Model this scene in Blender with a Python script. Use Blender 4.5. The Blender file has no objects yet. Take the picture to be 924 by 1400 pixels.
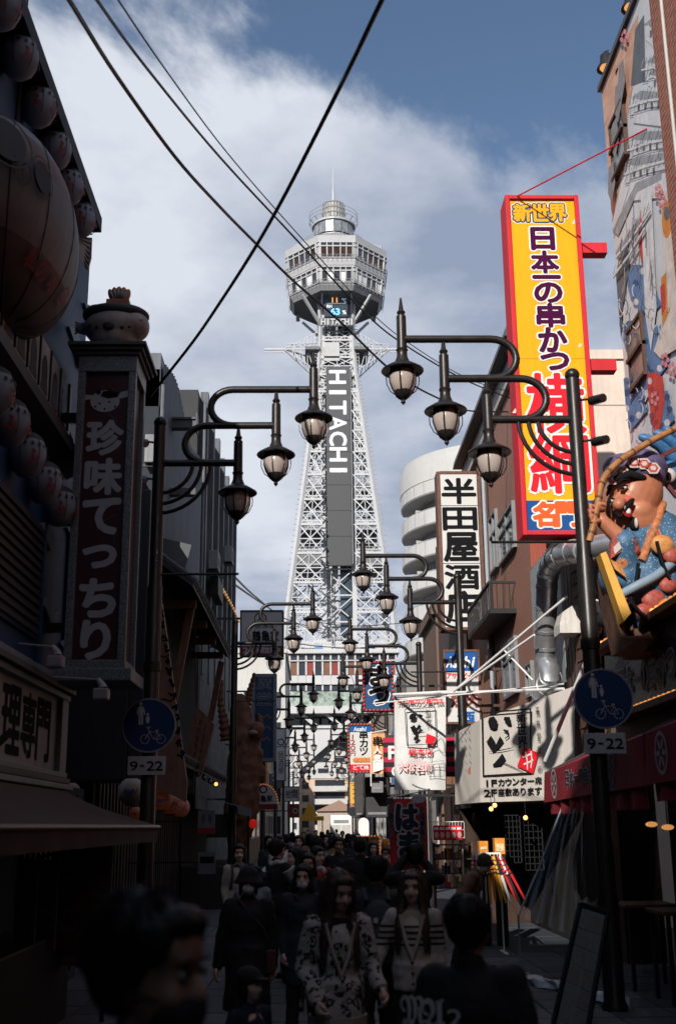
import bpy, bmesh, math, random
from mathutils import Vector, Matrix, noise
random.seed(7)
R = math.radians
SC = bpy.context.scene
COL = SC.collection
# ------------------------------------------------------------------ camera
FPX = 1565.0                       # focal length in pixels of the 924 x 1400 photograph
PITCH, YAW, ROLL, HC = R(15.36), R(1.27), 0.0095, 1.8
cam_data = bpy.data.cameras.new('camera'); cam = bpy.data.objects.new('camera', cam_data); COL.objects.link(cam)
cam_data.sensor_fit = 'VERTICAL'; cam_data.sensor_height = 36.0; cam_data.lens = FPX / 1400 * 36
cam_data.clip_start = 0.1; cam_data.clip_end = 20000
CM = Matrix.Rotation(-YAW, 4, 'Z') @ Matrix.Rotation(R(90) + PITCH, 4, 'X') @ Matrix.Rotation(-ROLL, 4, 'Z')
CM = Matrix.Translation((0, 0, HC)) @ CM
cam.matrix_world = CM
cam_data.dof.use_dof = True; cam_data.dof.focus_distance = 30.0; cam_data.dof.aperture_fstop = 2.8
SC.camera = cam
# ------------------------------------------------------------------ sky, sun, exposure
SUN_EL, SUN_AZ = R(28), R(20)      # light comes from behind the camera, a little from the left
world = bpy.data.worlds.new('World'); SC.world = world; world.use_nodes = True
def build_world():
    nt = world.node_tree; N = nt.nodes; L = nt.links
    for n in list(N): N.remove(n)
    out = N.new('ShaderNodeOutputWorld'); bg = N.new('ShaderNodeBackground')
    sky = N.new('ShaderNodeTexSky'); sky.sky_type = 'NISHITA'; sky.sun_disc = False
    sky.sun_elevation = SUN_EL; sky.sun_rotation = R(180) + SUN_AZ
    sky.altitude = 10; sky.air_density = 1.0; sky.dust_density = 0.6; sky.ozone_density = 2.0
    tc = N.new('ShaderNodeTexCoord'); sep = N.new('ShaderNodeSeparateXYZ'); L.new(tc.outputs['Generated'], sep.inputs[0])
    def math_(op, a, b=None, clamp=False):
        m = N.new('ShaderNodeMath'); m.operation = op; m.use_clamp = clamp
        for i, v in enumerate((a, b)):
            if v is None: continue
            if isinstance(v, (int, float)): m.inputs[i].default_value = v
            else: L.new(v, m.inputs[i])
        return m.outputs[0]
    zz = math_('ADD', math_('MAXIMUM', sep.outputs[2], 0.0), 0.22)
    comb = N.new('ShaderNodeCombineXYZ')
    L.new(math_('DIVIDE', sep.outputs[0], zz), comb.inputs[0]); L.new(math_('DIVIDE', sep.outputs[1], zz), comb.inputs[1])
    mp = N.new('ShaderNodeMapping'); L.new(comb.outputs[0], mp.inputs[0]); mp.inputs['Location'].default_value = CLOUD_LOC
    n1 = N.new('ShaderNodeTexNoise'); n1.inputs['Scale'].default_value = 1.1; n1.inputs['Detail'].default_value = 12; n1.inputs['Roughness'].default_value = 0.6
    n1.inputs['Distortion'].default_value = 0.25
    L.new(mp.outputs[0], n1.inputs['Vector'])
    n2 = N.new('ShaderNodeTexNoise'); n2.inputs['Scale'].default_value = 1.9; n2.inputs['Detail'].default_value = 10; n2.inputs['Roughness'].default_value = 0.56
    mp2 = N.new('ShaderNodeMapping'); mp2.inputs['Location'].default_value = CLOUD_LOC2; L.new(comb.outputs[0], mp2.inputs[0]); L.new(mp2.outputs[0], n2.inputs['Vector'])
    r1 = N.new('ShaderNodeValToRGB'); r1.color_ramp.elements[0].position = 0.43; r1.color_ramp.elements[1].position = 0.515
    r1.color_ramp.interpolation = 'EASE'
    low = math_('MULTIPLY', math_('MAXIMUM', math_('SUBTRACT', 0.61, sep.outputs[2]), 0.0), 0.95)   # layers overlap towards the horizon
    L.new(math_('ADD', n1.outputs[0], low), r1.inputs[0])
    r2 = N.new('ShaderNodeValToRGB'); e = r2.color_ramp.elements
    e[0].position = 0.37; e[0].color = (0.27, 0.325, 0.445, 1); e[1].position = 0.62; e[1].color = (0.67, 0.705, 0.775, 1)
    L.new(n2.outputs[0], r2.inputs[0])
    sc = N.new('ShaderNodeVectorMath'); sc.operation = 'SCALE'; L.new(sky.outputs[0], sc.inputs[0]); sc.inputs['Scale'].default_value = 1.0
    cl = N.new('ShaderNodeVectorMath'); cl.operation = 'SCALE'; L.new(r2.outputs[0], cl.inputs[0]); cl.inputs['Scale'].default_value = CLOUD_GAIN
    mix = N.new('ShaderNodeMix'); mix.data_type = 'RGBA'
    L.new(math_('MULTIPLY', r1.outputs[0], 0.97), mix.inputs[0]); L.new(sc.outputs[0], mix.inputs[6]); L.new(cl.outputs[0], mix.inputs[7])
    L.new(mix.outputs[2], bg.inputs[0]); bg.inputs[1].default_value = SKY_STRENGTH
    L.new(bg.outputs[0], out.inputs[0])
CLOUD_LOC = (3.75, -14.93, 0.0); CLOUD_LOC2 = (3.1, 1.7, 0.0); CLOUD_GAIN = 9.6; SKY_STRENGTH = 0.105
build_world()
sun_d = bpy.data.lights.new('sun', 'SUN'); sun = bpy.data.objects.new('sun', sun_d); COL.objects.link(sun)
sun_d.energy = 5.0; sun_d.angle = R(0.53); sun_d.color = (1.0, 0.945, 0.87)
SUN_DIR = Vector((math.sin(SUN_AZ) * math.cos(SUN_EL), math.cos(SUN_AZ) * math.cos(SUN_EL), -math.sin(SUN_EL)))
sun.rotation_euler = SUN_DIR.to_track_quat('-Z', 'Y').to_euler(); sun.location = (-10, -30, 40)
vs = SC.view_settings; vs.view_transform = 'Standard'; vs.look = 'None'; vs.gamma = 1.0; vs.use_curve_mapping = False
vs.exposure = 0.14
SC.cycles.max_bounces = 5; SC.cycles.diffuse_bounces = 2; SC.cycles.glossy_bounces = 3; SC.cycles.transmission_bounces = 4; SC.cycles.transparent_max_bounces = 10
SC.cycles.caustics_reflective = False; SC.cycles.caustics_refractive = False
SC.cycles.use_denoising = True
SC.cycles.sample_clamp_indirect = 4.0
# ------------------------------------------------------------------ where things stand: photo position + distance
def ray(px, py): return (CM.to_3x3() @ Vector((px - 462.0, 700.0 - py, -FPX))).normalized()
def U(px, py, Y):
    d = ray(px, py); t = Y / d.y
    return Vector((d.x * t, Y, HC + d.z * t))
def UX(px, py, X):
    d = ray(px, py); t = X / d.x
    return Vector((X, d.y * t, HC + d.z * t))
def UG(px, py, Z=0.0):
    d = ray(px, py); t = (Z - HC) / d.z
    return Vector((d.x * t, d.y * t, Z))
def Zy(py, Y, px=462): return U(px, py, Y).z
def Xp(px, py, Y): return U(px, py, Y).x
# ------------------------------------------------------------------ materials
MATS = {}
def mat(key, col=None, rough=0.6, metal=0.0, var=0.12, scale=6.0, bump=0.0, bscale=40.0, emit=None, estr=1.0, spec=0.3, streak=0.0, coat=0.0, tint=None, trans=0.0, alpha=1.0, sheen=0.0, rust=None):
    if key in MATS: return MATS[key]
    m = bpy.data.materials.new(key); m.use_nodes = True; MATS[key] = m
    nt = m.node_tree; N = nt.nodes; L = nt.links; b = N['Principled BSDF']
    col = col or (0.5, 0.5, 0.5)
    b.inputs['Roughness'].default_value = rough; b.inputs['Metallic'].default_value = metal
    b.inputs['Specular IOR Level'].default_value = spec; b.inputs['Coat Weight'].default_value = coat
    b.inputs['Transmission Weight'].default_value = trans; b.inputs['Alpha'].default_value = alpha
    if sheen: b.inputs['Sheen Weight'].default_value = sheen
    tc = N.new('ShaderNodeTexCoord')
    n = N.new('ShaderNodeTexNoise'); n.inputs['Scale'].default_value = scale; n.inputs['Detail'].default_value = 6; n.inputs['Roughness'].default_value = 0.62
    L.new(tc.outputs['Object'], n.inputs['Vector'])
    rp = N.new('ShaderNodeMapRange'); rp.inputs[1].default_value = 0.25; rp.inputs[2].default_value = 0.75
    rp.inputs[3].default_value = 1 - var; rp.inputs[4].default_value = 1 + var * 0.7
    L.new(n.outputs[0], rp.inputs[0])
    fac = rp.outputs[0]
    if streak > 0:
        mp = N.new('ShaderNodeMapping'); mp.inputs['Scale'].default_value = (9, 9, 0.7); L.new(tc.outputs['Object'], mp.inputs[0])
        s = N.new('ShaderNodeTexNoise'); s.inputs['Scale'].default_value = 1.6; s.inputs['Detail'].default_value = 5; L.new(mp.outputs[0], s.inputs['Vector'])
        sr = N.new('ShaderNodeMapRange'); sr.inputs[1].default_value = 0.3; sr.inputs[2].default_value = 0.62; sr.inputs[3].default_value = 1 - streak; sr.inputs[4].default_value = 1
        L.new(s.outputs[0], sr.inputs[0])
        mm = N.new('ShaderNodeMath'); mm.operation = 'MULTIPLY'; L.new(fac, mm.inputs[0]); L.new(sr.outputs[0], mm.inputs[1]); fac = mm.outputs[0]
    sc = N.new('ShaderNodeVectorMath'); sc.operation = 'SCALE'; sc.inputs[0].default_value = col[:3]; L.new(fac, sc.inputs['Scale'])
    outc = sc.outputs[0]
    if rust:
        rn = N.new('ShaderNodeTexNoise'); rn.inputs['Scale'].default_value = scale * 2.3; rn.inputs['Detail'].default_value = 8; L.new(tc.outputs['Object'], rn.inputs['Vector'])
        rr = N.new('ShaderNodeMapRange'); rr.inputs[1].default_value = 0.56; rr.inputs[2].default_value = 0.68; L.new(rn.outputs[0], rr.inputs[0])
        mx = N.new('ShaderNodeMix'); mx.data_type = 'RGBA'; L.new(rr.outputs[0], mx.inputs[0]); L.new(outc, mx.inputs[6]); mx.inputs[7].default_value = (*rust, 1); outc = mx.outputs[2]
    L.new(outc, b.inputs['Base Color'])
    rv = N.new('ShaderNodeMapRange'); rv.inputs[3].default_value = max(0.02, rough - 0.1); rv.inputs[4].default_value = min(1, rough + 0.1); L.new(n.outputs[0], rv.inputs[0]); L.new(rv.outputs[0], b.inputs['Roughness'])
    if bump > 0:
        bn = N.new('ShaderNodeTexNoise'); bn.inputs['Scale'].default_value = bscale; bn.inputs['Detail'].default_value = 4; L.new(tc.outputs['Object'], bn.inputs['Vector'])
        bp = N.new('ShaderNodeBump'); bp.inputs['Strength'].default_value = bump; bp.inputs['Distance'].default_value = 0.02
        L.new(bn.outputs[0], bp.inputs['Height']); L.new(bp.outputs[0], b.inputs['Normal'])
    if emit:
        b.inputs['Emission Color'].default_value = (*emit, 1); b.inputs['Emission Strength'].default_value = estr
    return m
def nodes_of(m): return m.node_tree.nodes, m.node_tree.links, m.node_tree.nodes['Principled BSDF']
def srgb(r, g, b):
    f = lambda c: (c / 255 / 12.92) if c / 255 <= 0.04045 else ((c / 255 + 0.055) / 1.055) ** 2.4
    return (f(r), f(g), f(b))
# ------------------------------------------------------------------ mesh building
class MB:
    def __init__(s): s.v = []; s.f = []
    def add(s, vs, fs):
        k = len(s.v); s.v.extend([tuple(v) for v in vs]); s.f.extend([tuple(i + k for i in f) for f in fs]); return s
    def box(s, a, b):
        x0, x1 = sorted((a[0], b[0])); y0, y1 = sorted((a[1], b[1])); z0, z1 = sorted((a[2], b[2]))
        return s.add([(x0, y0, z0), (x1, y0, z0), (x1, y1, z0), (x0, y1, z0), (x0, y0, z1), (x1, y0, z1), (x1, y1, z1), (x0, y1, z1)],
                     [(0, 3, 2, 1), (4, 5, 6, 7), (0, 1, 5, 4), (1, 2, 6, 5), (2, 3, 7, 6), (3, 0, 4, 7)])
    def cbox(s, a, b, c=0.02):                      # box with chamfered edges
        x0, x1 = sorted((a[0], b[0])); y0, y1 = sorted((a[1], b[1])); z0, z1 = sorted((a[2], b[2]))
        c = min(c, (x1 - x0) * .45, (y1 - y0) * .45, (z1 - z0) * .45)
        bm = bmesh.new(); bmesh.ops.create_cube(bm, size=1)
        for v in bm.verts: v.co = Vector(((x0 + x1) / 2 + v.co.x * (x1 - x0), (y0 + y1) / 2 + v.co.y * (y1 - y0), (z0 + z1) / 2 + v.co.z * (z1 - z0)))
        bmesh.ops.bevel(bm, geom=list(bm.edges), offset=c, segments=2, affect='EDGES', profile=0.6)
        bm.verts.index_update(); s.add([v.co.copy() for v in bm.verts], [[v.index for v in f.verts] for f in bm.faces]); bm.free(); return s
    def hexa(s, p): return s.add(p, [(0, 3, 2, 1), (4, 5, 6, 7), (0, 1, 5, 4), (1, 2, 6, 5), (2, 3, 7, 6), (3, 0, 4, 7)])
    def obox(s, c, size, rot):                      # oriented box
        q = []
        for z in (-.5, .5):
            for (x, y) in ((-.5, -.5), (.5, -.5), (.5, .5), (-.5, .5)):
                q.append(Vector(c) + rot @ Vector((x * size[0], y * size[1], z * size[2])))
        return s.hexa(q)
    def bar(s, a, b, w, h=None):                    # square bar between two points
        a, b = Vector(a), Vector(b); d = b - a; L = d.length
        if L < 1e-6: return s
        return s.obox((a + b) / 2, (w, h or w, L), d.to_track_quat('Z', 'Y').to_matrix())
    def cyl(s, a, b, r0, r1=None, n=10, caps=True):
        a, b = Vector(a), Vector(b); r1 = r0 if r1 is None else r1
        q = (b - a).to_track_quat('Z', 'Y').to_matrix(); vs = []
        for p, r in ((a, r0), (b, r1)):
            for i in range(n):
                t = 2 * math.pi * i / n; vs.append(p + q @ Vector((r * math.cos(t), r * math.sin(t), 0)))
        fs = [(i, (i + 1) % n, n + (i + 1) % n, n + i) for i in range(n)]
        if caps: fs += [tuple(range(n - 1, -1, -1)), tuple(range(n, 2 * n))]
        return s.add(vs, fs)
    def tube(s, pts, r, n=8, caps=True):
        pts = [Vector(p) for p in pts]; rs = r if isinstance(r, (list, tuple)) else [r] * len(pts); vs = []
        t0 = (pts[1] - pts[0]).normalized(); up = t0.orthogonal().normalized()
        for i, p in enumerate(pts):
            t = ((pts[min(i + 1, len(pts) - 1)] - pts[max(i - 1, 0)])).normalized()
            up = (up - t * up.dot(t)).normalized(); sd = t.cross(up)
            for k in range(n):
                a = 2 * math.pi * k / n; vs.append(p + (up * math.cos(a) + sd * math.sin(a)) * rs[i])
        fs = [(i * n + k, i * n + (k + 1) % n, (i + 1) * n + (k + 1) % n, (i + 1) * n + k) for i in range(len(pts) - 1) for k in range(n)]
        if caps: fs += [tuple(range(n - 1, -1, -1)), tuple(range((len(pts) - 1) * n, len(pts) * n))]
        return s.add(vs, fs)
    def lathe(s, prof, c=(0, 0, 0), n=16, caps=True):
        vs = []; c = Vector(c)
        for r, z in prof:
            for k in range(n):
                a = 2 * math.pi * k / n; vs.append(c + Vector((r * math.cos(a), r * math.sin(a), z)))
        m = len(prof); fs = [(i * n + k, i * n + (k + 1) % n, (i + 1) * n + (k + 1) % n, (i + 1) * n + k) for i in range(m - 1) for k in range(n)]
        if caps: fs += [tuple(range(n - 1, -1, -1)), tuple(range((m - 1) * n, m * n))]
        return s.add(vs, fs)
    def ell(s, c, r, nu=16, nv=10, rot=None):
        c = Vector(c); r = (r, r, r) if isinstance(r, (int, float)) else r; vs = []; fs = []
        for j in range(1, nv):
            ph = math.pi * j / nv
            for i in range(nu):
                th = 2 * math.pi * i / nu; v = Vector((r[0] * math.sin(ph) * math.cos(th), r[1] * math.sin(ph) * math.sin(th), r[2] * math.cos(ph)))
                vs.append(c + (rot @ v if rot else v))
        a = Vector((0, 0, r[2])); vs.append(c + (rot @ a if rot else a)); vs.append(c - (rot @ a if rot else a)); T = len(vs) - 2
        for i in range(nu):
            fs.append((T, i, (i + 1) % nu)); fs.append((T + 1, (nv - 2) * nu + (i + 1) % nu, (nv - 2) * nu + i))
            for j in range(nv - 2): fs.append((j * nu + i, (j + 1) * nu + i, (j + 1) * nu + (i + 1) % nu, j * nu + (i + 1) % nu))
        return s.add(vs, fs)
    def prism(s, pts, vec):                         # flat outline given thickness
        n = len(pts); pts = [Vector(p) for p in pts]; vec = Vector(vec)
        fs = [tuple(range(n)), tuple(range(2 * n - 1, n - 1, -1))] + [(i, n + i, n + (i + 1) % n, (i + 1) % n) for i in range(n)]
        return s.add(pts + [p + vec for p in pts], fs)
    def poly(s, pts): return s.add(pts, [tuple(range(len(pts)))])
    def grid(s, rows, close=False):                 # rows of points
        n = len(rows[0]); vs = [p for r in rows for p in r]; m = len(rows)
        return s.add(vs, [(i * n + k, i * n + (k + 1) % n, (i + 1) * n + (k + 1) % n, (i + 1) * n + k) for i in range(m - 1) for k in range(n if close else n - 1)])
    def rcone(s, a, b, ra, rb, n=12):               # tapered limb with round ends
        a, b = Vector(a), Vector(b); s.cyl(a, b, ra, rb, n, True); s.ell(a, ra * .995, n, 8); s.ell(b, rb * .995, n, 8); return s
    def xf(s, M): s.v = [tuple(M @ Vector(v)) for v in s.v]; return s
    def mesh(s, name, m, smooth=None):
        me = bpy.data.meshes.new(name); me.from_pydata(s.v, [], s.f); me.update()
        if m: me.materials.append(m)
        if smooth is not None:
            me.polygons.foreach_set('use_smooth', [True] * len(me.polygons)); me.set_sharp_from_angle(angle=R(smooth))
        return me
def link(name, me, parent=None):
    o = bpy.data.objects.new(name, me); COL.objects.link(o)
    if parent:
        o.parent = parent
        if parent.parent is None: o.matrix_parent_inverse = parent.matrix_basis.inverted()
    return o
def ob(name, mb, m, parent=None, smooth=None): return link(name, mb.mesh(name, m, smooth), parent)
def tag(o, label=None, cat=None, group=None, kind=None):
    for k, v in (('label', label), ('category', cat), ('group', group), ('kind', kind)):
        if v: o[k] = v
    return o
def thing(name, loc, label, cat, group=None, rz=0):
    o = bpy.data.objects.new(name, None); COL.objects.link(o); o.location = loc; o.rotation_euler = (0, 0, rz); o.empty_display_size = 0.2
    return tag(o, label, cat, group)
def dup(root, loc=None, rz=None, label=None, group=None, scale=None, mats=None):
    r = root.copy(); COL.objects.link(r)
    if loc is not None: r.location = loc
    if rz is not None: r.rotation_euler = (0, 0, rz)
    if scale is not None: r.scale = (scale,) * 3
    if label: r['label'] = label
    if group: r['group'] = group
    for ch in list(root.children):
        c = ch.copy(); COL.objects.link(c); c.parent = r
        for g in list(ch.children):
            d = g.copy(); COL.objects.link(d); d.parent = c
    return r
# ------------------------------------------------------------------ lettering
GLY = {}
def glyph(ch, off):
    k = (ch, round(off, 4))
    if k in GLY: return GLY[k]
    c = bpy.data.curves.new('glyph', 'FONT'); c.body = ch; c.offset = off; c.resolution_u = 3
    o = bpy.data.objects.new('glyph', c)
    me = bpy.data.meshes.new_from_object(o)
    vs = [(v.co.x, v.co.y) for v in me.vertices]; fs = [tuple(p.vertices) for p in me.polygons]
    bpy.data.meshes.remove(me); bpy.data.objects.remove(o); bpy.data.curves.remove(c)
    GLY[k] = (vs, fs); return GLY[k]
def text(s, c, rv, uv, w, h, m, parent, vertical=False, bold=0.0, lift=0.004, fill=0.92, name='lettering', shear=0.0, outline=None, om=None):
    """Flat print: string s set in a box w x h centred on c, in the plane of rv (right) and uv (up)."""
    rv, uv = Vector(rv).normalized(), Vector(uv).normalized(); nv = rv.cross(uv); c = Vector(c)
    if outline is not None: text(s, c, rv, uv, w, h, om, parent, vertical, outline, lift, fill, name + '_outline', shear)
    if outline is not None: lift = lift + 0.0055
    mb = MB(); n = len(s)
    for i, ch in enumerate(s):
        if ch == ' ': continue
        vs, fs = glyph(ch, 0.0); v0 = vs
        if not vs: continue
        x0 = min(v[0] for v in v0); x1 = max(v[0] for v in v0); y0 = min(v[1] for v in v0); y1 = max(v[1] for v in v0)
        wide = x1 - x0; tall = y1 - y0
        if vertical: cw, chh = w, h / n; cx, cy = 0, h / 2 - (i + .5) * h / n
        else: cw, chh = w / n, h; cx, cy = -w / 2 + (i + .5) * w / n, 0
        cjk = ord(ch) > 0x2E80
        if cjk: sx = cw * fill / max(wide, 0.78); sy = chh * fill / max(tall, 0.78 if ch not in 'ーっッ一' else 0.9)
        else:
            sx = cw * fill / max(wide, 0.42); sy = chh * fill / 0.74
        mx, my = (x0 + x1) / 2, ((y0 + y1) / 2 if (cjk or ch in '-%') else 0.36)
        lf = lift + (i % 2) * 0.0012
        em = min(sx, sy); nst = 1 if bold <= 0 else (8 if bold < .07 else 12)
        for q in range(nst):                          # a heavier weight is printed as overlapping impressions
            ox = oy = 0.0
            if nst > 1: ox, oy = bold * em * math.cos(2 * math.pi * q / nst), bold * em * math.sin(2 * math.pi * q / nst)
            pts = []
            for (x, y) in vs:
                a = (x - mx) * sx + (y - my) * sy * shear + ox; b_ = (y - my) * sy + oy
                pts.append(c + rv * (cx + a) + uv * (cy + b_) + nv * (lf + q * .00025))
            mb.add(pts, fs)
    return ob(name, mb, m, parent)
def stroke(pts, w, c, rv, uv, lift=0.004, mb=None):
    """Brush stroke ribbon on a plane: pts are (x, y[, width factor])."""
    mb = mb or MB(); rv, uv = Vector(rv).normalized(), Vector(uv).normalized(); nv = rv.cross(uv); c = Vector(c); L_ = []; Rr = []
    for i, p in enumerate(pts):
        a = pts[max(i - 1, 0)]; b = pts[min(i + 1, len(pts) - 1)]; d = Vector((b[0] - a[0], b[1] - a[1])).normalized(); k = (p[2] if len(p) > 2 else 1) * w / 2
        L_.append(c + rv * (p[0] - d.y * k) + uv * (p[1] + d.x * k) + nv * lift); Rr.append(c + rv * (p[0] + d.y * k) + uv * (p[1] - d.x * k) + nv * lift)
    return mb.grid([Rr, L_])
def disc_pts(c, rv, uv, rx, ry, n=24, lift=0.0):
    rv, uv = Vector(rv).normalized(), Vector(uv).normalized(); nv = rv.cross(uv)
    return [Vector(c) + rv * rx * math.cos(2 * math.pi * i / n) + uv * ry * math.sin(2 * math.pi * i / n) + nv * lift for i in range(n)]
EX, EY, EZ = Vector((1, 0, 0)), Vector((0, 1, 0)), Vector((0, 0, 1))
def smooth_path(pts, k=6):
    pts = [Vector(p) for p in pts]; out = []
    for i in range(len(pts) - 1):
        p0 = pts[max(i - 1, 0)]; p1 = pts[i]; p2 = pts[i + 1]; p3 = pts[min(i + 2, len(pts) - 1)]
        for j in range(k):
            t = j / k
            out.append(0.5 * ((2 * p1) + (p2 - p0) * t + (2 * p0 - 5 * p1 + 4 * p2 - p3) * t * t + (3 * p1 - p0 - 3 * p2 + p3) * t ** 3))
    out.append(pts[-1]); return out
SCRATCH = bpy.data.scenes.new('scratch')
def remesh(mb, name, m, voxel=0.015, smooth_it=4, parent=None, disp=None):
    """Fuse overlapping solids into one continuous skin."""
    me = mb.mesh(name, None); o = bpy.data.objects.new(name, me); SCRATCH.collection.objects.link(o)
    md = o.modifiers.new('fuse', 'REMESH'); md.mode = 'VOXEL'; md.voxel_size = voxel; md.use_smooth_shade = True
    if smooth_it:
        sm = o.modifiers.new('smooth', 'SMOOTH'); sm.iterations = smooth_it; sm.factor = 0.5
    SCRATCH.view_layers[0].update(); dg = SCRATCH.view_layers[0].depsgraph; nm = bpy.data.meshes.new_from_object(o.evaluated_get(dg))
    bpy.data.objects.remove(o); bpy.data.meshes.remove(me); nm.name = name
    if disp:
        n_ = len(nm.vertices); co = [0.0] * (3 * n_); no = [0.0] * (3 * n_); nm.vertices.foreach_get('co', co); nm.vertices.foreach_get('normal', no); out = []
        for i in range(n_): out.extend(disp(Vector(co[3 * i:3 * i + 3]), Vector(no[3 * i:3 * i + 3])))
        nm.vertices.foreach_set('co', out); nm.update()
    nm.polygons.foreach_set('use_smooth', [True] * len(nm.polygons))
    nm.materials.clear(); nm.materials.append(m)
    return link(name, nm, parent)
# ================================================================== ground and street
asphalt = mat('asphalt', (0.05, 0.05, 0.055), 0.85, var=0.35, scale=3, bump=0.4, bscale=90)
pave_m = [mat('paving_%s' % k, c, 0.7, var=0.3, scale=5, bump=0.25, bscale=120) for k, c in (('grey', (0.075, 0.08, 0.092)), ('dark', (0.045, 0.05, 0.06)), ('warm', (0.08, 0.078, 0.076)), ('slate', (0.055, 0.062, 0.074)))]
g = ob('ground', MB().poly([(-4000, -4000, 0), (4000, -4000, 0), (4000, 9000, 0), (-4000, 9000, 0)]), asphalt); tag(g, kind='structure')
street = ob('street', MB().box((-3.05, -60, 0.004), (3.95, 150, 0.03)), mat('street_joint', (0.035, 0.035, 0.04), 0.9, var=0.2)); tag(street, kind='structure')
def paving():
    proto = {}
    for (w, l, m) in ((0, 0, 0),): pass
    tw, tl = 0.58, 0.58; k = 0
    for j in range(25):
        for i in range(12):
            band = (j // 3) % 3
            mi = [0, 1, 3][band] if random.random() < 0.8 else random.randrange(4)
            key = (mi, random.randrange(2))
            if key not in proto:
                z0 = 0.028; z1 = 0.046 + key[1] * 0.003; c = 0.006; mb = MB()
                a, b = tw / 2 - 0.005, tl / 2 - 0.005
                mb.add([(-a, -b, z0), (a, -b, z0), (a, b, z0), (-a, b, z0), (-a + c, -b + c, z1), (a - c, -b + c, z1), (a - c, b - c, z1), (-a + c, b - c, z1)],
                       [(4, 5, 6, 7), (0, 1, 5, 4), (1, 2, 6, 5), (2, 3, 7, 6), (3, 0, 4, 7)])
                proto[key] = mb.mesh('paving_stone', pave_m[mi])
            o = link('paving_stone', proto[key], street); o.location = (-2.95 + (i + .5) * tw - 0.01, 10.4 + (j + .5) * tl, 0)
    mb = MB()
    for j in range(-40, 110):
        if 0 <= j < 25: continue
        for i in range(12):
            x = -2.95 + (i + .5) * tw - 0.01; y = 10.4 + (j + .5) * tl
            mb.box((x - .285, y - .285, 0.028), (x + .285, y + .285, 0.046))
    o = ob('paving_stones', mb, pave_m[3], street); tag(o, kind='stuff')
paving()
# ================================================================== the steel tower
TX, TY = 3.78, 170.0
steel = mat('white_painted_steel', (0.45, 0.46, 0.48), 0.45, var=0.08, scale=0.8)
steel_g = mat('grey_steel', (0.26, 0.265, 0.28), 0.5, var=0.15, scale=0.8)
panel_w = mat('deck_white_panel', (0.42, 0.425, 0.44), 0.45, var=0.1, scale=0.6, streak=0.12)
panel_g = mat('deck_grey_panel', (0.29, 0.295, 0.31), 0.5, var=0.12, scale=0.5, streak=0.2)
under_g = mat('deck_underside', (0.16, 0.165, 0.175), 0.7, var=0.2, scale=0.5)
glass_d = mat('dark_window_glass', (0.03, 0.035, 0.045), 0.08, var=0.3, scale=0.6, spec=0.6)
glass_w = mat('window_with_white_blind', (0.62, 0.63, 0.64), 0.3, var=0.06, scale=0.6)
glass_r = mat('window_warm_interior', (0.05, 0.027, 0.02), 0.12, var=0.7, scale=1.6)
screen_m = mat('led_screen_grey', (0.055, 0.057, 0.062), 0.5, var=0.1, scale=3)
tower = thing('observation_tower', (TX, TY, 0), 'tall white steel lattice observation tower at the end of the street', 'tower')
def zy(py, Y=170.0): return Zy(py, Y, 462)
def halfw(z):                                            # half width of the shaft at height z
    P = [(19, 8.4), (30, 7.75), (46, 5.8), (62, 3.9), (69, 3.05), (75, 2.6), (80, 2.5), (84, 2.9), (88, 4.6)]
    for (a, wa), (b, wb) in zip(P, P[1:]):
        if z <= b: return wa + (wb - wa) * (z - a) / (b - a)
    return P[-1][1]
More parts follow.
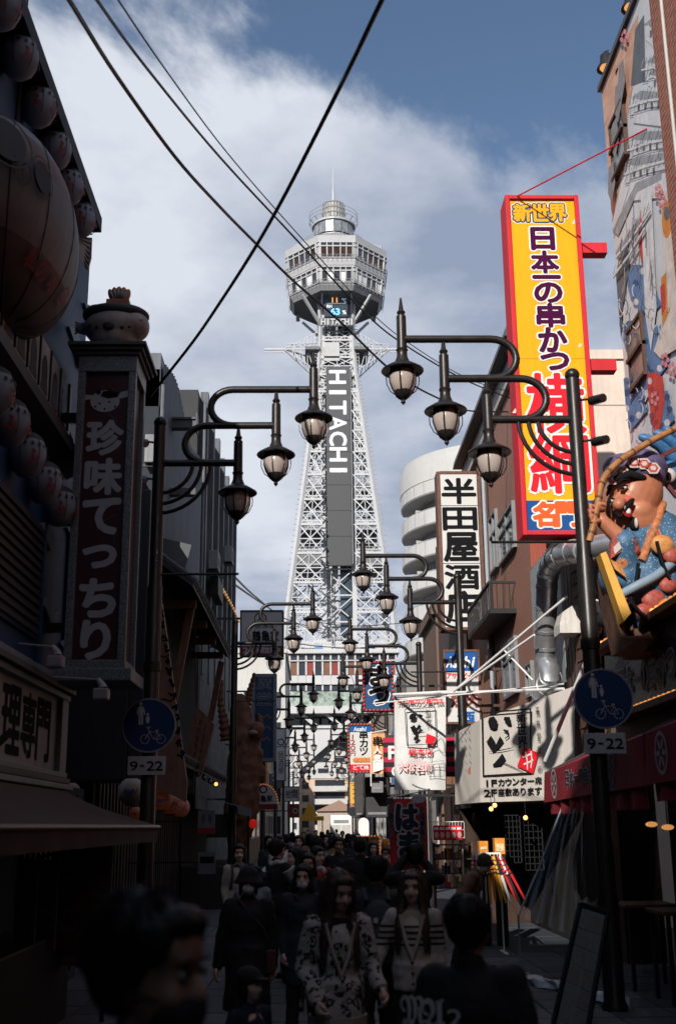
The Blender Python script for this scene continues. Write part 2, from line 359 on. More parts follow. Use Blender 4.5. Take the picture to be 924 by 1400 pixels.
def tower_shaft():
    LV = [26.5, 31.5, 36, 40.5, 45, 49, 53, 56.8, 60.4, 63.8, 67, 70, 73, 76, 79]
    cn = lambda z, sx, sy: Vector((TX + sx * halfw(z), TY + sy * halfw(z), z))
    for sx in (-1, 1):
        for sy in (-1, 1):
            mb = MB(); pts = [cn(z, sx, sy) for z in LV + [84, 88]]
            for a, b in zip(pts, pts[1:]): mb.bar(a, b, 0.62 if a.z < 64 else 0.46)
            leg = ob('leg', mb, steel, tower)
            mb = MB(); q = random.Random(3)                # lamp brackets studding the outer edge of the leg
            for i in range(len(LV) - 1):
                for t in (0, .2, .4, .6, .8):
                    p = cn(LV[i], sx, sy).lerp(cn(LV[i + 1], sx, sy), t); mb.bar(p + Vector((sx * .3, 0, 0)), p + Vector((sx * .75, 0, 0.05)), 0.1)
            tag(ob('lamp_brackets', mb, steel_g, leg), kind='stuff')
    for i in range(len(LV) - 1):
        z0, z1 = LV[i], LV[i + 1]; zm = (z0 + z1) / 2
        for (ax, ay, bx, by) in ((-1, -1, 1, -1), (-1, 1, 1, 1), (-1, -1, -1, 1), (1, -1, 1, 1)):
            mb = MB(); P = lambda t, z: cn(z, ax, ay).lerp(cn(z, bx, by), t)
            wide = halfw(zm) > 3.4; w = 0.17 if wide else 0.14
            inn = 2.35 / halfw(zm) if wide else 0.0
            cells = [(0, 0.5 - inn / 2), (0.5 + inn / 2, 1)] if wide else [(0, 1)]
            for (t0, t1) in cells:
                mb = MB()
                mb.bar(P(t0, z0), P(t1, z1), w); mb.bar(P(t1, z0), P(t0, z1), w)
                mb.bar(P(t0, zm), P(t1, zm), .14)
                tm = (t0 + t1) / 2
                mb.bar(P(tm, z0), P(t0, zm), .12); mb.bar(P(tm, z0), P(t1, zm), .12); mb.bar(P(tm, z1), P(t0, zm), .12); mb.bar(P(tm, z1), P(t1, zm), .12)
                mb.bar(P(tm, z0), P(tm, z1), .1)
                Q = lambda t, z: P(t0 + (t1 - t0) * t, z)
                mb.bar(Q(0, z0), Q(1, z0), .3); mb.bar(Q(0, z0 + .55), Q(1, z0 + .55), .16)
                for k in range(5): mb.bar(Q(k / 5, z0), Q((k + .5) / 5, z0 + .55), .09); mb.bar(Q((k + .5) / 5, z0 + .55), Q((k + 1) / 5, z0), .09); mb.bar(Q((k + .5) / 5, z0 + .55), Q((k + .5) / 5, z0 + 1.5), .07)
                mb.bar(Q(0, z0 + 1.5), Q(1, z0 + 1.5), .07)
                ob('lattice_panel', mb, steel, tower)
    # lift shaft columns and cross bars
    c = 2.3
    for sx in (-1, 1):
        for sy in (-1, 1): ob('shaft_column', MB().box((TX + sx * c - .33, TY + sy * c - .33, 26.5), (TX + sx * c + .33, TY + sy * c + .33, 87)), steel, tower)
    zz = 27.0
    while zz < 86:
        mb = MB()
        for sy in (-1, 1):
            mb.bar((TX - c, TY + sy * c, zz), (TX + c, TY + sy * c, zz), .22); mb.bar((TX - c, TY + sy * c, zz), (TX + c, TY + sy * c, zz + 4), .16); mb.bar((TX + c, TY + sy * c, zz), (TX - c, TY + sy * c, zz + 4), .16)
            mb.bar((TX + sy * c, TY - c, zz), (TX + sy * c, TY + c, zz), .2); mb.bar((TX + sy * c, TY - c, zz), (TX + sy * c, TY + c, zz + 4), .16)
        ob('shaft_brace', mb, steel, tower); zz += 4
    ob('lift_core', MB().box((TX + .2, TY - 1.5, 26.5), (TX + 1.9, TY + 1.6, 87)), mat('lift_core_glass', (0.05, 0.07, 0.09), 0.15, var=0.5, scale=0.5), tower)
    ob('stair_core', MB().box((TX - 1.9, TY - 1.2, 26.5), (TX - .1, TY + 1.6, 86)), panel_w, tower)
    ob('ladder', MB().bar((TX - 1.9, TY - c - .5, 27), (TX - 1.9, TY - c - .5, 39), .1).bar((TX - 1.2, TY - c - .5, 27), (TX - 1.2, TY - c - .5, 39), .1), steel, tower)
    # service platforms (dark undersides)
    for zc, h in ((zy(682), 0.8), (zy(735), .25), (zy(783), 1.4), (zy(610), .4)):
        w = halfw(zc) - .15; mb = MB(); mb.box((TX - w, TY - w, zc), (TX - 2.7, TY + w, zc + h)); mb.box((TX + 2.7, TY - w, zc), (TX + w, TY + w, zc + h))
        pl = ob('platform', mb, mat('platform_grating', (0.16, 0.165, 0.17), .7, var=.4, scale=1.5), tower)
        mb = MB(); n = 9
        for s in (-1, 1):
            for k in range(n + 1):
                x = TX + s * (2.7 + (w - 2.7) * k / n); mb.bar((x, TY - w, zc + h), (x, TY - w, zc + h + 1.1), .09)
            for q in (.55, 1.1): mb.bar((TX + s * 2.7, TY - w, zc + h + q), (TX + s * w, TY - w, zc + h + q), .08)
            for k in range(6): mb.bar((TX + s * 2.7, TY - w + 2 * w * k / 5, zc - .15), (TX + s * w, TY - w + 2 * w * k / 5, zc - .15), .28)
        tag(ob('platform_rail', mb, steel_g, pl), kind='stuff')
    # screen column with rotated lettering
    zt, zb = zy(504, 167), zy(775, 167); ys = TY - 3.55
    sc = ob('screen_column', MB().cbox((TX - 1.75, ys - .3, zb), (TX + 1.95, ys + .35, zt), .05), screen_m, tower)
    mb = MB()
    for py in (577, 620, 665, 700, 735): mb.box((TX - 1.78, ys - .32, zy(py, 167) - .04), (TX + 1.98, ys - .29, zy(py, 167) + .04))
    ob('screen_joint', mb, mat('dark_joint', (0.02, 0.02, 0.022), .6), sc)
    ob('screen_side', MB().box((TX + 2.0, ys - .1, zb + .3), (TX + 2.12, ys + .2, zt - .3)), steel_g, sc)
    zlt, zlb = zy(508, 167), zy(656, 167)
    text('HITACHI', (TX + .1, ys - .3, (zlt + zlb) / 2), (0, 0, -1), (1, 0, 0), zlt - zlb, 3.2, mat('lit_letter_white', (0.52, 0.54, 0.58), .4, var=.1, scale=2, emit=(.75, .8, .9), estr=.12), sc, bold=0.028, lift=.03, fill=.84)
    # cross arms with guy lattice
    za = zy(485)
    for s in (-1, 1):
        mb = MB(); tip = Vector((TX + s * 11.4, TY - 2.2, za)); tip2 = tip - Vector((s * 3.0, 0, 0))
        for sy in (-2.2, 2.2):
            A = Vector((TX + s * 2.6, TY + sy, za)); mb.bar(A, tip2, .2); mb.bar(A + Vector((0, 0, 3.2)), tip2, .11); mb.bar(A - Vector((0, 0, 4.0)), tip2, .11)
            for t in (.15, .35, .55, .75):
                p = A.lerp(tip2, t); mb.bar(p, (A + Vector((0, 0, 3.2))).lerp(tip2, t), .1); mb.bar(p, (A - Vector((0, 0, 4.0))).lerp(tip2, t), .1)
                mb.bar(p, (A - Vector((0, 0, 4.0))).lerp(tip2, t - .15), .1); mb.bar(p, (A + Vector((0, 0, 3.2))).lerp(tip2, t - .15), .1)
                mb.bar((p.x, TY - 2.2 * (1 - t * .5), za), (p.x, TY + 2.2 * (1 - t), za), .12)
        mb.bar(tip2, tip, .26); mb.bar(tip2 + Vector((0, 0, -.5)), tip + Vector((0, 0, -.5)), .12)
        for k in range(8):
            x = TX + s * (2.8 + k * .75); mb.bar((x, TY - 2.4, za + .3), (x, TY - 2.4, za + 1.0), .08)
        mb.bar((TX + s * 2.8, TY - 2.4, za + 1.0), (TX + s * 8.2, TY - 2.4, za + .75), .08)
        ob('cross_arm', mb, steel, tower)
    ob('arm_platform', MB().box((TX - 5.0, TY - 3.4, za - .5), (TX - 2.7, TY + 3, za)), mat('platform_grating'), tower); ob('arm_platform', MB().box((TX + 2.7, TY - 3.4, za - .5), (TX + 5.0, TY + 3, za)), mat('platform_grating'), tower)
    ob('waist_panel', MB().box((TX - 2.0, TY - 2.9, zy(503)), (TX + .4, TY - 2.75, zy(478))), panel_w, tower)
def tower_deck():
    base = [(-2.95, -8), (2.95, -8), (8.1, -2.8), (8.1, 2.8), (2.95, 8), (-2.95, 8), (-8.1, 2.8), (-8.1, -2.8)]
    def rg(py, s, ext=0):
        z = Zy(py, TY - 8 * s, 462) + ext
        return [Vector((TX + x * s, TY + y * s, z)) for x, y in base]
    def loft(name, rows, m, parent=tower, cap=(True, True)):
        mb = MB().grid(rows, close=True)
        if cap[0]: mb.poly(list(reversed(rows[0])))
        if cap[1]: mb.poly(rows[-1])
        return ob(name, mb, m, parent)
    L = dict(floor=rg(397, .84), f2=rg(389, .9), lw0=rg(386, .905), lw1=rg(364.5, .93), led0=rg(362, .955), led1=rg(355, .975), uw0=rg(352.5, .965), uw1=rg(331, .99), band=rg(329.5, 1.0), roof=rg(321.5, 1.01))
    loft('deck_floor', [L['floor'], L['f2'], L['lw0']], panel_g)
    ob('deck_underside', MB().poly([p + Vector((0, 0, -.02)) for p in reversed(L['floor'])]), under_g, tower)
    loft('deck_ledge', [L['lw1'], L['led0'], L['led1'], L['uw0']], panel_w)
    loft('deck_roof_band', [L['uw1'], L['band'], L['roof']], panel_w)
    inn = lambda rw, k: [Vector((TX + (p.x - TX) * k, TY + (p.y - TY) * k, p.z)) for p in rw]
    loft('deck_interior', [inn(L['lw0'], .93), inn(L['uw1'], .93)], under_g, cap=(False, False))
    # panes and mullions, one pane per opening
    for (lo, hi, tname, n, kinds) in (('uw0', 'uw1', 'upper', 5, 'rrrrr'), ('lw0', 'lw1', 'lower', 5, 'dwdwd')):
        for e in range(8):
            if e in (4,): continue
            a0, a1 = L[lo][e], L[lo][(e + 1) % 8]; b0, b1 = L[hi][e], L[hi][(e + 1) % 8]; mb = MB()
            fn = lambda t, s: (a0.lerp(a1, t)).lerp(b0.lerp(b1, t), s)
            m_ = 0.06
            xs = [m_ + (1 - 2 * m_) * k / n for k in range(n + 1)]
            if e == 0: xs = [m_, .24, .40, .60, .76, 1 - m_]
            nv = (a1 - a0).cross(EZ).normalized()
            for k in range(n):
                for (s0, s1) in ((.04, .72), (.77, .96)):
                    t0, t1 = xs[k] + .008, xs[k + 1] - .008
                    kk = kinds[k] if e == 0 else random.choice('rdrdd' if tname == 'upper' else 'dwdwd')
                    if s0 > .5: kk = 'd'
                    ob('window_pane', MB().poly([fn(t0, s0), fn(t1, s0), fn(t1, s1), fn(t0, s1)]), {'r': glass_r, 'd': glass_d, 'w': glass_w}[kk], tower)
            for t in xs: mb.bar(fn(t, 0) + nv * .05, fn(t, 1) + nv * .05, .26 if t in (xs[0], xs[-1]) else .17)
            for s_ in (.0, .745, 1.0): mb.bar(fn(0, s_) + nv * .06, fn(1, s_) + nv * .06, .2)
            mb.grid([[fn(0, 0), fn(0, 1)], [fn(m_, 0), fn(m_, 1)]]); mb.grid([[fn(1 - m_, 0), fn(1 - m_, 1)], [fn(1, 0), fn(1, 1)]])
            ob('window_frame', mb, panel_w, tower)
            # outside rail
            mb = MB(); r0, r1 = inn(L[lo], 1.045)[e], inn(L[lo], 1.045)[(e + 1) % 8]
            for q in (.1, .45): mb.bar(r0 + EZ * q, r1 + EZ * q, .045)
            for k in range(9): p = r0.lerp(r1, k / 8); mb.bar(p - EZ * .5, p + EZ * .45, .045)
            ob('deck_rail', mb, steel_g, tower)
    for s in (-1, 1):                                  # gondolas and brackets hung on the deck's flanks
        mb = MB()
        for k in range(5):
            x = TX + s * (7.6 - .35 * k); z = zy(395) - 1.6 * k + 2; mb.box((x - .3, TY - 3 + k, z), (x + .3, TY + 3, z + .15)); mb.bar((x, TY - 3 + k, z), (x, TY - 3 + k, z + 1.6), .12); mb.bar((x, TY + 2, z), (x, TY + 2, z + 1.6), .12)
        tag(ob('flank_bracket', mb, steel_g, tower), kind='stuff')
        mb = MB(); zf = L['floor'][0].z
        
        for sy in (-1, 1): ob('deck_strut', MB().bar((TX + s * 2.4, TY + sy * 2.4, zy(455)), (TX + s * 5.4, TY + sy * 5.2, zf), .38), steel, tower); ob('deck_strut', MB().bar((TX + s * 2.4, TY + sy * 2.4, zy(440)), (TX + s * 2.3, TY + sy * 6, zf), .28), steel, tower)
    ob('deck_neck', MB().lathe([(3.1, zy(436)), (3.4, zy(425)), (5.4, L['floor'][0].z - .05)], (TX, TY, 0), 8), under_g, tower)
    # weather display
    yd = TY - 4.2; zt, zb = Zy(398, yd), Zy(434, yd)
    d = ob('weather_display', MB().cbox((TX - 2.0, yd - .25, zb), (TX + 1.75, yd + .4, zt), .05), mat('display_black', (0.012, 0.02, 0.03), .3, var=.05, emit=(.02, .045, .07), estr=.35), tower)
    hh = zt - zb; cx = TX - .12; f = yd - .25
    em = lambda k, c, s: mat('led_' + k, c, .4, var=0, emit=c, estr=s)
    text('Temp', (cx - .75, f, zt - hh * .13), EX, EZ, 1.5, hh * .16, em('white', (.7, .8, .9), .5), d, bold=.02, lift=.02)
    text('11', (cx - .2, f, zt - hh * .34), EX, EZ, 1.35, hh * .27, em('orange', (1, .42, .08), .85), d, bold=.03, lift=.02)
    text('°C', (cx + 1.25, f, zt - hh * .38), EX, EZ, .75, hh * .17, em('white', None, 0), d, bold=.01, lift=.02)
    ob('display_rule', MB().box((cx - 1.5, f - .03, zt - hh * .505), (cx + 1.6, f - .01, zt - hh * .49)), em('white', None, 0), d)
    text('RH', (cx - 1.05, f, zt - hh * .6), EX, EZ, .8, hh * .13, em('white', None, 0), d, bold=.01, lift=.02)
    text('63', (cx - .1, f, zt - hh * .8), EX, EZ, 1.5, hh * .27, em('blue', (.12, .45, 1), .9), d, bold=.03, lift=.02)
    text('%', (cx + 1.3, f, zt - hh * .83), EX, EZ, .6, hh * .16, em('white', None, 0), d, bold=.01, lift=.02)
    z1, z0 = Zy(435.5, yd), Zy(445, yd)
    text('HITACHI', (TX + .1, yd - .1, (z0 + z1) / 2), EX, EZ, 5.2, z1 - z0, steel, tower, bold=.035, lift=.1, name='tower_lettering')
    ob('letter_backing', MB().box((TX - 2.8, yd, z0 - .1), (TX + 2.9, yd + .1, z1 + .1)), mat('letter_backing', (.12, .12, .13), .6), tower)
    # roof machinery: ring walkway, glass drum, lattice drum, mast
    zr = L['roof'][0].z
    ob('roof_slab', MB().poly([p for p in inn(L['roof'], .99)]), panel_g, tower)
    c = (TX - .3, TY, 0)
    ob('roof_drum', MB().lathe([(5.0, zr), (4.9, zr + 1.7), (4.2, zr + 2.6)], c, 24), panel_g, tower, 30)
    z2 = Zy(312, TY - 4); z3 = Zy(300.5, TY - 3)
    mb = MB()
    for k in range(16):
        a0, a1 = 2 * math.pi * k / 16, 2 * math.pi * (k + .93) / 16; r = 3.35
        ob('drum_window', MB().poly([(c[0] + r * math.cos(t), c[1] + r * math.sin(t), z) for t, z in ((a0, z2), (a1, z2), (a1, z3), (a0, z3))]), mat('drum_glass', (.22, .24, .27), .12, var=.5, scale=.7), tower)
    ob('drum_core', MB().lathe([(3.1, zr), (3.1, z3 + .3)], c, 20), panel_w, tower)
    ob('drum_cap', MB().lathe([(3.6, z3), (3.6, z3 + .35)], c, 24), panel_w, tower)
    z4 = Zy(282, TY)
    ob('lattice_drum', MB().lathe([(1.7, z3 + .35), (1.7, z4)], c, 20), mat('drum_mesh', (.42, .41, .39), .5, var=.35, scale=2.5), tower, 30)
    mb = MB()
    for k in range(24):
        a = 2 * math.pi * k / 24; x, y = c[0] + 1.85 * math.cos(a), c[1] + 1.85 * math.sin(a); mb.bar((x, y, z3 + .3), (x, y, z4 + .1), .09)
    for q in range(5):
        z = z3 + .5 + (z4 - z3 - .5) * q / 4; mb.tube([(c[0] + 1.85 * math.cos(t * math.pi / 12), c[1] + 1.85 * math.sin(t * math.pi / 12), z) for t in range(25)], .06, 4)
    tag(ob('drum_cage', mb, steel_g, tower), kind='stuff')
    for (r, z, h, nm) in ((5.3, zr + 1.4, 1.0, 24), (4.0, Zy(306, TY), 1.3, 18)):
        mb = MB()
        for q in (0, .5, 1): mb.tube([(c[0] + r * math.cos(t * math.pi / 16), c[1] + r * math.sin(t * math.pi / 16), z + h * q) for t in range(33)], .035, 4)
        for k in range(nm):
            a = 2 * math.pi * k / nm; p = Vector((c[0] + r * math.cos(a), c[1] + r * math.sin(a), z)); mb.bar(p, p + EZ * h, .04); mb.bar(p, (c[0] + 3.4 * math.cos(a), c[1] + 3.4 * math.sin(a), z - .6), .1)
        tag(ob('ring_rail', mb, steel_g, tower), kind='stuff')
    mb = MB()
    for k in range(7): mb.bar((TX + 5 + .35 * k, TY - 3, zr), (TX + 5 + .35 * k, TY - 3, zr + 1.6 - .12 * k), .12)
    for k in range(6): mb.bar((TX - 5.5 - .35 * k, TY - 3, zr), (TX - 5.0 - .35 * k, TY - 3, zr + 1.9 - .2 * k), .1)
    tag(ob('roof_aerials', mb, steel, tower), kind='stuff')
    zt_ = zy(231); mb = MB().cyl((c[0], TY, z4), (c[0], TY, z4 + (zt_ - z4) * .45), .26, .2, 8).cyl((c[0], TY, z4 + (zt_ - z4) * .45), (c[0], TY, zt_), .15, .05, 8)
    ob('mast', mb, steel, tower, 40)
def tower_base():
    F = 158.5; b = TY + 11
    x0, x1 = Xp(385, 900, F), Xp(541, 900, F); Z = lambda py: Zy(py, F, 462)
    white = mat('base_white_panel', (.48, .48, .485), .5, var=.08, scale=.4, streak=.12)
    ob('base_core', MB().box((x0 + .3, F + .5, Z(978)), (x1 - .3, b, Z(893))), under_g, tower)
    ob('base_roof', MB().cbox((x0 - .5, F - .6, Z(894)), (x1 + .5, b + .5, Z(888)), .1), white, tower)
    for (t, bt) in ((935.5, 923),): pass
    for (y0, y1, m) in ((936, 923.5, white), (976, 966, white), (904, 902.5, white)):
        ob('base_band', MB().box((x0, F - .2 if y0 < 970 else F - 1.2, Z(y0)), (x1, F + .5, Z(y1))), m, tower)
    ob('green_band', MB().box((x0 + .2, F - .05, Z(965)), (x1 - .2, F + .5, Z(945))), mat('green_panel', (.26, .32, .28), .5, var=.85, scale=1.8), tower)
    n = 14; rr = random.Random(5)
    for (y0, y1, kind) in ((902, 895, 'd'), (922.5, 904.5, 'r'), (944, 937, 'd')):
        for k in range(n):
            a = x0 + (x1 - x0) * k / n; c = x0 + (x1 - x0) * (k + 1) / n
            m = glass_d if kind == 'd' else (mat('red_blind', (.2, .03, .026), .5) if k in (3, 6) else mat('rust_curtain', (.16, .075, .045), .6, var=.3, scale=.8) if rr.random() < .75 else glass_d)
            ob('window_pane', MB().box((a + .12, F + .1, Z(y0)), (c - .12, F + .3, Z(y1))), m, tower)
        mb = MB()
        for k in range(n + 1): x = x0 + (x1 - x0) * k / n; ob('window_mullion', MB().box((x - .12, F - .1, Z(y0)), (x + .12, F + .35, Z(y1))), white, tower)
    mb = MB()
    for k in range(1, n): x = x0 + (x1 - x0) * k / n; mb.box((x - .03, F - .215, Z(935.8)), (x + .03, F - .19, Z(923.8)))
    ob('panel_joint', mb, panel_g, tower)
    # gallery of the arch: dark soffit, V strut, four splayed white legs carrying arches front and back
    mb = MB()
    for k in range(40): x = x0 + (x1 - x0) * k / 39; mb.bar((x, F - .5, Z(893) + .8), (x, F - .5, Z(893) + 2.0), .08)
    for q in (1.2, 1.9): mb.bar((x0, F - .5, Z(893) + q), (x1, F - .5, Z(893) + q), .08)
    tag(ob('roof_rail', mb, steel, tower), kind='stuff')
    rr = random.Random(9)
    for k in range(10):
        x = x0 + 1 + 14 * rr.random(); h = .8 + rr.random() * 1.6; y = F + 1 + rr.random() * 3; z = Z(888)
        ob('roof_unit', MB().cbox((x, y, z), (x + .8 + rr.random() * 1.2, y + 1, z + h), .05), rr.choice([white, panel_g, mat('unit_blue', (.1, .22, .4), .5), mat('unit_tan', (.42, .34, .26), .6)]), tower)
    for yy, th in ((F - .5, 1.6), (b - 2, 2.0)):
        Zq = lambda py: Zy(py, F, 462)
        half = [(-9.9, 0), (-7.6, 0)]
        arch = [(-8.0 + 8.0 * math.sin(t), Zq(1078) + (Zq(1004) - Zq(1078)) * (1 - (1 - t / (math.pi / 2)) ** 2.0)) for t in [math.pi / 2 * i / 12 for i in range(13)]]
        for s in (-1, 1):
            pts = [(-9.4, 0), (-7.9, 0)] + arch + [(0, Zq(996)), (-6.6, Zq(996)), (-8.1, Zq(1030))]
            ob('arch_leg', MB().prism([(TX + s * x, yy, z) for x, z in pts], (0, th, 0)), white, tower)
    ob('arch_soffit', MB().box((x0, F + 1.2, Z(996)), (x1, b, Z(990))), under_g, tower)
    ob('gallery_floor', MB().box((x0 - 1, F - .8, Z(996)), (x1 + 1, b, Z(992.5))), white, tower)
    mb = MB()
    for s in (-1, 1):
        for k in (.25, 3.6, 7.2): ob('gallery_strut', MB().hexa([Vector(p) for p in ((TX + s * k - .4, F - .3, Z(992)), (TX + s * k + .4, F - .3, Z(992)), (TX + s * k + .4, F + .4, Z(992)), (TX + s * k - .4, F + .4, Z(992)), (TX + s * (k + 1.9) - .35, F - .3, Z(976)), (TX + s * (k + 1.9) + .35, F - .3, Z(976)), (TX + s * (k + 1.9) + .35, F + .4, Z(976)), (TX + s * (k + 1.9) - .35, F + .4, Z(976)))]), white, tower)
    mb = MB()
    for k in range(12): x = x0 + (x1 - x0) * (k + .2) / 12; ob('gallery_window', MB().box((x, F + 1.4, Z(990)), (x + .9, F + 1.5, Z(981))), glass_d, tower)
tower_shaft(); tower_deck(); tower_base()
# ================================================================== street lamps, traffic signs, cables
lamp_m = mat('dark_bronze_paint', (0.022, 0.019, 0.019), 0.36, metal=0.3, spec=.4, var=0.3, scale=7, bump=.05, bscale=120)
lamp_glass = mat('milky_lamp_glass', (0.50, 0.42, 0.38), 0.22, var=0.12, scale=5, trans=.25)
def lamp_proto():
    t = thing('street_lamp', (0, 0, 0), 'street lamp', 'street lamp', 'three armed street lamps along the street')
    lo = lambda px, py: (2.92 - U(px, py, 12).x, U(px, py, 12).z)            # arm points towards +x
    ztop = lo(783, 522)[1]
    mb = MB().lathe([(.13, 0), (.13, .06), (.105, .1), (.105, 1.05), (.09, 1.12), (.09, 4.55), (.078, 4.6), (.078, ztop)], (0, 0, 0), 16)
    ob('pole', mb, lamp_m, t, 40)
    ob('pole_ball', MB().ell((0, 0, ztop + .05), (.085, .085, .08)), lamp_m, t, 60)
    ob('pole_band', MB().lathe([(.105, 3.55), (.105, 3.66)], (0, 0, 0), 16), lamp_m, t, 40)
    z3, z2, z1 = lo(725, 577)[1], lo(700, 521)[1], lo(650, 467)[1]
    m3, m2, m1 = lo(667, 577)[0], lo(607.5, 521)[0], lo(549, 467)[0]
    ra = .045
    ob('arm', MB().cyl((0, 0, z3), (m3, 0, z3), ra, n=10), lamp_m, t, 40)
    def hook(xm, zu, zl, xe):
        r = (zu - zl) / 2; pts = [(xm, 0, zu), (xe + .02, 0, zu)]
        pts += [(xe - r * 1.15 * math.sin(a), 0, (zu + zl) / 2 + r * math.cos(a)) for a in [math.pi * i / 14 for i in range(15)]]
        pts += [(xe + .22, 0, zl)]
        return MB().tube(pts, ra, 10)
    ob('arm', hook(m2, z2, z3, lo(712, 549)[0]), lamp_m, t, 40)
    ob('arm', hook(m1, z1, z2, lo(672, 494)[0]), lamp_m, t, 40)
    for k, (px, py) in enumerate(((708, 652), (722, 638), (735, 622))):
        xa = lo(px, 577)[0]; zb = lo(785, py)[1]
        pts = [(xa * math.sin(a), 0, zb + (z3 - zb) * (1 - math.cos(a))) for a in [math.pi / 2 * i / 10 for i in range(11)]]
        ob('bracket_curve', MB().tube(pts, .026, 8), lamp_m, t, 40)
    zb = lo(663, 745)[1]
    ob('banner_arm', MB().cyl((0, 0, zb), (1.0, 0, zb), .016, n=6).cyl((.82, 0, zb - .06), (.82, 0, zb), .008, n=5).cyl((.9, 0, zb - .06), (.9, 0, zb), .008, n=5), lamp_m, t)
    for (xm, zm) in ((m3, z3), (m2, z2), (m1, z1)):
        L = ob('lantern', MB().lathe([(.0, zm + .52), (.012, zm + .50), (.03, zm + .36), (.05, zm + .33), (.036, zm + .30), (.055, zm + .28), (.058, zm - .12), (.07, zm - .13), (.058, zm - .16), (.062, zm - .22), (.09, zm - .29), (.14, zm - .315), (.235, zm - .375), (.242, zm - .39), (.235, zm - .40), (.15, zm - .385), (.0, zm - .38)], (xm, 0, 0), 20, caps=False), lamp_m, t, 35)
        ob('lamp_glass', MB().lathe([(.125, zm - .39), (.148, zm - .45), (.145, zm - .53), (.12, zm - .61), (.085, zm - .66)], (xm, 0, 0), 18), lamp_glass, L, 50)
        ob('lamp_finial', MB().lathe([(.105, zm - .63), (.10, zm - .65), (.085, zm - .69), (.045, zm - .725), (.028, zm - .735), (.022, zm - .75), (.028, zm - .765), (.0, zm - .80)], (xm, 0, 0), 14), lamp_m, L, 50)
        mb = MB()
        for k in range(6):
            a = math.pi / 3 * k + .26; pts = [(xm + r * math.cos(a), r * math.sin(a), zm + z) for r, z in ((.132, -.385), (.156, -.45), (.153, -.53), (.128, -.61), (.09, -.67))]
            mb.tube(pts, .009, 5)
        ob('glass_ribs', mb, lamp_m, L)
        mb = MB()
        for k in range(2):
            a = 0.0 + math.pi * k; pts = [(xm + r * math.cos(a), r * math.sin(a), zm + z) for r, z in ((.16, -.40), (.185, -.47), (.18, -.55), (.14, -.635), (.08, -.68))]
            mb.tube(pts, .006, 5)
        ob('wire_guard', mb, lamp_m, L)
    return t
LEFT_Y = [13.55, 28.0, 44.5, 59, 74, 90, 108]; RIGHT_Y = [12.0, 22.8, 31.8, 39.6, 47, 58, 70, 84, 100]
ordw = ['nearest', 'second', 'third', 'fourth', 'fifth', 'sixth', 'seventh', 'eighth', 'farthest']
lamp0 = lamp_proto()
for i, y in enumerate(LEFT_Y):
    if i == 0: lamp0.location = (-1.905, y, .03); r = lamp0
    else: r = dup(lamp0, (-1.94, y, .03))
    r['label'] = 'black street lamp with three hanging lanterns, %s along the left side' % (ordw[i] if i < 6 else 'farthest')
for i, y in enumerate(RIGHT_Y):
    r = dup(lamp0, (2.92, y, .03), math.pi); r['label'] = 'black street lamp with three hanging lanterns, %s along the right side' % ordw[i]
sign_blue = mat('sign_blue', (0.004, 0.03, 0.11), 0.6, var=.15, scale=8); sign_white = mat('sign_white', (0.42, 0.43, 0.45), 0.6, var=.12, scale=8); sign_back = mat('sign_grey_rim', (.22, .23, .25), .45)
ink = mat('black_ink', (0.01, 0.01, 0.012), 0.9, var=.2, spec=.08)
